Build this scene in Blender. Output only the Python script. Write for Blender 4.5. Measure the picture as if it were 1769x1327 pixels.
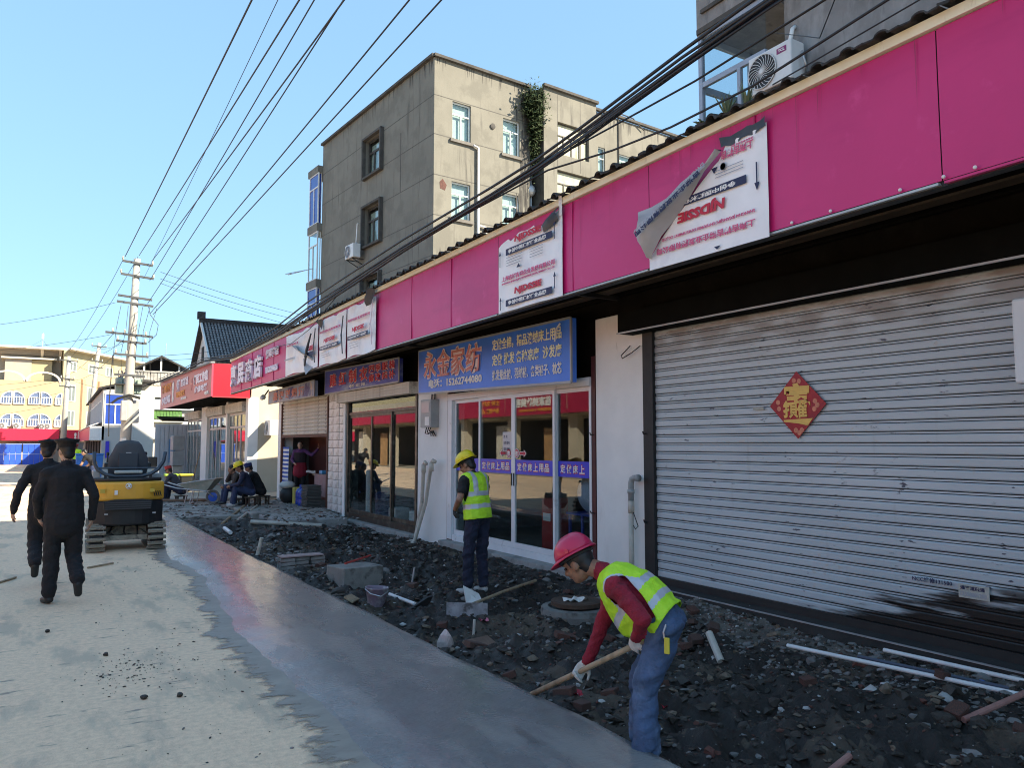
import bpy, bmesh, math, random
import numpy as np
from mathutils import Vector, Matrix, Euler
R = math.radians
random.seed(7); rng = np.random.default_rng(7)
scene = bpy.context.scene
col = scene.collection
for _o in list(bpy.data.objects): bpy.data.objects.remove(_o)

# ------------------------------------------------------------------ camera
cd = bpy.data.cameras.new('camera'); cam = bpy.data.objects.new('camera', cd); col.objects.link(cam)
cd.sensor_width = 36.0; cd.lens = 36.0*1335/1769; cd.clip_start = 0.05; cd.clip_end = 3000
cam.location = (0, 0, 1.70); cam.rotation_euler = (R(90+4.476), 0, R(-31.31))
scene.camera = cam
# ------------------------------------------------------------------ light
SUN_EL, SUN_AZ = 36.0, 138.0          # azimuth clockwise from +Y (the street direction)
w = bpy.data.worlds.new('World'); scene.world = w; w.use_nodes = True
wn = w.node_tree; bg = wn.nodes['Background']
sky = wn.nodes.new('ShaderNodeTexSky'); sky.sky_type = 'NISHITA'; sky.sun_disc = False
sky.sun_elevation = R(SUN_EL); sky.sun_rotation = R(SUN_AZ); sky.air_density = 1.0; sky.dust_density = 0.6; sky.ozone_density = 2.0
gm_ = wn.nodes.new('ShaderNodeGamma'); gm_.inputs[1].default_value = .38          # hazy day: an even, bright sky
hz_ = wn.nodes.new('ShaderNodeMix'); hz_.data_type = 'RGBA'; hz_.blend_type = 'MULTIPLY'; hz_.inputs[0].default_value = 1.0; hz_.inputs[7].default_value = (1.03, 1.53, 1.96, 1)
wn.links.new(sky.outputs[0], gm_.inputs[0]); wn.links.new(gm_.outputs[0], hz_.inputs[6]); wn.links.new(hz_.outputs[2], bg.inputs[0]); bg.inputs[1].default_value = 0.10
sd = bpy.data.lights.new('sun', 'SUN'); sd.energy = 3.7; sd.angle = R(0.5); sd.color = (1.0, 0.87, 0.68)
sun = bpy.data.objects.new('sun', sd); col.objects.link(sun)
_s = Vector((math.sin(R(SUN_AZ))*math.cos(R(SUN_EL)), math.cos(R(SUN_AZ))*math.cos(R(SUN_EL)), math.sin(R(SUN_EL))))
sun.rotation_euler = _s.to_track_quat('Z', 'Y').to_euler(); sun.location = (20, -20, 30)
vs = scene.view_settings; vs.view_transform = 'Standard'; vs.look = 'None'; vs.exposure = 1.85; vs.gamma = 1.0; vs.use_curve_mapping = False
scene.cycles.filter_width = 1.05; scene.cycles.max_bounces = 8; scene.cycles.transparent_max_bounces = 24

# ------------------------------------------------------------------ materials
MATS = {}
def M(name, c, rough=.75, var=.12, ns=3.0, bump=.0, bs=25.0, metal=0.0, spec=.5, c2=None, c2s=2.0, c2lo=.5, c2hi=.65,
      stretch=(1, 1, 1), c3=None, c3s=8.0, c3lo=.6, c3hi=.7, stretch3=(1, 1, 1), rough2=None, bstretch=(1, 1, 1), coat=0.0, bdist=.02):
    """base colour with noise variation, up to two stain colours, bump"""
    if name in MATS: return MATS[name]
    m = bpy.data.materials.new(name); m.use_nodes = True; nt = m.node_tree; N = nt.nodes; L = nt.links
    b = N['Principled BSDF']; tc = N.new('ShaderNodeTexCoord')
    def noise(s, st, d=6):
        mp = N.new('ShaderNodeMapping'); mp.inputs['Scale'].default_value = st; L.new(tc.outputs['Object'], mp.inputs[0])
        n = N.new('ShaderNodeTexNoise'); n.inputs['Scale'].default_value = s; n.inputs['Detail'].default_value = d; n.inputs['Roughness'].default_value = .62
        L.new(mp.outputs[0], n.inputs['Vector']); return n.outputs['Fac']
    def mix(f, a, bb):
        x = N.new('ShaderNodeMix'); x.data_type = 'RGBA'
        if isinstance(f, float): x.inputs[0].default_value = f
        else: L.new(f, x.inputs[0])
        for i, v in ((6, a), (7, bb)):
            if isinstance(v, tuple): x.inputs[i].default_value = (*v, 1)
            else: L.new(v, x.inputs[i])
        return x.outputs[2]
    def ramp(f, lo, hi):
        r = N.new('ShaderNodeMapRange'); r.inputs[1].default_value = lo; r.inputs[2].default_value = hi; r.interpolation_type = 'SMOOTHSTEP'; L.new(f, r.inputs[0]); return r.outputs[0]
    cur = tuple(c)
    if var > 0:
        f = ramp(noise(ns, (1, 1, 1)), .25, .75)
        cur = mix(f, tuple(x*(1-var) for x in c), tuple(min(1, x*(1+var)) for x in c))
    msk = None
    if c2 is not None:
        msk = ramp(noise(c2s, stretch), c2lo, c2hi); cur = mix(msk, cur, tuple(c2))
    if c3 is not None:
        cur = mix(ramp(noise(c3s, stretch3), c3lo, c3hi), cur, tuple(c3))
    if isinstance(cur, tuple): b.inputs['Base Color'].default_value = (*cur, 1)
    else: L.new(cur, b.inputs['Base Color'])
    b.inputs['Metallic'].default_value = metal; b.inputs['Specular IOR Level'].default_value = spec
    b.inputs['Coat Weight'].default_value = coat
    if rough2 is not None and msk is not None:
        r = N.new('ShaderNodeMapRange'); r.inputs[3].default_value = rough; r.inputs[4].default_value = rough2; L.new(msk, r.inputs[0]); L.new(r.outputs[0], b.inputs['Roughness'])
    else: b.inputs['Roughness'].default_value = rough
    if bump > 0:
        bp = N.new('ShaderNodeBump'); bp.inputs['Strength'].default_value = bump; bp.inputs['Distance'].default_value = bdist
        L.new(noise(bs, bstretch, 8), bp.inputs['Height']); L.new(bp.outputs[0], b.inputs['Normal'])
        if coat > 0:
            b2 = N.new('ShaderNodeBump'); b2.inputs['Strength'].default_value = .13; b2.inputs['Distance'].default_value = .02; L.new(noise(9, (.7, 2.4, 1), 5), b2.inputs['Height']); L.new(b2.outputs[0], b.inputs['Coat Normal']); b.inputs['Coat Roughness'].default_value = .045
    MATS[name] = m; return m
def glass(name, tint=(.8, .86, .86), refl=1.0, dark=.0):
    if name in MATS: return MATS[name]
    m = bpy.data.materials.new(name); m.use_nodes = True; nt = m.node_tree; N = nt.nodes; L = nt.links
    N.remove(N['Principled BSDF']); out = N['Material Output']
    tr = N.new('ShaderNodeBsdfTransparent'); tr.inputs[0].default_value = (*tint, 1)
    gl = N.new('ShaderNodeBsdfGlossy'); gl.inputs['Roughness'].default_value = .01; gl.inputs[0].default_value = (.9, .93, .95, 1)
    fr = N.new('ShaderNodeFresnel'); ge = N.new('ShaderNodeNewGeometry'); e1 = N.new('ShaderNodeMath'); e1.operation = 'MULTIPLY_ADD'; e1.inputs[1].default_value = -2; e1.inputs[2].default_value = 1
    L.new(ge.outputs['Backfacing'], e1.inputs[0]); e2 = N.new('ShaderNodeMath'); e2.operation = 'POWER'; e2.inputs[0].default_value = 1.0+.55*refl; L.new(e1.outputs[0], e2.inputs[1]); L.new(e2.outputs[0], fr.inputs[0])      # thin sheet: same reflection from both faces
    mx = N.new('ShaderNodeMixShader'); L.new(fr.outputs[0], mx.inputs[0]); L.new(tr.outputs[0], mx.inputs[1]); L.new(gl.outputs[0], mx.inputs[2])
    L.new(mx.outputs[0], out.inputs[0]); MATS[name] = m; return m

# ------------------------------------------------------------------ mesh builder
class MB:
    def __init__(s): s.v = []; s.f = []; s.m = []; s.cm = 0
    def add(s, vs_, fs, mi=None):
        o = len(s.v); s.v += [tuple(p) for p in vs_]; s.f += [tuple(i+o for i in f) for f in fs]; s.m += [s.cm if mi is None else mi]*len(fs); return s
    def box(s, x0, x1, y0, y1, z0, z1, mi=None):
        return s.add([(x0,y0,z0),(x1,y0,z0),(x1,y1,z0),(x0,y1,z0),(x0,y0,z1),(x1,y0,z1),(x1,y1,z1),(x0,y1,z1)],
              [(0,3,2,1),(4,5,6,7),(0,1,5,4),(1,2,6,5),(2,3,7,6),(3,0,4,7)], mi)
    def obox(s, c, u, v, n, a, b, t, mi=None):
        """box centred at c with half sizes a,b,t along unit axes u,v,n"""
        c = Vector(c); u = Vector(u); v = Vector(v); n = Vector(n); P = []
        for k in (-1, 1):
            for i, j in ((-1,-1),(1,-1),(1,1),(-1,1)): P.append(c+u*a*i+v*b*j+n*t*k)
        return s.add(P, [(0,3,2,1),(4,5,6,7),(0,1,5,4),(1,2,6,5),(2,3,7,6),(3,0,4,7)], mi)
    def bar(s, p0, p1, w_, h_, up=(0, 0, 1), mi=None):
        p0 = Vector(p0); p1 = Vector(p1); d = p1-p0; L_ = d.length; d.normalize(); up = Vector(up)
        if abs(d.dot(up)) > .99: up = Vector((1, 0, 0))
        sd_ = d.cross(up).normalized(); u2 = sd_.cross(d)
        return s.obox((p0+p1)/2, d, sd_, u2, L_/2, w_/2, h_/2, mi)
    def tube(s, pts, r, n=8, cap=True, mi=None):
        pts = [Vector(p) for p in pts]; rs = r if isinstance(r, (list, tuple)) else [r]*len(pts)
        V = []; F = []; prev = None
        for i, p in enumerate(pts):
            t = (pts[min(i+1, len(pts)-1)]-pts[max(i-1, 0)]).normalized()
            if prev is None: a = t.orthogonal().normalized()
            else:
                a = prev-t*prev.dot(t); a = a.normalized() if a.length > 1e-6 else t.orthogonal().normalized()
            prev = a; b = t.cross(a)
            for k in range(n): an = 2*math.pi*k/n; V.append(p+(a*math.cos(an)+b*math.sin(an))*rs[i])
        for i in range(len(pts)-1):
            for k in range(n): F.append((i*n+k, i*n+(k+1) % n, (i+1)*n+(k+1) % n, (i+1)*n+k))
        if cap: F.append(tuple(range(n-1, -1, -1))); F.append(tuple((len(pts)-1)*n+k for k in range(n)))
        return s.add(V, F, mi)
    def lathe(s, prof, c=(0, 0, 0), axis=(0, 0, 1), n=16, mi=None, cap=True):
        ax = Vector(axis).normalized(); a = ax.orthogonal().normalized(); b = ax.cross(a); c = Vector(c); V = []; F = []
        for (r, h) in prof:
            for k in range(n): an = 2*math.pi*k/n; V.append(c+ax*h+(a*math.cos(an)+b*math.sin(an))*r)
        for i in range(len(prof)-1):
            for k in range(n): F.append((i*n+k, i*n+(k+1) % n, (i+1)*n+(k+1) % n, (i+1)*n+k))
        if cap: F.append(tuple(range(n-1, -1, -1))); F.append(tuple((len(prof)-1)*n+k for k in range(n)))
        return s.add(V, F, mi)
    def prism(s, poly, off, mi=None):
        """poly: 3-D points of a planar polygon, off: extrusion vector"""
        off = Vector(off); n = len(poly); V = [Vector(p) for p in poly]; V += [p+off for p in V]
        F = [tuple(range(n-1, -1, -1)), tuple(range(n, 2*n))]+[(i, (i+1) % n, n+(i+1) % n, n+i) for i in range(n)]
        return s.add(V, F, mi)
    def ell(s, c, r, mi=None, nu=12, nv=8, rot=None):
        c = Vector(c); V = []; F = []
        rot = rot or Matrix.Identity(3)
        for j in range(nv+1):
            t = math.pi*j/nv
            for i in range(nu):
                p = 2*math.pi*i/nu; V.append(c+rot @ Vector((r[0]*math.sin(t)*math.cos(p), r[1]*math.sin(t)*math.sin(p), r[2]*math.cos(t))))
        for j in range(nv):
            for i in range(nu): F.append((j*nu+i, (j+1)*nu+i, (j+1)*nu+(i+1) % nu, j*nu+(i+1) % nu))
        return s.add(V, F, mi)
    def grid(s, P, mi=None):
        """P: rows of points"""
        nr = len(P); nc = len(P[0]); V = [p for r in P for p in r]
        return s.add(V, [(i*nc+j, i*nc+j+1, (i+1)*nc+j+1, (i+1)*nc+j) for i in range(nr-1) for j in range(nc-1)], mi)
    def mesh(s, name, mats, smooth=False):
        me = bpy.data.meshes.new(name); me.from_pydata([tuple(p) for p in s.v], [], s.f)
        mats = mats if isinstance(mats, (list, tuple)) else [mats]
        for mm in mats: me.materials.append(mm)
        if len(mats) > 1: me.polygons.foreach_set('material_index', s.m)
        if smooth: me.polygons.foreach_set('use_smooth', [True]*len(me.polygons))
        me.update(); return me
    def build(s, name, mats, parent=None, smooth=False, bevel=0, world=True, autosmooth=None, fix=True):
        me = s.mesh(name, mats, smooth)
        if fix:
            bm = bmesh.new(); bm.from_mesh(me); bmesh.ops.recalc_face_normals(bm, faces=bm.faces); bm.to_mesh(me); bm.free()
        return place(name, me, parent, bevel, world, autosmooth)
def place(name, me, parent=None, bevel=0, world=True, autosmooth=None):
    o = bpy.data.objects.new(name, me); col.objects.link(o)
    if bevel:
        b = o.modifiers.new('bevel', 'BEVEL'); b.width = bevel; b.segments = 2; b.limit_method = 'ANGLE'; b.angle_limit = R(40)
    if autosmooth:
        me.polygons.foreach_set('use_smooth', [True]*len(me.polygons)); me.set_sharp_from_angle(angle=R(autosmooth))
    if parent is not None: adopt(o, parent, world)
    return o
def wmat(o):
    m = Matrix.LocRotScale(o.location, o.rotation_euler, o.scale)
    return wmat(o.parent) @ o.matrix_parent_inverse @ m if o.parent else m
def adopt(o, parent, world=True):
    o.parent = parent
    if world: o.matrix_parent_inverse = wmat(parent).inverted()
def tag(o, label=None, cat=None, group=None, kind=None):
    if label: o['label'] = label
    if cat: o['category'] = cat
    if group: o['group'] = group
    if kind: o['kind'] = kind
    return o
def thing(name, label, cat, loc=(0, 0, 0), rz=0.0, group=None):
    o = bpy.data.objects.new(name, None); col.objects.link(o); o.empty_display_size = .2
    o.location = loc; o.rotation_euler = (0, 0, rz); return tag(o, label, cat, group)
CH = {}
def kids(o): return [c for c in bpy.data.objects if c.parent == o]
def copy_tree(o, loc=None, rz=None, label=None, parent=None, kmap=None):
    if kmap is None:
        kmap = {}
        for c in bpy.data.objects:
            if c.parent: kmap.setdefault(c.parent.name, []).append(c)
    c = o.copy(); col.objects.link(c)
    if parent is not None: c.parent = parent
    if loc is not None: c.location = loc
    if rz is not None: c.rotation_euler = (0, 0, rz)
    if label: c['label'] = label
    for k in kmap.get(o.name, []): copy_tree(k, parent=c, kmap=kmap)
    return c
def inst(name, me, parent=None, loc=(0, 0, 0), rot=(0, 0, 0), scale=(1, 1, 1)):
    """object sharing mesh data; loc in the parent's local frame when the parent has no parent inverse"""
    o = bpy.data.objects.new(name, me); col.objects.link(o); o.location = loc; o.rotation_euler = rot; o.scale = scale
    if parent is not None: adopt(o, parent, True)
    return o

# ------------------------------------------------------------------ lettering
def glyphs(body, bold=0.0, ext=.0, res=2, sp=1.0):
    cu = bpy.data.curves.new('lettering', 'FONT'); cu.body = body; cu.size = 1.0; cu.offset = bold; cu.extrude = ext
    cu.resolution_u = res; cu.space_character = sp
    o = bpy.data.objects.new('lettering', cu); me = bpy.data.meshes.new_from_object(o)
    bpy.data.objects.remove(o); bpy.data.curves.remove(cu)
    return me
def letter(body, o, u, v, w_, h_, mat, parent, t=.004, bold=0.01, name='lettering', slant=0.0, keep=False, rel=None):
    """text fitted into the parallelogram o + a*u*w + b*v*h (u, v unit); faces along u x v, raised t"""
    me = glyphs(body, bold, .5)
    n = len(me.vertices)
    if n == 0: return None
    co = np.empty(n*3); me.vertices.foreach_get('co', co); co = co.reshape(-1, 3)
    mn = co.min(0); mxx = co.max(0); sz = np.maximum(mxx-mn, 1e-6)
    a = (co[:, 0]-mn[0])/sz[0]; b = (co[:, 1]-mn[1])/sz[1]; k = co[:, 2]+.5
    if keep:
        s_ = h_/sz[1]; ww = sz[0]*s_
        if ww < w_: a = a*ww/w_+(1-ww/w_)/2
    O = np.array(o); U = np.array(u, float); V = np.array(v, float); Nn = np.cross(U, V); Nn /= np.linalg.norm(Nn)
    P = O+np.outer(a*w_+slant*b*h_, U)+np.outer(b*h_, V)+np.outer(k*t, Nn)
    me.vertices.foreach_set('co', P.ravel()); me.materials.clear(); me.materials.append(mat); me.update()
    me.name = name
    return place(name, me, parent)

# ------------------------------------------------------------------ numpy noise for terrain
def vnoise(x, y, seed=0):
    xi = np.floor(x).astype(int); yi = np.floor(y).astype(int); fx = x-xi; fy = y-yi
    fx = fx*fx*(3-2*fx); fy = fy*fy*(3-2*fy)
    def h(a, b):
        n = (a*374761393+b*668265263+seed*1274126177) & 0x7fffffff
        n = ((n ^ (n >> 13))*1274126177) & 0x7fffffff
        return ((n ^ (n >> 16)) & 0xffff)/65535.0
    return (h(xi, yi)*(1-fx)+h(xi+1, yi)*fx)*(1-fy)+(h(xi, yi+1)*(1-fx)+h(xi+1, yi+1)*fx)*fy
def fbm(x, y, oct=5, seed=0, gain=.5):
    x = np.asarray(x, float); y = np.asarray(y, float); s = 0; a = 1.0; t = 0
    for i in range(oct): s = s+a*vnoise(x*2**i, y*2**i, seed+i*17); t += a; a *= gain
    return s/t
# ================================================================== SETTING: ground, road, wet strip, dug soil
WX = 6.40                                  # street wall of the near shops
m_ground = M('ground_dust', (.30, .27, .22), .95, .15, .6, .2, 8)
m_road = M('road_concrete', (.82, .59, .385), .88, .13, 22, .55, 70, c2=(.58, .45, .31), c2s=1.3, c2lo=.50, c2hi=.64, stretch=(2.0, .6, 1),
           c3=(.30, .25, .19), c3s=4.5, c3lo=.60, c3hi=.70, stretch3=(.6, 2.6, 1), bdist=.012)
m_wet = M('wet_concrete', (.165, .160, .150), .30, .16, 9.0, .4, 20, coat=.32, c2=(.25, .24, .22), c2s=1.6, c2lo=.44, c2hi=.60, stretch=(1.6, .5, 1), rough2=.12,
          c3=(.12, .115, .105), c3s=2.4, c3lo=.58, c3hi=.72, stretch3=(2, .7, 1), bstretch=(1, 2.2, 1), spec=.8, bdist=.014)
m_slurry = M('drying_slurry', (.24, .225, .20), .6, .2, 6, .5, 22, c2=(.15, .15, .15), c2s=3.0, c2lo=.45, c2hi=.6, bdist=.015)
m_pale = M('pale_concrete', (.44, .42, .38), .9, .15, 2, .4, 30, c2=(.28, .26, .23), c2s=1.6)
g = MB()
xs = [-400, 2.8, 12.5, 400]; ys = [-400, -8, 26.0, 900]
for i in range(3):
    for j in range(3):
        z = -.004
        if i == 1 and j == 1: z = -.7
        g.add([(xs[i], ys[j], z), (xs[i+1], ys[j], z), (xs[i+1], ys[j+1], z), (xs[i], ys[j+1], z)], [(0, 1, 2, 3)])
for (a, b) in (((2.8, -8), (2.8, 26)), ((2.8, 26), (12.5, 26)), ((12.5, 26), (12.5, -8)), ((12.5, -8), (2.8, -8))):
    g.add([(*a, -.004), (*b, -.004), (*b, -.7), (*a, -.7)], [(0, 1, 2, 3)])
tag(g.build('ground', m_ground), kind='structure')
g = MB(); g.box(-9.6, 2.6, -9, 78, -.003, .0)
tag(g.build('road', m_road), kind='structure')

def strip_r(y): return float(2.90-.0145*(y-3.2)+.012*math.sin(y*1.9)+.008*math.sin(y*5.3))
def strip_l(y): return float(1.56+.018*(y-4)+.42*(fbm(y*.45+3, y*0+.5, 4, 3)-.5)+.14*(fbm(y*3.1, y*0+7.5, 3, 5)-.5))
P = []; yy = np.concatenate([np.arange(-2, 12, .07), np.arange(12, 19.6, .14)])
for y in yy:
    a = strip_l(y); b = strip_r(y); row = []
    for k, t in enumerate((0, .02, .06, .12, .2, .3, .4, .5, .6, .7, .8, .9, .965, 1.0)):
        x = a+(b-a)*t; z = .004+.03*min(1, t/.25)**1.2+(.009*(fbm(x*5, y*2.2, 3, 9)-.5)+.004*(fbm(x*14, y*5, 2, 19)-.5))*min(1, t/.1)
        row.append((x, y, z))
    row.append((b+.012, y, .012)); row.append((b+.03, y, -.14)); P.append(row)
g = MB(); g.grid(P)
tag(g.build('wet_concrete_strip', m_wet, smooth=True, fix=False), kind='structure')
# thin drying slurry smeared beside the strip: a broken film on the road
def film_mat():
    m = bpy.data.materials.new('slurry_film'); m.use_nodes = True; nt = m.node_tree; N = nt.nodes; L = nt.links; b = N['Principled BSDF']; out = N['Material Output']
    at = N.new('ShaderNodeAttribute'); at.attribute_name = 'cover'; tc = N.new('ShaderNodeTexCoord')
    def noise(s_, st, d=7):
        mp = N.new('ShaderNodeMapping'); mp.inputs['Scale'].default_value = st; mp.inputs['Rotation'].default_value = (0, 0, .5); L.new(tc.outputs['Object'], mp.inputs[0])
        n = N.new('ShaderNodeTexNoise'); n.inputs['Scale'].default_value = s_; n.inputs['Detail'].default_value = d; n.inputs['Roughness'].default_value = .7; L.new(mp.outputs[0], n.inputs['Vector']); return n.outputs['Fac']
    ad = N.new('ShaderNodeMath'); ad.operation = 'ADD'; L.new(at.outputs['Fac'], ad.inputs[0]); L.new(noise(3.6, (1.0, 1.7, 1)), ad.inputs[1])
    r = N.new('ShaderNodeMapRange'); r.inputs[1].default_value = 1.0; r.inputs[2].default_value = 1.16; r.interpolation_type = 'SMOOTHSTEP'; L.new(ad.outputs[0], r.inputs[0])
    mx = N.new('ShaderNodeMix'); mx.data_type = 'RGBA'; L.new(noise(4, (.8, 2.0, 1)), mx.inputs[0]); mx.inputs[6].default_value = (.13, .115, .095, 1); mx.inputs[7].default_value = (.46, .40, .32, 1); L.new(mx.outputs[2], b.inputs['Base Color']); b.inputs['Roughness'].default_value = .55
    tr = N.new('ShaderNodeBsdfTransparent'); ms = N.new('ShaderNodeMixShader'); L.new(r.outputs[0], ms.inputs[0]); L.new(tr.outputs[0], ms.inputs[1]); L.new(b.outputs[0], ms.inputs[2]); L.new(ms.outputs[0], out.inputs[0]); return m
P = []; cov = []
for y in np.arange(-1, 18, .08):
    a = strip_l(y); wd_ = .55+.5*max(0, fbm(y*.5+11, y*0+2.2, 4, 21)-.3)
    for k in range(9): t = k/8; cov.append(t**1.3)
    P.append([(a+.14-(wd_+.14)*(1-k/8), y, .0025+.0006*k) for k in range(9)])
g = MB(); g.grid(P); o = tag(g.build('slurry_smear', film_mat(), fix=False), kind='structure')
ca_ = o.data.attributes.new('cover', 'FLOAT', 'POINT'); ca_.data.foreach_set('value', np.array(cov, np.float32))

def soil_z(x, y):
    x = np.asarray(x, float); y = np.asarray(y, float)
    r = 2.90-.0145*(y-3.2)
    e = np.clip((x-r)/.35, 0, 1); wl = np.clip((WX-x)/.9, 0, 1)
    z = -.125+.42*(fbm(x*1.25, y*1.05, 4, 1)-.5)+.17*(fbm(x*4.2, y*4.2, 4, 2)-.45)+.085*(fbm(x*13, y*13, 3, 4)-.5)
    z = z+.075*(1-np.abs(fbm(x*5.5+3, y*5.5+9, 3, 61)-.5)*5)*np.clip(fbm(x*1.7, y*1.7, 2, 63)*2-.6, 0, 1)
    z = z-.10*np.exp(-((x-4.9)/.7)**2-((y-13.5)/2.5)**2)
    z = z-.05*np.exp(-((x-4.6)/1.0)**2-((y-4.5)/1.6)**2)
    z = z*(.35+.65*e)-.02*(1-e)
    wallz = np.where(y < 7.6, .02, -.16)+np.where((y > 8) & (y < 13), .06, 0)
    z = wallz*(1-wl)**1.5+z*(1-(1-wl)**1.5)
    far = np.clip((y-17.0)/3.0, 0, 1)
    z = z*(1-.75*far)+far*(-.02)
    return z
xs = np.arange(2.72, 6.75, .03); ys = np.concatenate([np.arange(-3, .6, .1), np.arange(.6, 10, .03), np.arange(10, 16, .05), np.arange(16, 26.01, .1)])
X_, Y_ = np.meshgrid(xs, ys); Z_ = soil_z(X_, Y_)
r_ = 2.90-.0145*(Y_-3.2); Z_ = np.where(X_ < r_+.02, np.minimum(Z_, -.06), Z_)
nx = len(xs); ny = len(ys)
V = np.stack([X_, Y_, Z_], -1).reshape(-1, 3)
idx = np.arange(nx*ny).reshape(ny, nx)
F = np.stack([idx[:-1, :-1], idx[:-1, 1:], idx[1:, 1:], idx[1:, :-1]], -1).reshape(-1, 4)
me = bpy.data.meshes.new('soil'); me.from_pydata(V.tolist(), [], F.tolist())
m_soil = M('damp_dark_soil', (.016, .0115, .0078), .62, .35, 5, .8, 45, c2=(.042, .033, .025), c2s=3, c2lo=.5, c2hi=.7, c3=(.10, .09, .075), c3s=20, c3lo=.66, c3hi=.74, bdist=.02)
m_soilg = M('grey_rubbly_soil', (.12, .106, .088), .95, .3, 6, .9, 50, c2=(.075, .068, .06), c2s=4, c3=(.22, .21, .195), c3s=26, c3lo=.62, c3hi=.7, bdist=.02)
m_soilb = M('brown_dry_soil', (.075, .058, .042), .95, .3, 5, .8, 45, c2=(.14, .11, .075), c2s=9, c2lo=.58, c2hi=.7, bdist=.02)
for mm in (m_soil, m_soilg, m_soilb): me.materials.append(mm)
cx_ = X_[:-1, :-1]; cy_ = Y_[:-1, :-1]
gv = np.clip((cx_-5.35)/.9, 0, 1)*np.where(cy_ < 7.8, 1.0, .45)+np.clip((cy_-15.5)/3, 0, 1)*.75*(cx_ < 5)+1.1*(fbm(cx_*1.5, cy_*1.5, 5, 33)-.62)+.35*(fbm(cx_*9, cy_*9, 2, 35)-.5)
bv = fbm(cx_*1.2+9, cy_*1.2, 4, 55)+.2*(fbm(cx_*9, cy_*9, 2, 57)-.5)+np.where(cx_ < 3.6, .06, 0)
mi = np.where(gv > .48, 1, np.where(bv > .69, 2, 0)).astype(np.int32).ravel()
me.polygons.foreach_set('material_index', mi); me.polygons.foreach_set('use_smooth', np.ones(len(mi), bool)); me.update()
so = bpy.data.objects.new('dug_soil', me); col.objects.link(so); tag(so, kind='structure')
def sz(x, y): return float(soil_z(x, y))

# ---- rubble
_ico = bmesh.new(); bmesh.ops.create_icosphere(_ico, subdivisions=1, radius=1.0)
ICV = np.array([v.co[:] for v in _ico.verts]); ICF = np.array([[v.index for v in f.verts] for f in _ico.faces]); _ico.free()
stone_mats = [M('rubble_grey', (.19, .182, .17), .9, .25, 20, .4, 60), M('rubble_dark', (.036, .028, .020), .55, .3, 20, .4, 60),
              M('rubble_brick', (.12, .05, .036), .9, .25, 20, .4, 60), M('rubble_white', (.42, .41, .39), .8, .15, 20, .2, 60), M('rubble_brown', (.15, .115, .08), .9, .3, 20, .4, 60)]
def scatter(name, n, size, prob, fx, fz=soil_z, label=None, cat=None, group=None, rs=11):
    rg = np.random.default_rng(rs); x, y = fx(rg, n); s = size(rg, n)
    z = fz(x, y)
    V = np.repeat(ICV[None], n, 0)+.75*(rg.random((n, len(ICV), 3))-.5)
    sc = s[:, None]*np.stack([.6+.9*rg.random(n), .5+.6*rg.random(n), .25+.45*rg.random(n)], -1)
    V = V*sc[:, None, :]; a = rg.random(n)*6.283
    ca, sa = np.cos(a)[:, None], np.sin(a)[:, None]
    Vx = V[..., 0]*ca-V[..., 1]*sa; Vy = V[..., 0]*sa+V[..., 1]*ca; tl = (rg.random((n, 1))-.5)*1.0
    Vz = V[..., 2]+Vx*tl*.6
    V = np.stack([Vx+x[:, None], Vy+y[:, None], Vz+z[:, None]+sc[:, 2:3]*.25], -1).reshape(-1, 3)
    F = (ICF[None]+(np.arange(n)*len(ICV))[:, None, None]).reshape(-1, 3)
    me = bpy.data.meshes.new(name); me.from_pydata(V.tolist(), [], F.tolist())
    for mm in stone_mats: me.materials.append(mm)
    k = rg.choice(5, n, p=np.array(prob)/sum(prob)); me.polygons.foreach_set('material_index', np.repeat(k, len(ICF)).astype(np.int32)); me.update()
    o = bpy.data.objects.new(name, me); col.objects.link(o)
    return tag(o, label, cat, group, 'stuff')
def fx_all(rg, n):
    y = .8+15*rg.random(n)**1.45; x = strip_r(5)+.02+(WX-2.95)*rg.random(n); return x, y
def fx_wall(rg, n):
    y = 1.5+6.2*rg.random(n); x = WX-.05-1.1*rg.random(n)**1.7; return x, y
def fx_far(rg, n):
    y = 12+9*rg.random(n); x = 2.9+3.4*rg.random(n); return x, y
scatter('soil_clods', 13000, lambda r, n: .006+.030*r.random(n)**3, [.10, .72, .03, .03, .12], fx_all, label='loose clods and chips of dark soil and rubble over the dug trench', cat='soil', rs=1)
scatter('grey_gravel', 4200, lambda r, n: .006+.028*r.random(n)**2.5, [.62, .22, .04, .05, .07], fx_wall, label='grey broken gravel banked against the roller shutter base', cat='gravel', rs=2)
scatter('far_rubble', 1800, lambda r, n: .012+.05*r.random(n)**3, [.45, .35, .05, .03, .12], fx_far, label='grey broken rubble in the far part of the dug trench', cat='rubble', rs=3)
scatter('pale_chips', 700, lambda r, n: .008+.026*r.random(n)**2, [.62, .02, .12, .14, .10], fx_all, label='pale chips of broken concrete and brick speckling the dark soil', cat='rubble', rs=16)
scatter('soil_lumps', 2600, lambda r, n: .015+.045*r.random(n)**2.2, [.04, .84, .02, .0, .12], fx_all, label='bigger dark soil lumps heaped over the dug trench', cat='soil', rs=6)
def fx_road(rg, n):
    y = 2.6+11*rg.random(n)**1.6; x = np.where(rg.random(n) < .7, 1.5-1.1*rg.random(n)**1.4, -2+3.4*rg.random(n)); return x, y
scatter('road_grit', 520, lambda r, n: .002+.010*r.random(n)**4, [.2, .55, .05, .02, .18], fx_road, fz=lambda x, y: x*0+.001, label='dark grit and crumbs of soil lying on the pale road', cat='grit', rs=4)
def fx_pile(rg, n):
    a = rg.normal(size=n)*.22; b = rg.normal(size=n)*.35; return .72+a, 6.55+b
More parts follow.
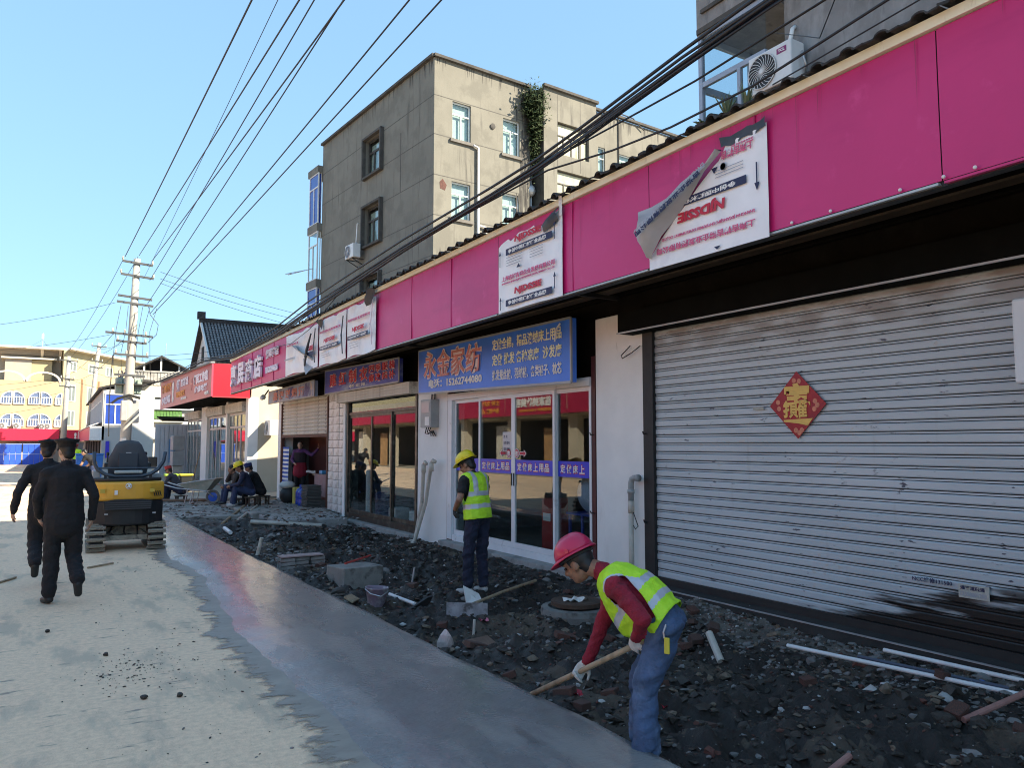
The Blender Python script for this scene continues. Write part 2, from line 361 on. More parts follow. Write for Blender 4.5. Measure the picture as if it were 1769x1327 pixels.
scatter('soil_crumbs', 260, lambda r, n: .003+.009*r.random(n)**3, [.05, .75, .0, .0, .2], fx_pile, fz=lambda x, y: x*0+.001, label='small spill of dark soil crumbs in the middle of the road', cat='soil', rs=5)

def fx_site(rg, n):
    y = 16.8+9*rg.random(n); x = np.where(y > 19.5, 2.75+3.5*rg.random(n), 4.5+1.7*rg.random(n)); return x, y
scatter('site_debris', 1500, lambda r, n: .008+.05*r.random(n)**4, [.28, .40, .06, .04, .22], fx_site, fz=lambda x, y: np.where((x > 4.36) & (y > 19.0) & (y < 23.4), .068, np.where(y > 19.5, .003, .035)), label='dark grit and rubble strewn over the far slabs and pavement', cat='rubble', rs=31)
# ================================================================== NEAR SHOP ROW (right side of the street)
m_white = M('white_render', (.80, .79, .76), .8, .05, 2, .08, 40, c2=(.52, .50, .46), c2s=1.2, c2lo=.58, c2hi=.8, stretch=(1, 1, .35), c3=(.40, .37, .32), c3s=5, c3lo=.70, c3hi=.8, stretch3=(1, 1, .25))
m_shadewall = M('canopy_shade_wall', (.007, .006, .005), .95, .3, 3, .2, 30, spec=.1, c2=(.01, .009, .008), c2s=2)  # near-black: the shade under the canopy is put into the wall colour
m_maroon = M('maroon_jamb', (.075, .016, .016), .6, .2, 6, .15, 30)
m_soffit = M('soffit_board', (.005, .0045, .004), .95, .3, 3, .15, 25, spec=.08, c2=(.012, .010, .009), c2s=3, c2lo=.6, c2hi=.75, stretch=(2, .3, 1))  # base colour darkened to carry the deep shade of the canopy underside
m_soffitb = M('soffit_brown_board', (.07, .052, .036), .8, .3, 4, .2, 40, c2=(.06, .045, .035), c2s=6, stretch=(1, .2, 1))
m_fascia = M('crimson_fascia_film', (.54, .020, .155), .38, .06, .8, .12, 2.2, c2=(.47, .011, .135), c2s=.9, c2lo=.5, c2hi=.7, stretch=(1, .5, 2), spec=.45, c3=(.6, .04, .2), c3s=2.2, c3lo=.6, c3hi=.72, bdist=.05)
m_cream = M('cream_trim', (.84, .80, .60), .6, .06, 4, .05, 30, c2=(.55, .48, .34), c2s=3, c2lo=.62, c2hi=.75, stretch=(1, 3, 1))
m_tile = M('black_roof_tile', (.030, .028, .028), .8, .4, 8, .4, 40, c2=(.07, .065, .06), c2s=9)
m_alu = M('white_aluminium', (.70, .72, .74), .35, .05, 4, .02, 40, metal=.0, c2=(.5, .5, .5), c2s=6, c2lo=.6, c2hi=.75)
m_alug = M('grey_aluminium', (.42, .43, .43), .4, .1, 4, .03, 40, metal=.3)
m_bronze = M('bronze_aluminium', (.055, .045, .035), .4, .2, 6, .03, 40, metal=.3, c2=(.12, .11, .09), c2s=5)
m_glass = glass('shop_glass', (.80, .85, .85), .95)
m_glassw = glass('window_glass', (.55, .62, .62), 1.2)
m_conc = M('grey_concrete', (.30, .295, .28), .9, .15, 3, .5, 30, c2=(.19, .18, .17), c2s=2.2, c3=(.40, .39, .36), c3s=9, c3lo=.6, c3hi=.7)
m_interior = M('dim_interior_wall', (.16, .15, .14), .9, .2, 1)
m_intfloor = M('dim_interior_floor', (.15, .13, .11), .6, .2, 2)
m_black = M('black_steel', (.018, .018, .018), .6, .2, 8, .1, 30)
m_steel = M('galvanised_steel', (.45, .46, .47), .45, .15, 6, .05, 40, metal=.6)

# shutter slat material: grey paint, streaky dirt, peeled sticker marks, an oily black stain low on the near end
def shutter_mat():
    m = bpy.data.materials.new('shutter_paint'); m.use_nodes = True; nt = m.node_tree; N = nt.nodes; L = nt.links; b = N['Principled BSDF']
    ge = N.new('ShaderNodeNewGeometry'); sp = N.new('ShaderNodeSeparateXYZ'); L.new(ge.outputs['Position'], sp.inputs[0])
    def math_(op, a, bb=None, cl=False):
        x = N.new('ShaderNodeMath'); x.operation = op; x.use_clamp = cl
        for i, v in enumerate((a, bb)):
            if v is None: continue
            if isinstance(v, (int, float)): x.inputs[i].default_value = v
            else: L.new(v, x.inputs[i])
        return x.outputs[0]
    def noise(s, st, d=6):
        mp = N.new('ShaderNodeMapping'); mp.inputs['Scale'].default_value = st; L.new(ge.outputs['Position'], mp.inputs[0])
        n = N.new('ShaderNodeTexNoise'); n.inputs['Scale'].default_value = s; n.inputs['Detail'].default_value = d; L.new(mp.outputs[0], n.inputs['Vector']); return n.outputs['Fac']
    def ramp(f, lo, hi):
        r = N.new('ShaderNodeMapRange'); r.inputs[1].default_value = lo; r.inputs[2].default_value = hi; r.interpolation_type = 'SMOOTHSTEP'; L.new(f, r.inputs[0]); return r.outputs[0]
    def mix(f, a, bb):
        x = N.new('ShaderNodeMix'); x.data_type = 'RGBA'; L.new(f, x.inputs[0])
        for i, v in ((6, a), (7, bb)):
            if isinstance(v, tuple): x.inputs[i].default_value = (*v, 1)
            else: L.new(v, x.inputs[i])
        return x.outputs[2]
    c = mix(ramp(noise(1.2, (1, .5, 2)), .3, .7), (.42, .48, .51), (.50, .56, .59))
    c = mix(ramp(noise(3.0, (1, 3.0, .25)), .6, .9), c, (.35, .375, .38))
    # rust and old glue toward the top
    c = mix(math_('MULTIPLY', ramp(sp.outputs[2], 2.5, 3.05), ramp(noise(2.5, (1, 1, 3)), .38, .6), True), c, (.29, .285, .275))
    c = mix(math_('MULTIPLY', ramp(noise(9, (1, 1.2, 2.6)), .61, .66), ramp(noise(1.4, (1, 1, 1)), .5, .62)), c, (.47, .47, .45))
    c = mix(math_('MULTIPLY', ramp(noise(11, (1, .8, 3.0), 3), .64, .69), ramp(noise(1.7, (1, 2, .4)), .5, .62)), c, (.07, .08, .11))
    # oily stain: lies in the grooves, streaks along the slats, densest by the near corner
    f = math_('ADD', math_('MULTIPLY', math_('SUBTRACT', 4.30, sp.outputs[1]), .55), math_('MULTIPLY', math_('SUBTRACT', .55, sp.outputs[2]), 2.0))
    f = math_('ADD', f, math_('MULTIPLY', math_('SUBTRACT', noise(5, (1, .35, 3.5)), .5), 1.5))
    lowz = ramp(sp.outputs[2], .72, .50)
    c = mix(math_('MULTIPLY', ramp(f, .45, .75), lowz, True), c, (.012, .012, .012))
    L.new(c, b.inputs['Base Color']); b.inputs['Roughness'].default_value = .48; b.inputs['Metallic'].default_value = .15
    return m
m_shut = shutter_mat()
m_shut2 = M('cream_shutter_paint', (.55, .52, .45), .6, .15, 3, .05, 30, c2=(.22, .20, .17), c2s=4, c2lo=.55, c2hi=.7)

bld = thing('shop_building', 'long single storey shop row with crimson fascia above the dug trench', 'building', (WX, 12, 0))
def B(name, mats, mb, **k): return mb.build(name, mats, bld, **k)
def zb(y): return 3.415-.0062*y            # lower and upper edge of the fascia
def zt(y): return 4.515-.0088*y
XF = 5.0
# white columns and walls
for (a, b, z0, nm) in ((7.36, 8.34, -.35, 'column'), (12.80, 14.12, -.4, 'wall'), (24.28, 24.75, -.2, 'column')):
    g = MB(); g.box(WX, WX+.35, a, b, z0, 3.40); B(nm, m_white, g, bevel=.012)
g = MB(); g.box(WX+.02, WX+.35, 18.42, 19.66, -.3, 3.55); B('column', m_conc, g)
# tiled cladding of the far column, tile by tile
m_walltile = M('white_wall_tile', (.74, .73, .70), .35, .12, 4, .03, 30, c2=(.40, .38, .34), c2s=2.5)
tl = MB(); tl.box(-.012, .012, -.205, .205, -.094, .094); tl_me = tl.mesh('tile', m_walltile)
for k in range(16):
    for j, yc in enumerate((18.64+.0, 19.06, 19.47)):
        z = .02+k*.2
        if z > 2.9: continue
        o = inst('tile', tl_me, bld, (WX-.0+random.uniform(-.004, .004), yc, z+.09)); o.scale = (1, .98 if j else .9, 1)
g = MB(); g.box(WX-.05, WX+.02, 18.30, 18.44, -.1, 2.72); B('corner_post', m_white, g)
# dark wall band above the openings, dark jambs
g = MB(); g.box(WX+.10, WX+.35, -1.5, 24.75, 2.62, 3.95); B('lintel_wall', m_shadewall, g)
g = MB(); g.box(WX-.01, WX+.12, 8.345, 8.425, -.2, 2.9); g.box(WX-.01, WX+.1, 12.735, 12.80, -.2, 2.7); B('jamb', m_maroon, g)
g = MB(); g.box(WX-.02, WX+.14, 7.255, 7.355, -.1, 3.3); B('jamb', m_black, g)
for y in (7.30, 8.36, 8.36, 7.30):
    pass
hk = MB(); hk.tube([(WX-.01, 0, 0), (WX-.06, 0, .0), (WX-.07, 0, .03)], .009, 6)
hk_me = hk.mesh('hook', m_black)
for (y, z) in ((8.385, 1.83), (8.385, .78), (7.31, 1.83), (7.31, .75)): inst('hook', hk_me, bld, (0, y, z))
# rear part of the building: rooms with floor, back wall, ceiling, party walls
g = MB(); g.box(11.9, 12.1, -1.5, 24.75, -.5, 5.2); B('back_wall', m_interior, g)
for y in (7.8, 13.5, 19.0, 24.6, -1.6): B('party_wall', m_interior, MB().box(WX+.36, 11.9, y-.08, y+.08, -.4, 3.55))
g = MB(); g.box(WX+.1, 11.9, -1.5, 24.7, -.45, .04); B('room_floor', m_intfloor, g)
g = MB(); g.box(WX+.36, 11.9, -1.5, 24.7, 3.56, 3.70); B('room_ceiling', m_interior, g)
# low tiled roof
rx0, rz0, rx1, rz1 = 4.90, 4.53, 8.9, 5.15
def roofz(x): return rz0+(x-rx0)*(rz1-rz0)/(rx1-rx0)
g = MB()
g.add([(5.2, -1.5, zt(-1.5)-.02), (12.1, -1.5, 5.2), (12.1, 25.1, 5.0), (5.2, 25.1, zt(25.1)-.02), (5.2, -1.5, zt(-1.5)-.12), (12.1, -1.5, 5.1), (12.1, 25.1, 4.9), (5.2, 25.1, zt(25.1)-.12)],
      [(0, 1, 2, 3), (7, 6, 5, 4), (0, 4, 5, 1), (1, 5, 6, 2), (2, 6, 7, 3), (3, 7, 4, 0)]); B('roof', m_tile, g)
g = MB()      # one curved roof tile: ridge roll and pan
P = []
for i, (yy_, zz_) in enumerate(((-.135, .0), (-.06, -.012), (-.05, .0), (-.042, .034), (-.02, .055), (.0, .060), (.02, .055), (.042, .034), (.05, .0), (.06, -.012), (.135, 0))):
    P.append([(0, yy_, zz_-.03), (0, yy_, zz_), (.36, yy_, zz_+.055), (.9, yy_, zz_+.14)])
g.grid(P); rt_me = g.mesh('roof_tile', m_tile)
y = -1.2; k = 0
while y < 25.0:
    o = inst('roof_tile', rt_me, bld, (4.885+random.uniform(-.012, .012), y, zt(y)+.065+random.uniform(-.006, .01)), (random.uniform(-.03, .03), 0, random.uniform(-.02, .02)), (1, 1, random.uniform(.45, .75)))
    y += .268; k += 1
# fascia panels with open joints, cream top trim, pale drip edge at the bottom
joints = [-1.5, 2.77, 5.63, 8.55, 12.76, 14.9, 16.9, 18.72, 25.15]
for a, b in zip(joints[:-1], joints[1:]):
    a2, b2 = a+.004, b-.004; g = MB()
    # slight drumming of the sheet
    ny_ = max(4, int((b2-a2)/.25)); P = []
    for i in range(ny_+1):
        yy_ = a2+(b2-a2)*i/ny_; row = []
        for j in range(7):
            t = j/6; bow = .010*math.sin(math.pi*t)*math.sin(math.pi*i/ny_)+.004*math.sin(yy_*2.1+t*3)
            row.append((XF-.0-bow, yy_, zb(yy_)+.035+(zt(yy_)-zb(yy_)-.06)*t))
        P.append(row)
    g.grid(P)
    o = B('fascia_panel', m_fascia, g, fix=False, smooth=True)
g = MB()
g.add([(XF+.02, -1.5, zb(-1.5)), (XF+.10, -1.5, zb(-1.5)), (XF+.10, 25.15, zb(25.15)), (XF+.02, 25.15, zb(25.15)),
       (XF+.02, -1.5, zt(-1.5)), (XF+.10, -1.5, zt(-1.5)), (XF+.10, 25.15, zt(25.15)), (XF+.02, 25.15, zt(25.15))],
      [(0, 3, 2, 1), (4, 5, 6, 7), (0, 1, 5, 4), (1, 2, 6, 5), (2, 3, 7, 6), (3, 0, 4, 7)]); B('fascia_backing', m_black, g)
g = MB(); g.bar((XF+.0, -1.5, zt(-1.5)+.02), (XF+.0, 25.17, zt(25.17)+.02), .07, .075); B('top_trim', m_cream, g)
for a, b in zip(joints[:-1], joints[1:]):
    g = MB(); g.bar((XF+.01, a+.02, zb(a)+.016), (XF+.01, b-.02, zb(b)+.016), .05, .016); B('drip_edge', m_alug if b > 4 else m_fascia, g)
for yv in (.6, 1.7, 3.95+.35, 6.9, 9.9, 11.3, 13.8, 19.9, 21.1, 22.3, 23.6):
    MB().box(XF-.014, XF-.0, yv-.002, yv+.002, zb(yv)+.04, zt(yv)-.03).build('sheet_joint', M('crimson_joint', (.40, .011, .115), .6, 0), bld)
rgd = random.Random(14); dr = MB()
for k in range(120):
    yv = .8+24*rgd.random()**1.4; z1 = zt(yv)-.035; L_ = rgd.uniform(.08, .45)*(1.6 if rgd.random() < .2 else .7); w_ = rgd.uniform(.002, .008)
    dr.add([(XF-.0175, yv, z1), (XF-.0175, yv+w_, z1), (XF-.0175, yv+w_*.7, z1-L_*.6), (XF-.0175, yv+w_*.4, z1-L_)], [(0, 1, 2, 3)])
o = dr.build('dirt_runs', M('crimson_dirt_run', (.33, .03, .10), .6, .2, 9), bld, fix=False); o['kind'] = 'stuff'
# rivets along the near lower edge
rv = MB(); rv.ell((0, 0, 0), (.012, .013, .013), nu=8, nv=5); rv_me = rv.mesh('rivet', M('pale_rivet', (.75, .72, .7), .5, 0))
for yv in (2.55, 2.75, 3.05, 3.6, 3.95): inst('rivet', rv_me, bld, (XF-.022, yv, zb(yv)+.05))
# canopy underside: boards running along the street, brown beam, steel brackets
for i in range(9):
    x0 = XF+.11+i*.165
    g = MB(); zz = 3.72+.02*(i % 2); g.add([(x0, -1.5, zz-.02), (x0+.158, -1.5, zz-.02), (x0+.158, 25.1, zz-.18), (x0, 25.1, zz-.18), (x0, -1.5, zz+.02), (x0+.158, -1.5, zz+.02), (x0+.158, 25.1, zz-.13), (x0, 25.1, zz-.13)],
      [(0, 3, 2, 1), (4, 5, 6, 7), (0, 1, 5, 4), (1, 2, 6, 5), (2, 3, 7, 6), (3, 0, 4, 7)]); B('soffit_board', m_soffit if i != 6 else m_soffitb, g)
br = MB(); br.box(5.1, 6.45, -.025, .025, 3.63, 3.68); br_me = br.mesh('canopy_bracket', m_black)
for yv in (2.2, 7.9, 13.6, 16.6, 19.6, 22.0, 24.6): inst('canopy_bracket', br_me, bld, (0, yv, -.004*yv))
# wide roller shutter of the nearest shop
rs_ = MB(); rs_.box(WX-.03, WX+.07, 7.165, 7.25, .05, 3.2); rs_.box(WX-.0, WX+.06, -1.4, 7.165, .035, .115)
shutter = B('roller_shutter', m_black, rs_)
pr = [(.0, 0.0), (-.016, .003), (-.020, .012), (-.020, .062), (-.016, .071), (.002, .0725), (.002, .0775), (-.013, .079), (-.013, .0935), (.002, .095), (.002, .1)]
sl = MB(); sl.grid([[(x, 7.166, z) for x, z in pr], [(x, 4.3, z) for x, z in pr], [(x, 1.5, z) for x, z in pr], [(x, -1.3, z) for x, z in pr]]); sl_me = sl.mesh('slat', [m_shut, M('groove_black', (.018, .018, .019), .9, .2, 9)])
for i_, p_ in enumerate(sl_me.polygons): p_.material_index = 1 if (i_ % 10) in (5, 8) or (i_ % 10) == 9 else 0  # recessed faces of each slat take the near-black material
for k in range(31):
    o = inst('slat', sl_me, shutter, (WX+.035+random.uniform(-.003, .003), 0, .115+k*.1), (0, random.uniform(-.012, .012), 0))
g = MB(); g.box(6.15, 6.395, -1.5, 7.55, 3.085, 3.11); g.box(6.15, 6.18, -1.5, 7.55, 3.11, 3.345); g.box(6.18, 6.395, 7.52, 7.55, 3.11, 3.345); B('shutter_box', M('shade_black_steel', (.006, .007, .0065), .9, .2, 4, .05, 30, spec=.08), g)  # box steel painted as dark as the canopy shade around it
g = MB(); g.box(6.135, 6.15, -1.5, 7.56, 3.08, 3.098); B('shutter_box_edge', m_alug, g)
g = MB(); g.box(6.16, 6.55, -1.5, 7.3, -.3, .035); B('threshold', M('black_threshold', (.03, .028, .026), .9, .3, 4, .4, 30), g, bevel=.01)
g = MB(); g.box(6.15, 6.175, -1.5, 7.2, .036, .046); B('threshold_strip', m_steel, g)
# aluminium shopfront of the bedding shop
sf = MB()
sf.box(6.36, 6.47, 8.43, 12.74, 2.50, 2.62); sf.box(6.36, 6.47, 12.57, 12.735, .0, 2.5); sf.box(6.38, 6.46, 8.425, 8.47, .0, 2.5)
sf.box(6.38, 6.50, 8.47, 12.57, -.02, .085)
front = B('shopfront', m_alu, sf, bevel=.004)
g = MB(); g.box(6.20, 6.55, 8.43, 12.78, -.35, -.021); B('door_step', m_conc, g, bevel=.015)
def leaf(y0, y1, x, nm='door_leaf', wd=.052, mat=m_alu, z0=.088, z1=2.498, par=None):
    g = MB(); g.box(x, x+.035, y0, y0+wd, z0, z1); g.box(x, x+.035, y1-wd, y1, z0, z1)
    g.box(x, x+.035, y0+wd, y1-wd, z0, z0+.085); g.box(x, x+.035, y0+wd, y1-wd, z1-.06, z1)
    l = g.build(nm, mat, par or front)
    q = MB(); q.box(x+.014, x+.020, y0+wd-.004, y1-wd+.004, z0+.08, z1-.055); q.build('pane', m_glass, par or front); return l
leaf(8.472, 9.345, 6.42); leaf(9.30, 10.46, 6.381); leaf(10.462, 11.59, 6.381); leaf(11.56, 12.565, 6.42)
g = MB(); g.box(6.366, 6.38, 10.49, 10.505, 1.05, 1.25); g.box(6.366, 6.38, 10.42, 10.435, 1.05, 1.25); g.build('door_handle', m_black, front)
# second shop: bronze frame, box of a raised shutter, sill
sf = MB(); sf.box(6.40, 6.47, 14.14, 18.29, 2.40, 2.46); sf.box(6.38, 6.47, 14.13, 14.21, -.05, 2.72); sf.box(6.38, 6.47, 18.17, 18.29, -.05, 2.72); sf.box(6.38, 6.5, 14.21, 18.17, -.1, .075)
front2 = B('shopfront', m_bronze, sf)
leaf(14.215, 15.47, 6.42, wd=.05, mat=m_bronze, z0=.08, z1=2.395, par=front2); leaf(15.44, 16.66, 6.39, wd=.07, mat=m_bronze, z0=.08, z1=2.395, par=front2); leaf(16.60, 18.165, 6.42, wd=.05, mat=m_bronze, z0=.08, z1=2.395, par=front2)
g = MB(); g.box(6.43, 6.436, 14.21, 18.17, 2.46, 2.72); g.build('pane', m_glass, front2)
g = MB(); g.box(6.22, 6.55, 14.12, 18.36, -.4, -.06); B('door_step', m_conc, g, bevel=.02)
sb = MB(); sb.box(6.2, 6.38, 14.1, 18.5, 2.71, 2.95); box2 = B('shutter_box', m_shut2, sb)
sb = MB(); sb.box(6.186, 6.2, 14.1, 18.5, 2.715, 2.765); sbm = sb.mesh('slat', m_shut2)
for k in range(4): inst('slat', sbm, box2, (0, 0, k*.058))
# third shop: shutter half way down
g = MB(); g.box(6.36, 6.46, 19.68, 19.76, -.05, 2.95); g.box(6.36, 6.46, 24.18, 24.27, -.05, 2.95); g.box(6.37, 6.45, 19.76, 24.18, 1.90, 1.975)
sh3 = B('roller_shutter', M('rust_brown_bar', (.11, .045, .03), .7, .2, 8), g)
pr3 = [(.0, 0.0), (-.02, .006), (-.028, .02), (-.03, .06), (-.02, .085), (0, .092), (0, .104)]
sl = MB(); sl.grid([[(x, 24.18, z) for x, z in pr3], [(x, 19.76, z) for x, z in pr3]]); sl3 = sl.mesh('slat', m_shut2)
for k in range(10): inst('slat', sl3, sh3, (6.42, 0, 1.977+k*.104))
g = MB(); g.box(6.3, 6.6, 19.66, 24.3, -.4, .06); B('door_step', m_conc, g, bevel=.015)
# shop 3 partition and things visible through the half-open shutter
g = MB(); g.box(7.3, 7.4, 19.9, 24.4, .05, 2.6); B('inner_partition', M('red_brown_panel', (.10, .03, .025), .6, .3, 2), g)

# concrete slab in front of the third shop
t = tag(MB().box(4.35, 6.28, 19.0, 23.4, -.25, .07).build('concrete_slab', M('dirty_slab', (.26, .25, .225), .9, .25, 3, .5, 30, c2=(.09, .08, .065), c2s=1.8, c2lo=.48, c2hi=.66), bevel=.03), 'pale concrete slab where the workers sit, before the half-open shop', 'slab')
t = tag(MB().prism([(4.55, 17.4, -.2), (6.0, 17.0, -.2), (6.25, 19.0, -.2), (4.5, 19.1, -.2)], (0, 0, .24)).build('concrete_slab', m_conc, bevel=.03), 'grey broken concrete slab lying below the tiled column', 'slab')
t = tag(MB().prism([(2.75, 19.55, -.15), (4.3, 19.35, -.15), (4.3, 26.2, -.15), (2.65, 26.2, -.15)], (0, 0, .155)).build('pavement', M('dirty_slab', (.26, .25, .225)), bevel=.02), kind='structure')
# bracket-lamp arm under the far end of the canopy
t = thing('canopy_floodlight', 'small grey floodlight hanging under the far end of the canopy', 'lamp', (5.4, 22.4, 3.1))
MB().lathe([(.03, 0), (.06, .02), (.075, .06), (.06, .16), (.03, .19)], (5.38, 22.4, 3.06), (-.6, -.7, -.35), 14).build('lamp_head', m_white, t)
MB().tube([(5.4, 22.4, 3.1), (5.5, 22.4, 3.25)], .02).build('bracket', m_black, t)
# ================================================================== SIGNS, BANNERS, THINGS ON THE NEAR SHOPS
U = (0, -1, 0); Z3 = (0, 0, 1)             # reading direction on a wall that faces the street
p_white = M('print_white', (.78, .77, .74), .6, 0); p_red = M('print_red', (.50, .02, .05), .6, 0); p_navy = M('print_navy', (.015, .02, .07), .6, 0)
p_pink = M('print_pink', (.60, .10, .22), .6, .1, 12); p_yel = M('print_pale_yellow', (.88, .87, .58), .6, 0); p_lilac = M('raised_letter_lilac', (.74, .70, .80), .5, .03)
p_grey = M('print_grey', (.33, .34, .38), .6, 0); p_salmon = M('letter_salmon', (.62, .24, .22), .55, .25, 7); p_palepink = M('letter_outline_pink', (.80, .68, .68), .6, .05)
p_orange = M('print_orange', (.70, .28, .05), .6, .1); p_gold = M('print_gold', (.78, .50, .12), .5, .06, 20)
m_blue = M('blue_sign_face', (.04, .19, .76), .38, .10, 1.5, .03, 3, c2=(.03, .15, .64), c2s=.8)
m_navy = M('faded_navy_sign_face', (.030, .050, .34), .45, .2, 3, .05, 6, c2=(.24, .32, .50), c2s=1.6, c2lo=.50, c2hi=.75, stretch=(1, .6, 2.4))
m_frame = M('sign_frame', (.30, .31, .32), .45, .1, 4, metal=.4)
def sign_board(name, label, y0, y1, zl0, zl1, zr0, zr1, x, mat, th=.10, frame=True):
    """y0 far end, y1 near end; zl far lower/upper, zr near lower/upper"""
    t = thing(name, label, 'sign', (x, (y0+y1)/2, zr0))
    g = MB(); P = [(x, y0, zl0), (x, y1, zr0), (x, y1, zr1), (x, y0, zl1)]; g.prism(P, (th, 0, 0)); g.build('sign_panel', mat, t)
    if frame:
        g = MB()
        for a, b in zip(P, P[1:]+P[:1]): g.bar((x+.01, a[1], a[2]), (x+.01, b[1], b[2]), .035, .022, up=(1, 0, 0))
        g.build('sign_frame', m_frame, t)
    return t
# --- blue bedding sign
bs = sign_board('shop_sign', 'blue sign of the bedding shop with salmon characters, above the white sliding doors', 13.46, 8.50, 2.66, 3.47, 2.545, 3.425, 6.10, m_blue)
def bz(y, k): # height at fraction k of the sign
    f = (13.46-y)/(13.46-8.5); return (2.66+(2.545-2.66)*f)*(1-k)+(3.47+(3.425-3.47)*f)*k
xs_ = 6.094
for i, ch in enumerate('永金家纺'):
    y = 13.18-.56*i
    letter(ch, (xs_, y+.03, bz(y, .34)-.025), U, Z3, .56, .52, p_palepink, bs, t=.006, bold=.045)
    letter(ch, (xs_-.006, y, bz(y, .34)), U, Z3, .50, .47, p_salmon, bs, t=.010, bold=.006)
letter('电话：15262744080', (xs_, 12.98, bz(12.9, .10)), (0, -1, -.012), Z3, 2.02, .165, p_white, bs, bold=.035)
letter('定做全棉，精品澳绒床上用品', (xs_, 10.62, bz(10.6, .69)), (0, -1, -.010), Z3, 1.92, .185, p_yel, bs, bold=.018)
letter('定做 批发 各种凉席  沙发席', (xs_, 10.62, bz(10.6, .405)), (0, -1, -.012), Z3, 1.92, .185, p_yel, bs, bold=.02)
letter('批发蚕丝被、羽绒被、各类被子、枕芯', (xs_, 10.62, bz(10.6, .13)), (0, -1, -.016), Z3, 1.92, .17, p_white, bs, bold=.02)
MB().tube([(6.06, 8.82, 3.13), (6.05, 8.76, 3.30), (6.07, 8.70, 3.37)], .012).build('tape_strip', p_white, bs)
# --- tailor sign
ts = sign_board('shop_sign', 'faded navy sign of the tailor shop with red outlined characters', 19.16, 14.43, 2.965, 3.55, 2.96, 3.44, 6.10, m_navy)
for i, ch in enumerate('建红制衣'):
    y = 18.75-.70*i
    letter(ch, (xs_, y+.012, 3.108), U, Z3, .53, .335, p_palepink, ts, t=.004, bold=.045)
    letter(ch, (xs_-.004, y, 3.12), U, Z3, .50, .31, p_red, ts, t=.008, bold=.022)
for r_2, tx in enumerate(('四季服装', '修改缝补')):
    for i, ch in enumerate(tx):
        y = 16.05-.38*i; z = 3.255-.20*r_2
        letter(ch, (xs_, y+.01, z-.01), U, Z3, .34, .185, p_palepink, ts, t=.004, bold=.045); letter(ch, (xs_-.004, y, z), U, Z3, .32, .165, p_red, ts, t=.008, bold=.02)
letter('电话 13512 748', (xs_, 17.3, 3.005), U, Z3, 1.0, .085, p_white, ts, bold=.03)
# --- weathered sign of the third shop
ws_ = sign_board('shop_sign', 'weathered pale blue sign with faded pink characters above the half-open shutter', 24.11, 19.47, 2.94, 3.30, 2.94, 3.34, 5.92, M('bleached_sign_face', (.30, .38, .55), .5, .2, 3, c2=(.05, .06, .24), c2s=1.5, c2lo=.46, c2hi=.6, c3=(.48, .40, .38), c3s=2.2, c3lo=.55, c3hi=.62))
for i, ch in enumerate('喜洋洋烟酒'):
    letter(ch, (5.915, 23.5-.66*i, 3.0), U, Z3, .5, .25, p_salmon, ws_, t=.006, bold=.03)
# --- white raised letters of the far part of the fascia
hs = thing('shop_sign', 'lilac raised characters on the far purple end of the crimson fascia', 'sign', (XF, 22, 3.3))
for i, ch in enumerate('惠民商店'):
    y = 24.78-1.02*i
    letter(ch, (XF-.03, y, zb(y)+.19), U, Z3, .80, .64, p_lilac, hs, t=.06, bold=.045)
letter('烟草超店', (XF-.02, 20.62, 3.93), (0, -1, .004), Z3, 1.28, .24, p_lilac, hs, t=.02, bold=.035)
letter('13120204626', (XF-.02, 20.62, 3.55), (0, -1, .004), Z3, 1.22, .17, p_lilac, hs, t=.02, bold=.04)

# ------------------------------------------------------------------ white plastic sheets on the fascia
m_sheet = M('white_plastic_sheet', (.80, .80, .81), .42, .05, 3, .12, 5, c2=(.70, .70, .73), c2s=2.2, stretch=(1, 1, 1), bdist=.06)
m_sheetback = M('grey_sheet_back', (.42, .42, .43), .5, .1, 3, .12, 6, bdist=.05)
m_tape = M('black_peeling_film', (.04, .045, .055), .5, .2, 8)
def sheet_pts(y0, y1, z0, z1, ny=18, nz=14, amp=.012, seed=0, x=XF-.035, top=None, bot=None):
    P = []
    for i in range(ny+1):
        t = i/ny; y = y0+(y1-y0)*t; row = []
        zt_ = top(t) if top else z1; zb_ = bot(t) if bot else z0
        for j in range(nz+1):
            s = j/nz; z = zb_+(zt_-zb_)*s
            dx = amp*(fbm(np.array(y*2.2+seed), np.array(z*3.1), 3, seed)-.35)*2*min(1, 3*t+.2, 3*(1-t)+.2)
            row.append((x-float(dx), y, z))
        P.append(row)
    return P
# mid sheet (between two crimson panels)
ms = thing('plastic_sheet', 'white printed plastic sheet hanging upright on the fascia, torn at its top edge', 'banner', (XF-.03, 7.77, 3.37), group=None)
MB().grid(sheet_pts(8.49, 7.06, 3.375, 4.34, 24, 16, .02, 3, top=lambda t: 4.23+.20*t**.6-.05*abs(math.sin(t*9))*(t > .2)-(.10 if .62 < t < .86 else 0))).build('sheet', m_sheet, ms, fix=False, smooth=True)
MB().grid(sheet_pts(7.12, 7.055, 4.30, 4.56, 3, 6, .01, 5, x=XF-.045)).build('hanging_strip', m_sheet, ms, fix=False, smooth=True)
MB().grid([[(XF-.05, 7.42, 4.18), (XF-.09, 7.40, 4.26), (XF-.06, 7.38, 4.32)], [(XF-.07, 7.26, 4.20), (XF-.13, 7.24, 4.28), (XF-.07, 7.22, 4.37)], [(XF-.05, 7.12, 4.26), (XF-.10, 7.11, 4.34), (XF-.05, 7.10, 4.42)]]).build('black_flap', m_tape, ms, fix=False, smooth=True)
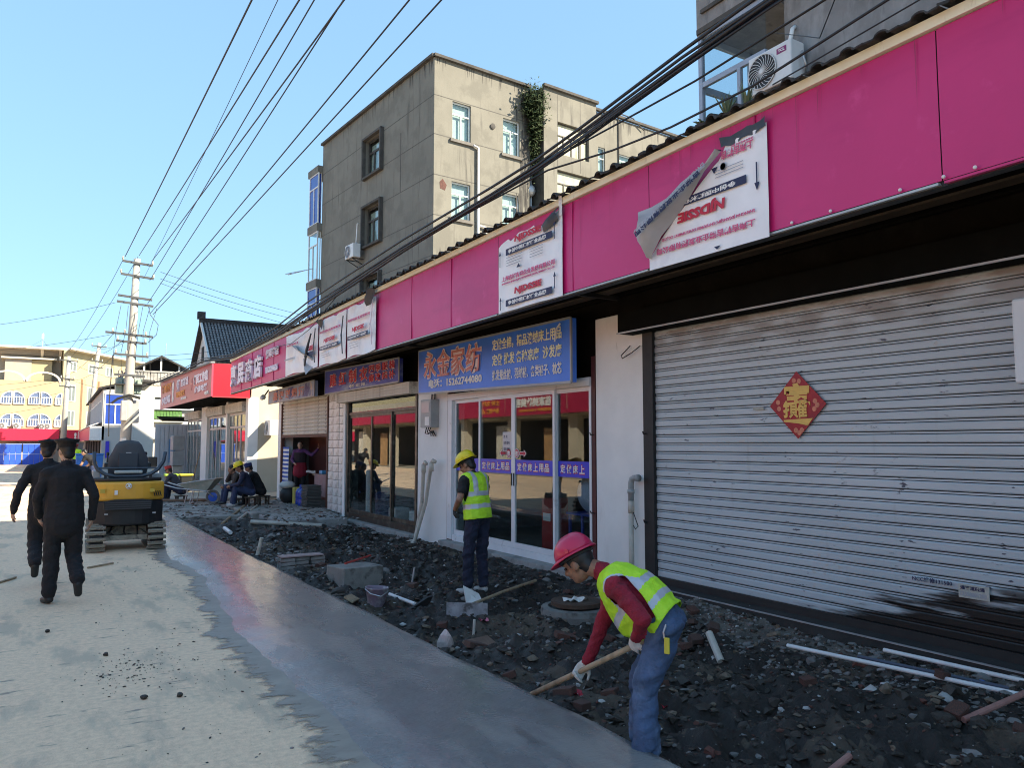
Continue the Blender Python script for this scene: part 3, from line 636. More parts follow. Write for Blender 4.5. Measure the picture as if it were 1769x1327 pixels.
def poster(par, x, ya, yb, flip=False, top=True, z0=3.38, z1=4.34, full=True):
    """print of one sheet: ya far edge, yb near edge"""
    w_ = ya-yb
    def L_(body, fy, fz, fw, fh, mat, bold=.01, slant=0.0, name='lettering'):
        # fy, fz: lower left corner in reading orientation, fractions of the sheet
        if not flip: o = (x, ya-fy*w_, z0+fz*(z1-z0)); u, v = (0, -1, 0), (0, 0, 1)
        else: o = (x, yb+fy*w_, z1-fz*(z1-z0)); u, v = (0, 1, 0), (0, 0, -1)
        return letter(body, o, u, v, fw*w_, fh*(z1-z0), mat, par, t=.003, bold=bold, slant=slant, name=name)
    def Q(fy, fz, fw, fh, mat, nm='print_bar', pts=None):
        g = MB()
        def W(a, b): return (x+.001, ya-a*w_, z0+b*(z1-z0)) if not flip else (x+.001, yb+a*w_, z1-b*(z1-z0))
        poly = pts or [(0, 0), (1, 0), (1, 1), (0, 1)]
        g.prism([W(fy+a*fw, fz+b*fh) for a, b in poly], (-.003, 0, 0)); return g.build(nm, mat, par)
    return L_, Q
ARROW = [(.38, 0), (.62, 0), (.62, .72), (1, .72), (.5, 1), (0, .72), (.38, .72)]
L_, Q = poster(ms, XF-.066, 8.49, 7.06)
for fz in (.845, .165):
    L_('NJDSSIE', .30, fz, .42, .105, p_red, .05, .18)
    Q(.16, fz-.115, .72, .085, p_navy); L_('争创中国建材行业品牌', .20, fz-.10, .6, .055, p_white, .03)
L_('上海吉祥吉谱企业发展有限公司', .09, .385, .83, .075, p_pink, .03); L_('SHANGHAI JIXIANGJIPU ENTERPRISE DEVELOPMENT CO.,LTD', .09, .345, .83, .03, p_pink, .03)
for i in range(4): Q(.17, .69-.035*i, .26-.03*(i % 2), .008, p_grey, 'print_line'); Q(.55, .69-.035*i, .2, .006, p_grey, 'print_line')
Q(.34, .52, .06, .05, p_navy, 'print_mark', [(0, 0), (1, 0), (.55, 1)])
for fy, fz, fh in ((.04, .60, .22), (.90, .70, .24), (.05, .02, .17), (.90, .10, .2)): Q(fy, fz, .035, fh, p_navy, 'print_arrow', ARROW)

# near sheet: upside down, torn, its corner folded out
ns = thing('plastic_sheet', 'white printed plastic sheet hanging upside down with a big folded torn corner', 'banner', (XF-.03, 4.85, 3.38))
def tearz(y):      # upper limit of what still sticks to the board
    pts = [(4.15, 4.33), (4.62, 4.30), (4.64, 4.20), (4.70, 4.16), (4.90, 4.03), (5.10, 3.88), (5.30, 3.74), (5.45, 3.62), (5.53, 3.53), (5.60, 3.50)]
    return float(np.interp(y, [p[0] for p in pts], [p[1] for p in pts]))
P = []
for i in range(31):
    y = 4.155+(5.595-4.155)*i/30; zt_ = tearz(y); zb_ = 3.375
    P.append([(XF-.034-.010*float(fbm(np.array(y*2.5), np.array((zb_+(zt_-zb_)*j/12)*3), 3, 12))-.03*max(0, (j/12-.72))*(y > 4.7), y, zb_+(zt_-zb_)*j/12) for j in range(13)])
MB().grid(P).build('sheet', m_sheet, ns, fix=False, smooth=True)
# folded corner: a long flap from the tear line, swung out and down toward the far side
P = []
A_ = [(4.63, 4.235), (4.80, 4.105), (5.0, 3.96), (5.2, 3.815), (5.38, 3.66), (5.50, 3.51)]
Bt = [(4.645, 4.26), (4.86, 4.17), (5.10, 4.09), (5.33, 4.02), (5.55, 3.99), (5.70, 3.97)]
for k, (a, b) in enumerate(zip(A_, Bt)):
    row = []
    for j in range(9):
        t = j/8; out = .035+.20*math.sin(math.pi*min(1, t*1.05))*(.25+.75*k/5)*(1-.35*t)+.03*math.sin(k*1.7+t*5)
        zsag = -.05*math.sin(t*math.pi)*(k/5)
        row.append((XF-.03-out, a[0]+(b[0]-a[0])*t, a[1]+(b[1]-a[1])*t+zsag))
    P.append(row)
P.append([(XF-.07-.05*math.sin(math.pi*j/8), 5.53+.14*j/8+.04*math.sin(j*1.3), 3.47+.36*j/8-.05*math.sin(math.pi*j/8)) for j in range(9)])
MB().grid(P).build('folded_corner', m_sheetback, ns, fix=False, smooth=True)
for i, (tx, k0, ww, hh) in enumerate((('ENTERPRISE DEVELOPMENT CO .LTD', .30, .98, .055), ('吉谱企业发展有限公司', .62, .90, .06))):
    d = np.array((0, 5.60-4.70, 3.72-4.20)); d = d/np.linalg.norm(d); n_ = np.array((-1, 0, 0)); v_ = np.cross(n_, d)
    o_ = np.array((XF-.25-.02*i, 4.76+.04*i, 4.165-.055*i)); letter(tx, o_+np.array((.10, 0, 0)), tuple(d+np.array((-.11, 0, 0))), tuple(v_), ww*.95, hh, p_navy if i else p_grey, ns, t=.003, bold=.03)
MB().grid([[(XF-.045-.012*math.sin(i*2.1+j), 4.16+.5*i/8, 4.27+.085*j/3+(.03 if i < 2 else 0)-.015*math.sin(i*1.4)) for j in range(4)] for i in range(9)]).build('black_flap', m_tape, ns, fix=False, smooth=True)
L_, Q = poster(ns, XF-.052, 5.59, 4.155, flip=True, z0=3.375, z1=4.33)
L_('NJDSSIE', .31, .50, .40, .125, p_red, .05, .18)
Q(.15, .395, .60, .075, p_navy); L_('争创中国建材行', .23, .41, .44, .048, p_white, .03)
L_('SHANGHAI JIXIANGJIPU ENTERPRISE DEVELOPMENT CO.,LTD', .09, .715, .78, .035, p_pink, .03); L_('上海吉祥吉谱企业发展有限公司', .09, .80, .83, .075, p_pink, .03)
L_('上海吉祥吉', .09, .10, .25, .08, p_pink, .03); L_('SHANGHAI JIX', .09, .075, .17, .022, p_pink, .03)
for i in range(3): Q(.17, .315-.03*i, .22, .006, p_grey, 'print_line')
Q(.37, .22, .05, .055, p_navy, 'print_mark', [(0, 0), (1, 0), (.55, 1)]); Q(.36, .955, .05, .03, p_navy, 'print_mark', [(0, 0), (1, 0), (.55, 1)])
Q(.055, .33, .03, .26, p_navy, 'print_arrow', [(a, 1-b) for a, b in ARROW][::-1]) if False else Q(.055, .32, .034, .25, p_navy, 'print_arrow', ARROW)
g = MB(); g.lathe([(.030, 0), (.034, .002), (.034, .0)], (XF-.056, 4.62, 4.10), (-1, 0, 0), 18); g.build('print_ring', p_grey, ns)

# three wrinkled sheets at the far part
sheets = [(18.62, 16.1, 'white wrinkled plastic sheet beside the lilac characters, its flap folded down', 1), (16.0, 14.32, 'white wrinkled plastic sheet in the middle of the three far ones', 2), (14.24, 12.77, 'white plastic sheet with a black torn corner next to the bare crimson panel', 3)]
for (ya, yb, lab, sd_) in sheets:
    t = thing('plastic_sheet', lab, 'banner', (XF-.03, (ya+yb)/2, zb(ya)))
    w_ = ya-yb
    MB().grid(sheet_pts(ya, yb, 0, 0, 26, 16, .055, 10+sd_, x=XF-.04, top=lambda q: zt(ya-w_*q)-.045-.10*float(fbm(np.array(q*6+sd_), np.array(2.0), 3, sd_)), bot=lambda q: zb(ya-w_*q)+.02+.02*math.sin(q*7))).build('sheet', m_sheet, t, fix=False, smooth=True)
    L_, Q = poster(t, XF-.112, ya, yb, z0=zb(ya)+.03, z1=zt(yb)-.05)
    if sd_ > 1:
        L_('NJDSSIE', .30, .42, .42, .10, p_red, .05, .18); Q(.14, .30, .72, .075, p_navy); L_('争创中国建材行业品牌', .18, .315, .62, .045, p_white, .03)
        L_('上海吉祥吉谱企业发展有限公司', .09, .64, .83, .06, p_pink, .03); Q(.92, .30, .03, .22, p_navy, 'print_arrow', ARROW)
        for i in range(3): Q(.2+.02*i, .23-.045*i, .3, .008, p_grey, 'print_line')
    else:
        L_('SSIE', .76, .40, .2, .10, p_red, .05, .18); Q(.70, .29, .26, .075, p_navy); L_('上海吉祥吉谱企业', .08, .66, .42, .05, p_pink, .03)
        Q(.06, .35, .3, .03, p_grey, 'print_line')
        MB().grid([[(XF-.11-.10*math.sin(j*.9+i*.5), 17.5-1.1*i/6+.12*j/5*(1-i/6), 3.95-.36*i/6-.40*(j/5)*(i/6)) for j in range(6)] for i in range(7)]).build('folded_flap', m_sheetback, t, fix=False, smooth=True)
        MB().tube([(XF-.13, 16.32, 4.08), (XF-.15, 16.55, 3.75), (XF-.13, 16.75, 3.42)], [.015, .03, .02], 6).build('black_edge', m_tape, t)
    if sd_ == 3: MB().grid([[(XF-.13-.05*math.sin(i+j), 13.0-.28*i/4, 4.40-.24*j/3+.02*i-.06*(i == 4)) for j in range(4)] for i in range(5)]).build('black_flap', m_tape, t, fix=False, smooth=True)
    if sd_ == 2: MB().grid([[(XF-.12-.04*math.sin(i+j), 15.9-.25*i/4, 4.30-.26*j/3*(i/4+.2)) for j in range(4)] for i in range(5)]).build('black_flap', m_tape, t, fix=False, smooth=True)
    MB().tube([(XF-.10, yb+.02, zt(yb)-.2), (XF-.12, yb+.05, zt(yb)-.55), (XF-.10, yb+.03, zb(yb)+.12)], .012, 5).build('hem', m_tape if sd_ < 3 else m_sheet, t)

# ------------------------------------------------------------------ red diamond poster on the shutter
dp = thing('door_poster', 'red diamond new year poster with gold character pasted on the grey roller shutter', 'poster', (6.38, 5.07, 2.09))
yc, zc, a_, b_ = 5.072, 2.09, .335, .335
xd = 6.398
MB().prism([(xd, yc, zc+b_), (xd, yc+a_, zc), (xd, yc, zc-b_), (xd, yc-a_, zc)], (-.004, 0, 0)).build('paper', M('red_poster_paper', (.36, .006, .016), .45, .15, 6, .1, 9, c2=(.26, .004, .02), c2s=3), dp)
DLN = [0]
def DL(ch, y, z, w_, h_, m=p_gold, bold=.04, t=.003):
    DLN[0] += 1; letter(ch, (xd-.0045-.0009*DLN[0], yc+y, zc+z), U, Z3, w_, h_, m, dp, t=t, bold=bold)
DL('宝', .155, -.015, .31, .235, bold=.06); DL('扌', .165, -.125, .075, .17, bold=.05); DL('貝', .095, -.13, .11, .16, bold=.045); DL('隹', -.0, -.13, .12, .16, bold=.045)
MB().prism([(xd-.0045, yc+.165, zc-.145), (xd-.0045, yc-.18, zc-.135), (xd-.0045, yc-.12, zc-.205), (xd-.0045, yc-.02, zc-.185), (xd-.0045, yc+.10, zc-.17), (xd-.0045, yc+.16, zc-.165)], (-.003, 0, 0)).build('gold_boat_stroke', p_gold, dp)
m_orn = M('poster_ornament', (.62, .22, .13), .5, .2, 20)
g = MB()
for (y, z) in ((.23, .035), (.22, -.03), (-.21, .03), (-.235, -.01), (-.20, -.045), (.03, .245), (-.03, .235), (.02, -.25), (-.02, -.275), (-.05, -.25)):
    g.lathe([(.012, 0), (.026, .0015), (.014, .002)], (xd-.0045, yc+y, zc+z), (-1, 0, 0), 10)
o = g.build('ornaments', m_orn, dp); o['kind'] = 'stuff'
# sticker leftovers on the shutter
for (y, z, w_, h_, lab, tx) in ((5.56, 2.075, .14, .03, 'small torn white paper strip left of the red diamond poster', None), (3.44, .525, .24, .11, 'pale phone number sticker low on the near end of the roller shutter', '13358081208')):
    t = tag(MB().box(6.394, 6.397, y-w_/2, y+w_/2, z-h_/2, z+h_/2).build('sticker', M('sticker_paper', (.42, .41, .36), .7, .15, 30)), lab, 'sticker')
    if tx:
        letter('通管道疏通', (6.3935, y+w_/2-.015, z+.01), U, Z3, w_*.8, .033, p_navy, t, t=.001, bold=.03); letter(tx, (6.3935, y+w_/2-.015, z-.04), U, Z3, w_*.85, .035, p_grey, t, t=.001, bold=.03)
t = thing('stencil_text', 'dark stencilled phone number on the shutter slat beside the pale sticker', 'lettering', (6.395, 3.75, .55))
letter('NCC维修131580', (6.396, 3.95, .545), U, Z3, .34, .042, p_navy, t, t=.001, bold=.02)

# ------------------------------------------------------------------ print on the sliding doors
ds = thing('door_sticker', 'blue strip sticker with white characters across the sliding glass doors', 'sticker', (6.41, 10.4, 1.35))
m_strip = M('blue_strip_film', (.010, .030, .56), .35, .05)
for (ya, yb, x) in ((12.50, 11.63, 6.43), (11.53, 10.52, 6.39), (10.40, 9.36, 6.39), (9.28, 8.53, 6.43)):
    MB().box(x, x+.002, yb, ya, 1.235, 1.46).build('strip', m_strip, ds)
    if yb > 11: continue
    n_ = 6
    for i, ch in enumerate('定做床上用品'):
        wv = .92/6; yq = ya-.06-i*(wv)
        if yq-.12 < yb: continue
        letter(ch, (x-.001, yq+.006, 1.29-.012), U, Z3, .132, .144, p_red, ds, t=.001, bold=.06); letter(ch, (x-.003, yq, 1.29), U, Z3, .12, .12, p_white, ds, t=.001, bold=.02)
np_ = tag(MB().box(6.386, 6.389, 10.53, 10.79, 1.53, 1.90).build('paper_notice', M('notice_paper', (.62, .56, .54), .7, .03)), 'small pinkish paper notice taped inside the sliding door', 'notice')
for i, tx in enumerate(('贵 宾', '有事请电', '联系老板')): letter(tx, (6.3855, 10.76, 1.80-.10*i), U, Z3, .19 if i else .12, .05, p_navy, np_, t=.001, bold=.01)
for (y, d, ch, lab) in ((10.545, 1, '推', 'round red push sticker with arrow pointing to the far door leaf'), (10.415, -1, '推', 'round red push sticker with arrow pointing to the near door leaf')):
    t = thing('door_sticker', lab, 'sticker', (6.385, y, 1.56))
    yy_ = y+.055*d
    MB().lathe([(.075, 0), (.075, .002)], (6.388, yy_, 1.56), (-1, 0, 0), 20).build('disc', p_palepink, t); MB().lathe([(.062, 0), (.062, .001)], (6.385, yy_, 1.56), (-1, 0, 0), 20).build('disc', p_red, t)
    letter(ch, (6.3835, yy_+.042, 1.515), U, Z3, .085, .085, p_white, t, t=.001, bold=.02)
    q = [(.0, .02), (.10, .02), (.10, .045), (.16, 0), (.10, -.045), (.10, -.02), (0, -.02)]
    MB().prism([(6.388, yy_+d*(.085+a*1.25), 1.56+b*1.35) for a, b in q], (-.002, 0, 0)).build('arrow', p_palepink, t); MB().prism([(6.3855, yy_+d*(.10+a*1.05), 1.56+b*.95) for a, b in q], (-.001, 0, 0)).build('arrow', p_red, t)

# ------------------------------------------------------------------ meter box, pipes, cables on the wall
m_plastic = M('grey_meter_plastic', (.33, .34, .34), .45, .1, 5, .03, 20)
mb_ = thing('meter_box', 'grey electricity meter box with dangling cables on the white wall under the blue sign', 'meter box', (6.4, 13.38, 1.95))
MB().box(6.22, 6.398, 13.16, 13.62, 2.02, 2.55).build('case', m_plastic, mb_, bevel=.012)
MB().box(6.213, 6.219, 13.22, 13.56, 2.30, 2.50).build('window', M('meter_window', (.45, .46, .46), .2, .05), mb_); MB().box(6.213, 6.219, 13.22, 13.40, 2.06, 2.22).build('label_plate', p_white, mb_)
for k in range(3): MB().tube([(6.30, 13.30+.1*k, 2.03), (6.27, 13.32+.09*k, 1.95-.02*k), (6.31, 13.22+.1*k, 1.90), (6.34, 13.30+.05*k, 1.96), (6.37, 13.25+.1*k, 1.86)], .011, 6).build('cable', m_black, mb_)
for k in range(2): MB().tube([(6.37, 13.30+.13*k, 2.54), (6.375, 13.30+.13*k, 2.66)], .014, 6).build('cable', m_black, mb_)
m_pvc = M('old_pvc', (.50, .47, .40), .5, .15, 6, .1, 30, c2=(.30, .27, .22), c2s=5, c2lo=.55, c2hi=.7)
m_pvcw = M('new_white_pvc', (.72, .72, .70), .4, .08, 6)
for (pts, lab) in (([(6.27, 13.44, 1.33), (6.28, 13.52, 1.36), (6.28, 13.57, 1.32), (6.26, 13.60, .6), (6.18, 13.72, -.12), (6.02, 13.95, -.20)], 'dirty cream pvc pipe with bent top, farther of two leaning on the white wall'),
                   ([(6.24, 13.00, 1.38), (6.25, 13.10, 1.40), (6.25, 13.17, 1.36), (6.22, 13.35, .6), (6.12, 13.62, -.14), (5.95, 13.66, -.22)], 'dirty cream pvc pipe with bent top, nearer of two leaning on the white wall')):
    t = thing('drain_pipe', lab, 'pipe', pts[3]); MB().tube(pts, .036, 10).build('pipe', m_pvc, t, smooth=True)
    MB().tube([pts[2], (pts[2][0], pts[2][1]+.005, pts[2][2]-.16)], .045, 10).build('sleeve', m_pvc, t, smooth=True)
dpz = thing('drain_pipe', 'cream drain pipe with a dusty elbow at its top on the white column', 'pipe', (6.3, 7.52, 0))
MB().tube([(6.31, 7.53, -.15), (6.31, 7.52, .85)], .034, 12).build('pipe', m_pvc, dpz, smooth=True)
MB().tube([(6.31, 7.52, .85), (6.31, 7.52, 1.0)], .040, 12).build('sleeve', m_pvc, dpz, smooth=True); MB().tube([(6.31, 7.52, 1.0), (6.31, 7.52, 1.22), (6.31, 7.50, 1.27), (6.31, 7.46, 1.285), (6.31, 7.40, 1.285)], .037, 12).build('elbow', m_plastic, dpz, smooth=True)
MB().tube([(6.31, 7.52, 1.09), (6.31, 7.52, 1.14)], .046, 12).build('collar', m_plastic, dpz, smooth=True); MB().tube([(6.31, 7.40, 1.285), (6.31, 7.37, 1.285)], .045, 12).build('collar', m_plastic, dpz, smooth=True)
MB().tube([(6.30, 7.47, .86), (6.28, 7.40, .78), (6.29, 7.37, .70), (6.29, 7.42, .66), (6.29, 7.46, .70)], .006, 5).build('wire_loop', m_black, dpz)
t = tag(MB().tube([(6.36, 7.37, 2.93), (6.34, 7.50, 2.86), (6.33, 7.68, 2.80), (6.34, 7.72, 2.84), (6.35, 7.55, 2.95)], .007, 5).build('loose_wire', m_black), 'short loop of black wire hanging at the top of the white column', 'wire')
# air conditioner whose edge shows in front of the shutter
t = thing('air_conditioner', 'white outdoor air conditioner cut by the picture edge in front of the shutter', 'air conditioner', (5.95, 2.5, 2.12))
m_acw = M('ac_white_metal', (.66, .66, .65), .45, .05, 3, c2=(.52, .5, .46), c2s=3, c2lo=.6, c2hi=.75)
MB().box(5.85, 6.15, 1.98, 2.80, 2.125, 2.73).build('case', m_acw, t, bevel=.02); MB().box(5.840, 5.849, 2.06, 2.70, 2.18, 2.68).build('front_panel', M('ac_panel', (.50, .51, .51), .5, .05), t, bevel=.03)
for k in range(9): MB().box(5.832, 5.839, 2.12, 2.62, 2.22+.05*k, 2.235+.05*k).build('louvre', m_black, t)
for y in (2.1, 2.7): MB().box(5.9, 6.40, y-.02, y+.02, 2.08, 2.122).build('bracket', m_steel, t)
# ================================================================== BUILDINGS BEYOND
def holed_wall(mb, o, u, v, W_, H_, holes, depth, n, us=(), vs_=(), mi=None, rmi=None):
    """wall sheet from o along unit u (W_) and v (H_) with rectangular holes (a0,a1,b0,b1); reveals go depth along -n"""
    o = np.array(o, float); u = np.array(u, float); v = np.array(v, float); n = np.array(n, float)
    A = sorted({0, W_, *us, *[h[0] for h in holes], *[h[1] for h in holes]}); Bv = sorted({0, H_, *vs_, *[h[2] for h in holes], *[h[3] for h in holes]})
    for a0, a1 in zip(A[:-1], A[1:]):
        for b0, b1 in zip(Bv[:-1], Bv[1:]):
            ca, cb = (a0+a1)/2, (b0+b1)/2
            if any(h[0] < ca < h[1] and h[2] < cb < h[3] for h in holes): continue
            mb.add([o+u*a0+v*b0, o+u*a1+v*b0, o+u*a1+v*b1, o+u*a0+v*b1], [(0, 1, 2, 3)], mi)
    for (a0, a1, b0, b1) in holes:
        q = [o+u*a0+v*b0, o+u*a1+v*b0, o+u*a1+v*b1, o+u*a0+v*b1]; r = [p-n*depth for p in q]
        for i in range(4): mb.add([q[i], q[(i+1) % 4], r[(i+1) % 4], r[i]], [(0, 1, 2, 3)], rmi if rmi is not None else mi)
def window(par, o, u, v, n, w_, h_, fm, gm, ft=.06, trans=None, mull=1, sill=None, world=True, back=None, name='window', curtain=None):
    """frame + panes in the plane o + a*u + b*v, facing n. o is the lower left corner"""
    o = Vector(o); u = Vector(u); v = Vector(v); n = Vector(n); g = MB()
    def bx(mb, a0, a1, b0, b1, d0, d1): mb.obox(o+u*(a0+a1)/2+v*(b0+b1)/2+n*(d0+d1)/2, u, v, n, (a1-a0)/2, (b1-b0)/2, abs(d1-d0)/2)
    bx(g, 0, ft, 0, h_, -.04, .02); bx(g, w_-ft, w_, 0, h_, -.04, .02); bx(g, ft, w_-ft, 0, ft, -.04, .02); bx(g, ft, w_-ft, h_-ft, h_, -.04, .02)
    tz = h_*trans if trans else h_-ft
    if trans: bx(g, ft, w_-ft, tz-ft/2, tz+ft/2, -.04, .022)
    for k in range(1, mull+1): a = w_*k/(mull+1); bx(g, a-ft/2, a+ft/2, ft, tz-(ft/2 if trans else 0), -.038, .024)
    f = g.build(name, fm, par, world=world)
    q = MB(); bx(q, ft*.5, w_-ft*.5, ft*.5, h_-ft*.5, -.022, -.016); q.build('pane', gm, f if par else f, world=world)
    if sill:
        s = MB(); bx(s, -.12, w_+.12, -.13, -.01, -.02, sill); s.build('sill', m_sillc, f, world=world)
    if curtain:
        c_ = MB(); bx(c_, .02, w_-.02, .02, h_*curtain, -.14, -.12); c_.build('curtain', m_curtain, f, world=world)
    return f
m_sillc = M('stained_sill_concrete', (.15, .14, .125), .9, .25, 5, .3, 30)
m_curtain = M('pale_curtain', (.40, .46, .45), .8, .1, 5)
m_bconc = M('old_cement_render', (.185, .177, .148), .92, .10, .8, .25, 22, c2=(.10, .095, .082), c2s=1.3, c2lo=.54, c2hi=.70, stretch=(3, 3, .22), c3=(.155, .148, .124), c3s=.9, c3lo=.48, c3hi=.62, bdist=.02)
m_bstain = M('black_roof_stain', (.07, .066, .06), .95, .3, 3, .2, 20)
m_joint = M('render_joint', (.10, .095, .085), .95, .2, 5)
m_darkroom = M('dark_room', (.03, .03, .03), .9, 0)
m_paneb = glass('pale_window_glass', (.90, .95, .94), .9)
# --- four storey concrete building
TH = R(4.5); cb = thing('apartment_block', 'grey four storey cement rendered block standing behind the shop row', 'building', (12.46, 26.26, 0), TH)
H = 16.72; LEN = 11.15
lw = [(4.42, 6.12, 13.60, 15.30), (4.42, 6.12, 10.45, 12.19), (4.44, 6.14, 7.3, 9.02)]
g = MB(); holed_wall(g, (0, LEN, 0), (0, -1, 0), (0, 0, 1), LEN, H, [(LEN-b, LEN-a, c, d) for a, b, c, d in lw], .25, (-1, 0, 0))
rw = [(.82, 1.68, 13.64, 15.17), (3.25, 4.10, 13.60, 15.11), (.80, 1.67, 10.48, 11.94), (3.22, 4.08, 10.45, 11.96), (.80, 1.67, 7.3, 8.8), (3.22, 4.08, 7.3, 8.8)]
holed_wall(g, (0, 0, 0), (1, 0, 0), (0, 0, 1), 4.62, H, rw, .18, (0, -1, 0))
# dark recess with drain pipes
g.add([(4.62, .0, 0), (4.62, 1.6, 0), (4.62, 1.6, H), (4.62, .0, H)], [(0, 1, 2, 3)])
# stair tower, proud by half a metre
rw2 = [(.72, 2.52, 14.0, 15.40), (.72, 2.52, 11.9, 13.3), (.72, 2.52, 9.0, 10.4)]
holed_wall(g, (4.98, -.5, 0), (1, 0, 0), (0, 0, 1), 2.95, H+.02, rw2, .2, (0, -1, 0))
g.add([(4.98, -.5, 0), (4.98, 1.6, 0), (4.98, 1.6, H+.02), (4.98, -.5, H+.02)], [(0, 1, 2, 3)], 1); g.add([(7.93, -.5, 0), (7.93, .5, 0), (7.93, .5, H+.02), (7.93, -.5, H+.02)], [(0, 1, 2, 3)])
rw3 = [(.55, .97, 13.6, 15.1), (1.85, 3.2, 14.2, 15.05), (.55, .97, 10.4, 11.9)]
holed_wall(g, (7.93, 0, 0), (1, 0, 0), (0, 0, 1), 6.6, H-.05, rw3, .18, (0, -1, 0))
g.add([(14.53, 0, 0), (14.53, LEN, 0), (14.53, LEN, H), (14.53, 0, H)], [(0, 1, 2, 3)]); g.add([(0, LEN, 0), (14.53, LEN, 0), (14.53, LEN, H), (0, LEN, H)], [(0, 1, 2, 3)])
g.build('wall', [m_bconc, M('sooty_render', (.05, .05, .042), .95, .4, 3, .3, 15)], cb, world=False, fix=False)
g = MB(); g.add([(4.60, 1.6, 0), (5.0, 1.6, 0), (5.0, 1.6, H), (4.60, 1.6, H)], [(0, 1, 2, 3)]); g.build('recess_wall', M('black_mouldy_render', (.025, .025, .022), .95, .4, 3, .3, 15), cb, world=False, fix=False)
g = MB(); g.prism([(.02, .02, H-.04), (14.5, .02, H-.04), (14.5, LEN-.02, H-.04), (.02, LEN-.02, H-.04)], (0, 0, .02)); g.build('roof_slab', m_tile, cb, world=False)
for (a, b) in (((-.06, -.06), (-.06, LEN)), ((-.06, -.06), (4.62, -.06)), ((4.92, -.56), (7.99, -.56)), ((7.99, -.06), (14.5, -.06))):
    g = MB(); g.bar((*a, H+.05), (*b, H+.05), .16, .11); g.build('coping', m_bstain, cb, world=False)
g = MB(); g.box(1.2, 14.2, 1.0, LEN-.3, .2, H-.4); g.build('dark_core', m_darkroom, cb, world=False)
for z in (15.22, 13.66, 12.06, 10.48, 8.9, 7.3):
    segs = [(0, 4.42), (6.12, LEN)] if any(c < z < d for a, b, c, d in lw) else [(0, LEN)]
    for a, b in segs: MB().box(-.004, .01, a, b, z-.016, z+.016).build('joint', m_joint, cb, world=False)
    holes = [(a, b) for a, b, c, d in rw if c < z < d]; x = 0
    for a, b in sorted(holes)+[(4.62, 4.62)]:
        MB().box(x, a, -.004, .01, z-.016, z+.016).build('joint', m_joint, cb, world=False); x = b
for x in (5.72, 7.0): MB().box(x-.012, x+.012, -.504, -.49, 13.4, H-.1).build('joint', m_joint, cb, world=False)
MB().box(-.006, .01, 2.72, 2.78, 12.05, 14.6).build('crack', m_joint, cb, world=False)
# black run-off streaks under the coping: thin films of soot lying on the render
rs_ = random.Random(4)
st = MB()
for k in range(46):
    y = rs_.choice((.25, .6, .9, 1.9, 3.0, 3.3, 3.6, 4.0, 5.2, 6.1, 8.0))+rs_.gauss(0, .16); L_ = rs_.uniform(.15, .85)*(1.5 if rs_.random() < .15 else .8); w_ = rs_.uniform(.02, .06)
    st.add([(-.003, y, H-.02), (-.003, y+w_, H-.02), (-.003, y+w_*.8, H-L_*.6), (-.003, y+w_*.45, H-L_)], [(0, 1, 2, 3)])
for k in range(26):
    x = rs_.choice((.2, 1.5, 1.7, 2.4, 3.0, 3.9, 4.2))+rs_.gauss(0, .15); L_ = rs_.uniform(.1, .6); w_ = rs_.uniform(.02, .05)
    st.add([(x, -.003, H-.02), (x+w_, -.003, H-.02), (x+w_*.8, -.003, H-L_*.6), (x+w_*.4, -.003, H-L_)], [(0, 1, 2, 3)])
for k in range(34):
    x = 8.1+rs_.random()*6; L_ = rs_.uniform(.15, .7); w_ = rs_.uniform(.02, .06)
    st.add([(x, -.003, H-.08), (x+w_, -.003, H-.08), (x+w_*.8, -.003, H-.08-L_*.6), (x+w_*.4, -.003, H-.08-L_)], [(0, 1, 2, 3)])
for k in range(70):      # mould beside the recess
    x = 4.6-abs(rs_.gauss(0, .28)); z1 = 16.3-rs_.random()*6; L_ = rs_.uniform(.3, 1.6); w_ = rs_.uniform(.03, .10)
    st.add([(x-w_, -.003-.0002*k, z1), (x, -.003-.0002*k, z1+.1), (x+.0, -.003-.0002*k, z1-L_*.8), (x-w_*.5, -.003-.0002*k, z1-L_)], [(0, 1, 2, 3)])
o = st.build('soot_streaks', m_bstain, cb, world=False, fix=False); o['kind'] = 'stuff'
fm_w = M('white_window_frame', (.66, .68, .68), .45, .05); fm_d = M('dark_window_frame', (.05, .045, .04), .6, .2)
for (a, b, c, d) in rw: window(cb, (a+.0, .10, c), (1, 0, 0), (0, 0, 1), (0, -1, 0), b-a, d-c, fm_w, m_paneb, .05, trans=.68, mull=1, sill=.20, world=False, curtain=.98)
for (a, b, c, d) in lw:
    window(cb, (.16, b, c), (0, -1, 0), (0, 0, 1), (-1, 0, 0), b-a, d-c, fm_d, m_paneb, .09, trans=.66, mull=2, world=False, curtain=.9)
    g = MB(); t_ = .10
    for q in ((a-t_, a, c-t_, d+t_), (b, b+t_, c-t_, d+t_), (a, b, d, d+t_), (a, b, c-t_, c)): g.box(-.17, .01, q[0], q[1], q[2], q[3])
    g.build('window_surround', m_bstain, cb, world=False)
m_yelglass = M('wired_yellow_glass', (.42, .40, .26), .3, .25, 3)
for (a, b, c, d) in rw2: window(cb, (4.98+a, -.36, c), (1, 0, 0), (0, 0, 1), (0, -1, 0), b-a, d-c, fm_d, m_yelglass, .045, trans=.62, mull=3, world=False)
for (a, b, c, d) in rw3: window(cb, (7.93+a, .08, c), (1, 0, 0), (0, 0, 1), (0, -1, 0), b-a, d-c, fm_w, m_paneb, .04, trans=.66, mull=0, world=False, curtain=.98)
for pts in ([(1.75, -.09, 13.55), (1.98, -.09, 13.50), (1.98, -.09, 10.3), (1.98, -.09, 6.5)], [(1.98, -.09, 10.35), (2.35, -.09, 10.32), (2.37, -.09, 9.0)]):
    MB().tube(pts, .055, 8).build('drain_pipe', m_pvcw, cb, world=False, smooth=True)
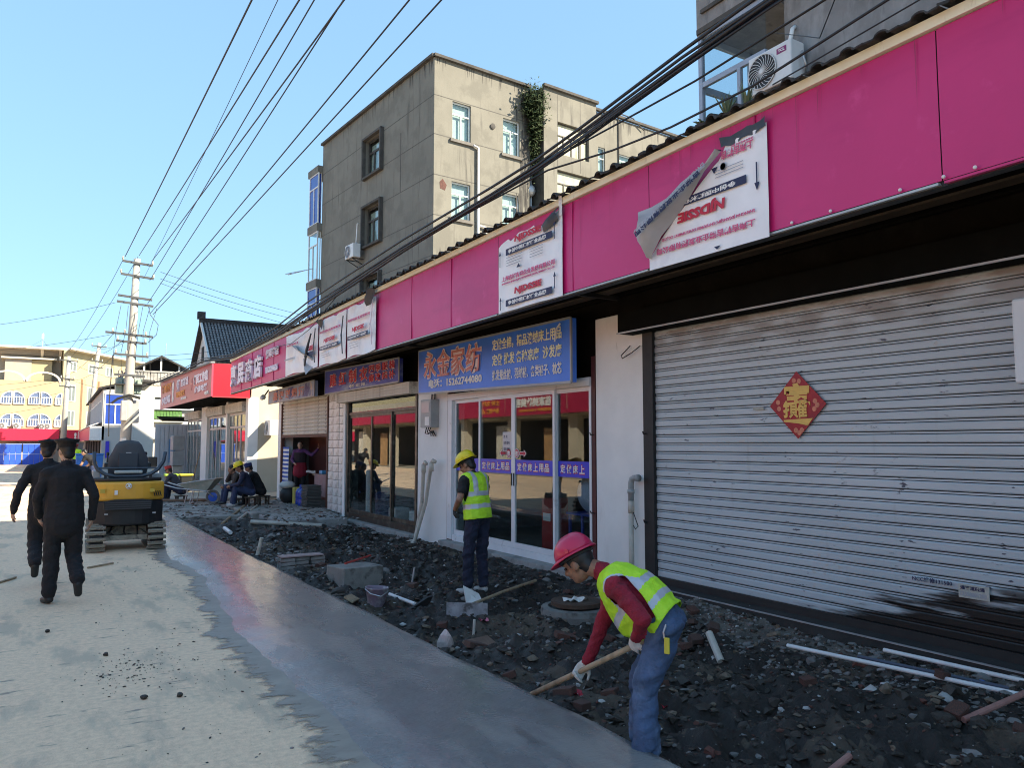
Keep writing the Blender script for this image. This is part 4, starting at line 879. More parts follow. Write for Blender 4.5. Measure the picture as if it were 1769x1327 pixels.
for x in (4.72, 4.86): MB().tube([(x, .25, 6), (x, .25, 15.3)], .05, 8).build('drain_pipe', m_steel, cb, world=False)
MB().ell((4.75, .1, 12.35), (.2, .2, .25)).build('rain_hopper', m_steel, cb, world=False)
MB().tube([(9.72, -.04, 6), (9.72, -.04, 16.75), (9.9, -.05, 16.95), (10.6, -.1, 16.9), (11.3, -.1, 16.5)], .03, 6).build('conduit', m_bstain, cb, world=False)
for (x, z) in ((2.72, 14.6),): MB().lathe([(.10, 0), (.12, .05), (.06, .06)], (x, 0, z), (0, -1, 0), 12).build('vent', m_bstain, cb, world=False)
MB().prism([(.28, -.006, 11.55), (.5, -.006, 11.5), (.58, -.006, 11.72), (.4, -.006, 11.95), (.26, -.006, 11.8)], (0, .012, 0)).build('broken_render', M('bare_brick_patch', (.10, .045, .035), .9, .4, 12), cb, world=False)
# glazed balcony stack at the far end
m_bluepane = M('blue_film_glass', (.03, .07, .34), .12, .1, 2)
for (z0, z1, y1) in ((15.35, 15.7, 12.5), (12.35, 12.75, 12.45), (9.5, 9.9, 12.5), (6.4, 6.7, 12.5)): MB().box(-.25, 2, LEN+.002, y1, z0, z1).build('balcony_slab', m_bconc, cb, world=False)
for (z0, z1, pm) in ((12.75, 15.35, m_bluepane), (9.9, 12.35, m_paneb), (6.7, 9.5, m_bluepane)):
    window(cb, (-.2, 12.35, z0), (0, -1, 0), (0, 0, 1), (-1, 0, 0), 1.19, z1-z0, fm_w, pm, .06, trans=.72, mull=1, world=False, name='balcony_window')
    window(cb, (-.18, LEN+.1, z0+.0), (1, 0, 0), (0, 0, 1), (0, -1, 0), .17, z1-z0, fm_w, pm, .03, world=False, mull=0, name='balcony_window')
g = MB(); g.tube([(-.25, 12.6, 10.6), (-.9, 13.6, 10.5)], .02, 5); g.tube([(-.25, 11.6, 10.5), (-.9, 13.3, 10.4)], .02, 5); g.tube([(-.9, 13.7, 10.5), (-.85, 13.0, 10.42)], .02, 5); g.build('drying_rack', m_steel, cb, world=False)
def ac_unit(name_label, loc, rz, w_=.80, h_=.56, d_=.30, fan_side=-1, tagtxt=None, legs=True, dark=False, group=None):
    """outdoor unit: local -Y is the fan front, X its width"""
    t = thing('air_conditioner', name_label, 'air conditioner', loc, rz, group)
    MB().box(-w_/2, w_/2, -d_/2, d_/2, 0, h_).build('case', m_acw, t, bevel=.02, world=False)
    cx_ = fan_side*w_*.16; r = h_*.43
    MB().lathe([(r, 0), (r*1.03, .012), (r*.97, .014)], (cx_, -d_/2-.002, h_*.5), (0, -1, 0), 28).build('fan_opening', m_black if not dark else M('navy_fan', (.02, .03, .07), .6, 0), t, world=False)
    g = MB()
    for k in range(22):
        a0 = 2*math.pi*k/22; pts = []
        for j in range(5):
            q = r*(.16+.80*j/4); a = a0+.7*j/4; pts.append((cx_+q*math.cos(a), -d_/2-.022, h_*.5+q*math.sin(a)))
        g.tube(pts, .0045, 4)
    g.tube([(cx_+r*math.cos(2*math.pi*k/28), -d_/2-.018, h_*.5+r*math.sin(2*math.pi*k/28)) for k in range(29)], .008, 5, cap=False)
    g.lathe([(r*.16, 0), (r*.14, .012)], (cx_, -d_/2-.02, h_*.5), (0, -1, 0), 16)
    g.build('fan_grille', m_acw, t, world=False)
    if tagtxt:
        MB().box(w_*.18, w_*.40, -d_/2-.004, -d_/2+.002, h_*.74, h_*.88).build('badge', M('magenta_badge', (.22, .02, .12), .5, 0), t, world=False)
        letter(tagtxt, (0, 0, 0), (1, 0, 0), (0, 0, 1), w_*.15, h_*.075, p_white, None, t=.001, bold=.04).parent = t
        l = t.children[-1] if False else [o for o in bpy.data.objects if o.parent == t and o.name.startswith('lettering')][-1]; l.location = (w_*.215, -d_/2-.005, h_*.775)
    if legs:
        g = MB()
        for x in (-w_*.33, w_*.33): g.bar((x, -d_/2, -.03), (x, d_/2+.22, -.03), .035, .03); g.bar((x, -d_/2+.02, -.03), (x, d_/2+.22, -.30), .03, .03)
        g.build('bracket', m_black, t, world=False)
    return t
a = Matrix.Rotation(TH, 4, 'Z') @ Vector((-.42, 6.42, 9.95)); 
t = ac_unit('white air conditioner with dark fan bracketed on the shaded gable of the cement block', (12.46+a.x, 26.26+a.y, a.z), TH-math.pi/2, .85, .62, .36, dark=True)
MB().tube([(.1, .1, .6), (.12, .12, 1.1), (.05, .18, 1.6), (.1, .2, 1.62)], .03, 6).build('hose', m_pvcw, t, world=False, smooth=True)
# plant growing out of the recess
def leaves(mb, n, cen, rad, size, rg, flat=.0):
    for k in range(n):
        p = Vector(cen)+Vector((rg.gauss(0, rad[0]), rg.gauss(0, rad[1]), rg.gauss(0, rad[2])))
        a = Vector((rg.gauss(0, 1), rg.gauss(0, 1), rg.gauss(0, 1))).normalized(); b = a.orthogonal().normalized(); s = size*rg.uniform(.6, 1.4)
        mb.add([p-a*s, p+b*s*.45, p+a*s, p-b*s*.45], [(0, 1, 2, 3)])
m_leaf = M('wild_leaf', (.030, .050, .012), .7, .4, 9)
t = thing('wild_shrub', 'green wild shrub rooted high in the dark recess of the cement block', 'plant', (17.1, 26.5, 15.3))
g = MB(); rg_ = random.Random(3); leaves(g, 2200, (17.12, 26.35, 15.95), (.26, .20, .36), .085, rg_); leaves(g, 1300, (17.2, 26.5, 15.1), (.17, .2, .55), .08, rg_); leaves(g, 500, (17.25, 26.6, 13.9), (.12, .15, .6), .07, rg_); o = g.build('foliage', m_leaf, t, fix=False); o['kind'] = 'stuff'
MB().tube([(17.15, 26.7, 14.6), (17.1, 26.6, 15.3), (17.05, 26.5, 16.0)], [.035, .025, .01], 6).build('stem', M('bark', (.09, .07, .05), .9, .2), t)

# --- upper storey at the right with glazed corner balcony
m_rawc = M('raw_cement_wall', (.20, .195, .19), .92, .22, 1.6, .35, 14, c2=(.29, .285, .28), c2s=2.2, c2lo=.5, c2hi=.7, stretch=(1, 1.4, .5), c3=(.10, .10, .10), c3s=2.6, c3lo=.58, c3hi=.75, stretch3=(1, 2, .4), bdist=.03)
ub = thing('upper_building', 'raw cement upper storey with a glazed corner balcony rising behind the near shop roof', 'building', (8.85, 0, 4.7))
MB().box(8.85, 12.5, -30, 7.05, 4.5, 12.0).build('wall', m_rawc, ub)  # height and unseen length behind the camera shaped to shade the road
MB().box(8.82, 12.5, -29.9, 7.10, .0, 4.6).build('lower_wall', m_rawc, ub)
MB().box(8.50, 12.5, 7.1, 8.42, 8.05, 12.0).build('balcony_upper_wall', m_rawc, ub)
MB().box(8.46, 8.52, 7.3, 8.30, 8.36, 8.42).build('ledge', m_bstain, ub); MB().box(8.47, 8.52, 7.1, 8.40, 8.06, 8.14).build('ledge', m_bstain, ub)
MB().box(8.35, 12.6, 6.6, 8.72, 8.93, 9.02).build('eave_slab', m_rawc, ub)
MB().box(8.50, 12.5, 7.1, 8.42, 4.6, 5.55).build('balcony_base', m_rawc, ub)
m_bal = M('pale_blue_balcony_frame', (.30, .35, .43), .5, .1)
g = MB()
for y in (8.335,): g.box(8.505, 8.575, y, y+.07, 5.55, 8.05)
g.box(8.51, 8.57, 7.58, 7.64, 5.55, 7.2); g.box(8.51, 8.57, 7.12, 8.335, 7.20, 7.28); g.box(8.51, 8.57, 7.12, 8.335, 7.98, 8.05)
for x in (9.6, 10.7): g.box(x, x+.07, 8.34, 8.40, 5.55, 8.05)
g.box(8.6, 12.4, 8.34, 8.40, 7.14, 7.24); g.box(8.6, 12.4, 8.34, 8.40, 7.95, 8.05)
g.build('balcony_frame', m_bal, ub)
m_balg = glass('balcony_glass', (.90, .93, .93), .35)
for (q) in ((8.535, 8.541, 7.12, 7.58, 5.55, 7.2), (8.535, 8.541, 7.64, 8.335, 5.55, 7.2), (8.535, 8.541, 7.12, 8.335, 7.28, 7.98), (8.6, 9.6, 8.365, 8.371, 5.55, 7.14), (9.67, 10.7, 8.365, 8.371, 5.55, 7.14), (8.6, 12.4, 8.365, 8.371, 7.24, 7.95)):
    MB().box(*q).build('pane', m_balg, ub)
t = ac_unit('white air conditioner with a magenta badge mounted on the raw cement wall', (8.62, 7.03, 6.66), -math.pi/2, .74, .56, .28, tagtxt='TCL', legs=True)
MB().tube([(.40, .05, .40), (.44, .0, .34), (.46, .04, .20), (.42, .08, .12), (.40, .10, .22)], .018, 6).build('hose', m_steel, t, world=False, smooth=True)
MB().tube([(.18, .06, .56), (.17, .16, .86), (.15, .24, .92)], .03, 8).build('hose', m_pvcw, t, world=False, smooth=True)
MB().box(-.45, .45, -.15, .15, -.16, -.06).build('timber_base', m_bstain, t, world=False)
# flower pots on the roof edge
m_aloe = M('agave_leaf', (.12, .15, .07), .6, .3, 6); m_pot = M('dark_flower_pot', (.045, .04, .04), .6, .3, 6)
for i, (x, y, s, lab) in enumerate(((5.35, 4.93, .9, 'tall spiky potted plant, farther of two on the tile roof edge'), (5.35, 4.70, .95, 'tall spiky potted plant, nearer of two, next to the timber under the air conditioner'), (5.30, 5.18, .45, 'low potted succulent on the tile roof edge'))):
    z = roofz(x)+.0; t = thing('potted_plant', lab, 'plant', (x, y, z))
    MB().lathe([(.055, 0), (.085, .13), (.09, .15), (.075, .15)], (x, y, z), (0, 0, 1), 14).build('pot', m_pot, t)
    g = MB(); rg_ = random.Random(i)
    for k in range(13):
        a = k*2.4; ln = s*rg_.uniform(.18, .36); lean = rg_.uniform(.15, .6) if s > .5 else 1.0
        d = Vector((math.cos(a)*lean, math.sin(a)*lean, 1)).normalized(); b0 = Vector((x, y, z+.13)); sd_ = Vector((-math.sin(a), math.cos(a), 0))*.016
        g.add([b0-sd_, b0+sd_, b0+d*ln*.6+sd_*.8, b0+d*ln+Vector((0, 0, -.04*lean)), b0+d*ln*.6-sd_*.8], [(0, 1, 2, 3, 4)])
    g.build('leaves', m_aloe, t, fix=False)
rgl = random.Random(8)
for i, (y, lab) in enumerate(((6.25, 'dark clump of roof debris under the glazed balcony'), (5.75, 'second dark clump of roof debris beside the low succulent'))):
    g = MB()
    for k in range(7): g.ell((5.2+rgl.uniform(-.1, .2), y+rgl.uniform(-.2, .2), zt(y)+.14+rgl.uniform(0, .04)), (rgl.uniform(.04, .08), rgl.uniform(.05, .1), rgl.uniform(.03, .05)), nu=7, nv=5)
    o = tag(g.build('roof_debris', m_tile), lab, 'debris', kind='stuff')

# --- far shop block with the red returned fascia
fb = thing('far_shop_block', 'farther shop block whose fascia returns bright red toward the near row', 'building', (6.4, 35, 0))
m_cream_wall = M('cream_render', (.50, .44, .34), .85, .07, 1.5, .1, 25, c2=(.5, .45, .36), c2s=1.5, c2lo=.55, c2hi=.75)
MB().box(6.46, 12.4, 28.80, 29.0, -.2, 4.5).build('end_wall', m_cream_wall, fb)
MB().box(6.75, 12.4, 29.0, 43, 3.3, 4.45).build('upper_wall', m_shadewall, fb)
MB().box(5.3, 12.4, 28.9, 43.2, 4.46, 4.6).build('roof', m_tile, fb)
MB().box(11, 11.2, 29.0, 43, -.2, 4.4).build('back_wall', m_interior, fb); MB().box(6.4, 11, 29, 43, -.2, .05).build('floor', m_intfloor, fb)
MB().box(5.12, 6.40, 28.78, 28.83, 3.40, 4.57).build('red_return', M('bright_red_sheet', (.60, .006, .022), .45, .05, 2), fb, world=True)
MB().box(5.12, 6.42, 28.76, 28.785, 3.365, 3.40).build('return_edge', M('bright_red_trim', (.62, .05, .06), .45, 0), fb)
m_fpale = M('faded_crimson_film', (.40, .07, .115), .36, .08, 2, .03, 3)
MB().prism([(5.07, 42.4, 3.45), (5.07, 28.77, 3.40), (5.07, 28.77, 4.57), (5.07, 42.4, 4.80)], (.06, 0, 0)).build('fascia_panel', m_fpale, fb)
MB().prism([(5.02, 42.4, 4.80), (5.02, 28.75, 4.575), (5.02, 28.75, 4.64), (5.02, 42.4, 4.87)], (.15, 0, 0)).build('top_trim', m_frame, fb)
for i in range(8): MB().box(5.2+i*.16, 5.34+i*.16, 28.85, 42.4, 3.50, 3.53).build('soffit_board', m_soffit, fb)
fs = thing('shop_sign', 'orange and white characters on the faded fascia of the farther shop block', 'sign', (5.05, 36, 3.6))
def FL(tx, y, z, w_, h_, m, bold=.03): letter(tx, (5.062, y, z), U, Z3, w_, h_, m, fs, t=.01, bold=bold)
FL('特色饭店', 41.8, 4.15, 3.2, .45, p_orange, .05); FL('小吃炒菜', 41.8, 3.62, 3.0, .40, p_lilac, .05); FL('家', 38.3, 3.6, .55, 1.0, p_white, .05)
FL('烟酒', 37.0, 4.0, 1.0, .55, p_lilac, .05); FL('百货批发', 35.8, 4.15, 2.0, .35, p_lilac, .05); FL('日用百货', 37.0, 3.75, 2.4, .26, p_orange, .05); FL('13951440728', 35.6, 3.58, 1.4, .12, p_white, .04)
FL('十', 33.2, 3.85, .5, .5, p_salmon, .05); FL('便民工作室', 32.5, 4.02, 3.1, .40, p_lilac, .05); FL('维修电器', 32.2, 3.68, 2.7, .26, p_lilac, .04); FL('电话', 30.0, 3.5, .8, .14, p_white, .04)
for (a, b) in ((28.78, 29.2), (36.9, 38.3), (32.45, 32.7)): MB().box(6.36, 6.72, a, b, -.2, 3.4).build('column', m_white if b-a > .3 else m_pvcw, fb, bevel=.01)
for (a, b) in ((29.3, 32.3), (32.9, 36.6), (38.4, 42.6)):
    bx_ = MB().box(6.25, 6.40, a, b, 2.92, 3.28).build('shutter_box', m_shut2, fb)
    for k in range(3): MB().box(6.235, 6.25, a, b, 2.96+.1*k, 3.03+.1*k).build('slat', m_shut2, bx_)
    sf_ = MB(); sf_.box(6.42, 6.48, a, b, 2.32, 2.40); sf_.box(6.42, 6.48, a, b, 2.82, 2.92); sf_.box(6.42, 6.48, a, a+.08, 0, 2.82); sf_.box(6.42, 6.48, b-.08, b, 0, 2.82)
    for q in (.33, .55, .78): sf_.box(6.425, 6.475, a+(b-a)*q-.04, a+(b-a)*q+.04, 0, 2.82)
    f = sf_.build('shopfront', m_alug, fb); MB().box(6.447, 6.453, a+.05, b-.05, .05, 2.85).build('pane', m_glass, f)
    MB().box(7.4, 7.45, a+.3, b-.2, .05, 2.5).build('inner_curtain', M('inner_curtain_cloth', (.35, .36, .33), .9, .4, 1.5, c2=(.10, .14, .18), c2s=1), fb)
# sheets of board and grey cabinets at the far end of the block
t = thing('grey_cabinet', 'stack of two grey metal cabinets beside the far shop door', 'cabinet', (6.1, 42.9, 0))
for z in (.62, 1.4): MB().box(5.75, 6.3, 42.6, 43.6, z, z+.74).build('cabinet_body', m_plastic, t, bevel=.02)
MB().box(5.8, 6.25, 42.7, 43.5, 0, .6).build('base', m_pvc, t)
ac_unit('dusty white air conditioner on the sunlit cream end wall in the alley', (7.10, 28.35, 2.02), -math.pi/2, .75, .55, .34, legs=False)
t = thing('corrugated_awning', 'dark corrugated awning of planks at the far end of the farther block', 'awning', (5.6, 44.5, 3.0))
for k in range(5): MB().box(5.3, 7.2, 43.2+.5*k, 43.6+.5*k, 2.9+.06*k, 2.96+.06*k).build('awning_plank', m_soffitb if k % 2 else m_soffit, t)
t = thing('metal_shed', 'pale corrugated metal shed wall past the farther shop block', 'shed', (5.8, 47, 0))
for k in range(12): MB().box(5.35+.22*k, 5.53+.22*k, 46.0, 46.04, 0, 2.75).build('sheet_rib', M('pale_sheet_metal', (.52, .55, .58), .5, .08, 2), t)
MB().box(5.3, 8.0, 46.04, 46.1, 0, 2.8).build('sheet', MATS['pale_sheet_metal'], t)
t = tag(MB().box(6.0, 6.32, 45.9, 45.97, .7, 2.0).build('blue_poster', M('light_blue_poster', (.10, .26, .48), .5, .2, 3)), 'light blue poster standing against the pale metal shed', 'poster')

# --- house with the black tiled gable roof
hg = thing('tiled_house', 'white house with a black tiled gable roof behind the farther shop block', 'house', (10, 45, 0))
m_hwall = M('pale_house_wall', (.55, .54, .52), .85, .08, 1)
MB().prism([(7.5, 42.7, 0), (7.5, 47.3, 0), (7.5, 47.3, 6.4), (7.5, 45, 8.3), (7.5, 42.7, 6.4)], (7.5, 0, 0)).build('wall', m_hwall, hg)
for s in (-1, 1):
    MB().prism([(7.3, 45, 8.42), (7.3, 45+s*2.75, 6.12), (7.3, 45+s*2.75, 6.02), (7.3, 45, 8.30)], (8, 0, 0)).build('roof', m_tile, hg)
MB().prism([(7.24, 45, 8.50), (7.24, 42.2, 6.16), (7.24, 42.2, 5.98), (7.24, 45, 8.30)], (.10, 0, 0)).build('verge', M('white_verge', (.6, .6, .57), .7, .1), hg)
MB().prism([(7.22, 45, 8.52), (7.22, 47.8, 6.16), (7.22, 47.8, 5.98), (7.22, 45, 8.30)], (.10, 0, 0)).build('verge', m_tile, hg)
g = MB()
for i in range(46):
    x = 7.45+i*.17
    for j in range(15):
        t_ = j/15; y = 45-2.72*t_; z = 8.46-2.30*t_
        g.add([(x, y, z), (x+.115, y, z), (x+.115, y-.16, z-.11), (x, y-.16, z-.11), (x+.057, y-.01, z+.045), (x+.057, y-.17, z-.06)], [(0, 4, 5, 3), (4, 1, 2, 5), (3, 5, 2)])
o = g.build('roof_tiles', M('grey_roof_tile', (.20, .20, .205), .8, .3, 5, c2=(.38, .38, .38), c2s=7, c2lo=.55, c2hi=.7), hg, fix=False); o['kind'] = 'stuff'
MB().box(7.2, 15.3, 44.88, 45.12, 8.40, 8.66).build('ridge', m_tile, hg); MB().box(7.1, 7.5, 44.85, 45.15, 8.60, 9.0).build('ridge_end', m_tile, hg)
window(hg, (7.48, 45.6, 6.2), (0, -1, 0), (0, 0, 1), (-1, 0, 0), .6, .9, fm_d, m_paneb, .06)

# --- white house with the green tile awning
wh = thing('white_house', 'white two storey house with a green tiled awning and an open gable loft', 'house', (6.5, 55, 0))
MB().box(4.3, 9.6, 55, 61, 0, 5.5).build('wall', M('white_house_wall', (.52, .50, .45), .85, .06, 1.2, c2=(.44, .42, .38), c2s=1.3), wh)
MB().box(4.2, 9.7, 54.6, 55.0, 4.75, 5.5).build('balcony_wall', M('warm_white_wall', (.60, .57, .48), .85, .06), wh)
MB().box(4.3, 9.6, 54.75, 55, 3.95, 4.65).build('grey_band', M('grey_blue_band', (.40, .44, .48), .7, .05), wh)
m_gtile = M('green_glazed_tile', (.07, .15, .04), .35, .25, 5)
for k in range(16):
    x = 4.85+.19*k; MB().prism([(x, 54.98, 4.02), (x, 54.45, 3.38), (x, 54.45, 3.34), (x, 54.98, 3.95)], (.165, 0, 0)).build('awning_tile', m_gtile, wh)
MB().box(4.7, 8.0, 54.5, 55, 3.14, 3.33).build('awning_beam', M('cream_beam', (.55, .52, .42), .8, .1), wh)
m_slat = M('grey_wood_board', (.36, .35, .32), .85, .3, 2)
for k in range(22): MB().box(4.9+.2*k, 5.07+.2*k, 54.55, 54.60, 5.52, 6.35).build('fence_board', m_slat, wh)
MB().box(4.8, 9.3, 54.5, 54.55, 6.35, 6.45).build('rail', m_slat, wh)
MB().prism([(4.4, 54.4, 6.32), (6.5, 54.4, 7.46), (9.2, 54.4, 6.15), (9.2, 54.4, 6.05), (6.5, 54.4, 7.34), (4.4, 54.4, 6.2)], (0, 5, 0)).build('roof', m_tile, wh)
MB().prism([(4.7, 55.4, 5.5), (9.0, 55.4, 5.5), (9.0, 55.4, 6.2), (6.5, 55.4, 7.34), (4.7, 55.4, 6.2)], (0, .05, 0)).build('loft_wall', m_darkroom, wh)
for x in (5.5, 6.5, 7.6): MB().box(x-.05, x+.05, 54.6, 54.7, 6.4, 7.36-abs(x-6.5)*.48).build('loft_post', m_pvcw, wh)
MB().tube([(6.75, 54.6, 7.3), (6.75, 54.6, 8.3)], .015, 5).build('aerial', m_steel, wh)
MB().box(7.7, 8.1, 54.94, 55.0, .4, 2.6).build('window', fm_d, wh)
ac_unit('white air conditioner on the wall below the green tiled awning', (6.0, 54.8, 2.05), 0, 1.05, .75, .35)

# --- two storey shop with blue windows
bw = thing('corner_shop', 'two storey white shop with dark blue upstairs windows beside the utility pole', 'building', (3.6, 60, 0))
MB().prism([(3.08, 52, 0), (4.75, 52, 0), (6.0, 53, 0), (6.0, 76, 0), (3.4, 76, 0)], (0, 0, 5.0)).build('wall', M('grey_white_wall', (.42, .42, .41), .85, .06, 1), bw)
MB().prism([(2.85, 51.8, 4.98), (4.85, 51.8, 5.55), (6, 53, 5.6), (6, 76, 5.6), (3.2, 76, 5.0)], (0, 0, .12)).build('roof', m_tile, bw)
window(bw, (3.16, 51.98, 2.85), (1, 0, 0), (0, 0, 1), (0, -1, 0), 1.18, 1.9, fm_w, m_bluepane, .07, trans=.66, mull=1)
dv = Vector((.32, 24, 0)).normalized(); 
for k in range(9):
    p = Vector((3.08, 52, 2.9))+dv*(1.2+2.5*k); window(bw, p+dv*1.9+Vector((-.02, 0, 0)), -dv, (0, 0, 1), (-1, 0, 0), 1.9, 1.5, fm_w, M('grey_blue_window_glass', (.16, .20, .26), .15, .1), .07, mull=1)
MB().prism([(2.45, 52.2, 1.95), (2.75, 76, 1.95), (2.75, 76, 2.75), (2.45, 52.2, 2.75)], (.15, 0, 0)).build('shop_fascia', m_fpale, bw)
MB().prism([(2.40, 52.2, 2.75), (2.70, 76, 2.75), (3.2, 76, 3.0), (3.05, 52.2, 3.0)], (0, 0, .06)).build('awning', M('grey_awning', (.45, .45, .47), .6, .05), bw)
MB().box(2.45, 3.2, 52.0, 52.2, 1.95, 2.78).build('fascia_end', m_pvcw, bw)
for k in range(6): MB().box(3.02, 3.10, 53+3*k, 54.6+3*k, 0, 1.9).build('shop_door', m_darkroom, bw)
MB().box(3.3, 3.5, 51.9, 51.95, .9, 1.9).build('blue_light_sign', M('violet_blue_sign', (.04, .03, .50), .5, 0), bw)
# --- pale yellow building closing the street
m_yellow = M('yellow_render', (.43, .36, .215), .85, .06, .5, c2=(.39, .33, .20), c2s=.7); m_tan = M('tan_pilaster', (.42, .28, .18), .85, .08); m_beige = M('taupe_wall', (.37, .33, .28), .85, .05)
yb_ = thing('yellow_building', 'pale yellow building with arched windows closing the end of the street', 'building', (-1, 78, 0))
MB().box(-40, 1.45, 78, 90, 2.9, 7.15).build('wall', m_yellow, yb_); MB().box(-40, 1.45, 78.4, 90, 0, 2.9).build('ground_floor', m_beige, yb_)
MB().box(-40, 1.3, 80.5, 90, 7.15, 9.6).build('upper_wall', m_beige, yb_); MB().box(-.95, .6, 79.6, 80.5, 7.15, 9.1).build('upper_bay', m_yellow, yb_); MB().box(-2.9, -.95, 79.5, 80.5, 7.15, 9.15).build('upper_bay', m_beige, yb_)
MB().box(-3.2, .95, 79.2, 81, 9.15, 9.28).build('bay_eave', M('pale_eave', (.62, .56, .46), .8, .05), yb_)
MB().box(-40, 1.9, 78.8, 90, 10.05, 10.22).build('roof_eave', MATS['pale_eave'], yb_); MB().box(-40, 1.3, 80.2, 90, 9.6, 10.05).build('eave_wall', m_beige, yb_)
for x in (-4.5, -.2, 1.2): MB().prism([(x-.12, 79.0, 10.05), (x+.12, 79.0, 10.05), (x+.08, 80.4, 9.1), (x-.08, 80.4, 9.1)], (0, .1, .02)).build('eave_bracket', MATS['pale_eave'], yb_)
# turned wing
wd = Vector((4.05, 6.0, 0)); wn_ = wd.normalized()
def W2(s, z, off=0): p = Vector((1.45, 78, 0))+wn_*s; q = Vector((-wn_.y, wn_.x, 0)); q = -q if q.y > 0 else q; return (p.x+q.x*off, p.y+q.y*off, z)
WL = 9.0
MB().prism([W2(0, 0), W2(WL, 0), (12, 92, 0), (1.0, 90, 0)], (0, 0, 10.0)).build('wing_wall', m_yellow, yb_)
MB().prism([W2(-.3, 10.0, .8), W2(WL+.5, 10.0, .8), (12, 92.6, 10.0), (.8, 90, 10.0)], (0, 0, .16)).build('wing_eave', MATS['pale_eave'], yb_)
for s in (2.6, 5.2): MB().prism([W2(s, 0, .02), W2(s+.45, 0, .02), W2(s+.45, 0, .2), W2(s, 0, .2)], (0, 0, 7.6)).build('pilaster', m_tan, yb_)
for s in (.7, 3.6, 6.4):
    for z, h_ in ((8.2, .9), (5.5, 1.5), (3.3, 1.4)): window(yb_, W2(s, z, .03), tuple(wn_), (0, 0, 1), (wn_.y, -wn_.x, 0), 1.1, h_, fm_w, M('greyish_far_glass', (.16, .18, .17), .2, .1), .08)
m_farglass = M('far_blue_glass', (.12, .16, .27), .15, .15, 2)
def arch(cx_, z0, w_, h_, left):
    """half of an arched pair; left=True curves down on the left"""
    pts = [(0, 0), (w_, 0), (w_, h_)]; n_ = 7
    for k in range(1, n_+1): a = math.pi/2*(1-k/n_); pts.append((w_*(1-math.cos(a)), h_*(.35+.65*math.sin(a))))
    pts = [(p if left else (w_-p[0], p[1])) for p in pts]
    P3 = [(cx_+a, 77.96, z0+b) for a, b in pts]
    q = MB(); q.prism(P3, (0, .05, 0)); pn = q.build('pane', m_farglass, None)
    g = MB()
    for a, b in zip(P3, P3[1:]+P3[:1]): g.bar((a[0], 77.93, a[2]), (b[0], 77.93, b[2]), .08, .06, up=(0, 1, 0))
    for k in (1, 2, 3): x = cx_+w_*k/4; g.bar((x, 77.93, z0), (x, 77.93, z0+h_*.62), .05, .04, up=(0, 1, 0))
    g.bar((cx_, 77.93, z0+h_*.55), (cx_+w_, 77.93, z0+h_*.55), .05, .04, up=(0, 1, 0))
    f = g.build('arched_window', fm_w, yb_); adopt(pn, f)
for z0 in (5.15, 3.25):
    for x in (-13.0, -9.6, -6.3, -3.05+.05, .0-1.05+.05):
        xx = {0: x}[0]
        arch(xx-.02, z0, .78, 1.05, True); arch(xx+.90, z0, .78, 1.05, False)
    arch(1.3-.35, z0, .45, 1.0, True)
for cx_ in (-2.6, .0-.0):
    g = MB(); n_ = 14; g.grid([[(cx_+r*math.cos(math.pi*k/n_), y, 7.1+r*.66*math.sin(math.pi*k/n_)) for (r, y) in ((1.15, 77.95), (1.35, 77.95), (1.35, 78.1), (1.15, 78.1), (1.15, 77.95))] for k in range(n_+1)]); g.build('parapet_arch', MATS['pale_eave'], yb_)
m_redband = M('red_shop_band', (.58, .012, .05), .5, .05); 
MB().box(-40, 1.35, 77.4, 77.9, 2.02, 3.02).build('red_fascia', m_redband, yb_); MB().box(1.75, 3.55, 76.8, 77.0, 1.98, 2.95).build('red_fascia', m_redband, yb_)
letter('!日', (2.45, 76.79, 2.15), (1, 0, 0), Z3, .85, .6, p_white, yb_, t=.02, bold=.06); MB().box(3.0, 3.75, 76.7, 76.78, 2.35, 3.0).build('maroon_sign', M('maroon_sign', (.13, .01, .03), .5, 0), yb_)
MB().box(1.4, 3.6, 77.0, 77.1, 0, 1.95).build('grey_shutter', M('grey_blue_shutter', (.16, .19, .21), .6, .1), yb_)
m_gate = M('blue_gate_sheet', (.02, .09, .58), .5, .12, 2)
for (x0, lab, gp) in ((-6.3, 'blue sheet metal gate leaf cut by the picture edge', None), (-2.98, 'blue sheet metal gate pair under the red band, leftmost in view', None), (-1.25, 'blue sheet metal gate pair under the red band beside the officers', None)):
    t = thing('blue_gate', lab, 'gate', (x0+.8, 77, 0), group='blue gates at the end of the street')
    for k in range(4): MB().box(x0+.41*k+.01, x0+.41*k+.395, 76.98, 77.02, .02, 1.72).build('gate_panel', m_gate, t)
    g = MB(); g.box(x0-.02, x0+1.66, 76.95, 76.98, .85, .91); g.box(x0-.02, x0+1.66, 76.95, 76.98, 1.68, 1.76); g.build('rail', M('pale_blue_rail', (.20, .30, .62), .5, .05), t)
for (x, z, lab) in ((-2.75, 3.02, 'white air conditioner under the leftmost pair of arched windows'), (-1.75, 3.02, 'grey air conditioner between two pairs of arched windows'), (.5, 3.0, 'white air conditioner under the arched windows next to the middle utility pole'), (-.05+.15, 3.0, 'beige air conditioner beside the white one under the arched windows')):
    ac_unit(lab, (x, 77.75, z), 0, .55, .48, .3, legs=False)
t = thing('antenna_mast', 'thin antenna mast with guy wires on the yellow building roof', 'mast', (-.3, 82, 10.2))
MB().tube([(-.2, 80, 10.1), (-.2, 80, 11.6)], .03, 5).build('mast_pole', m_steel, t); MB().box(-.28, -.12, 79.95, 80.05, 11.1, 11.5).build('antenna', m_pvcw, t)
for dx in (-1.1, .5): MB().tube([(-.2, 80, 11.0), (-.2+dx, 80.1, 10.2)], .012, 4).build('guy_wire', m_black, t)

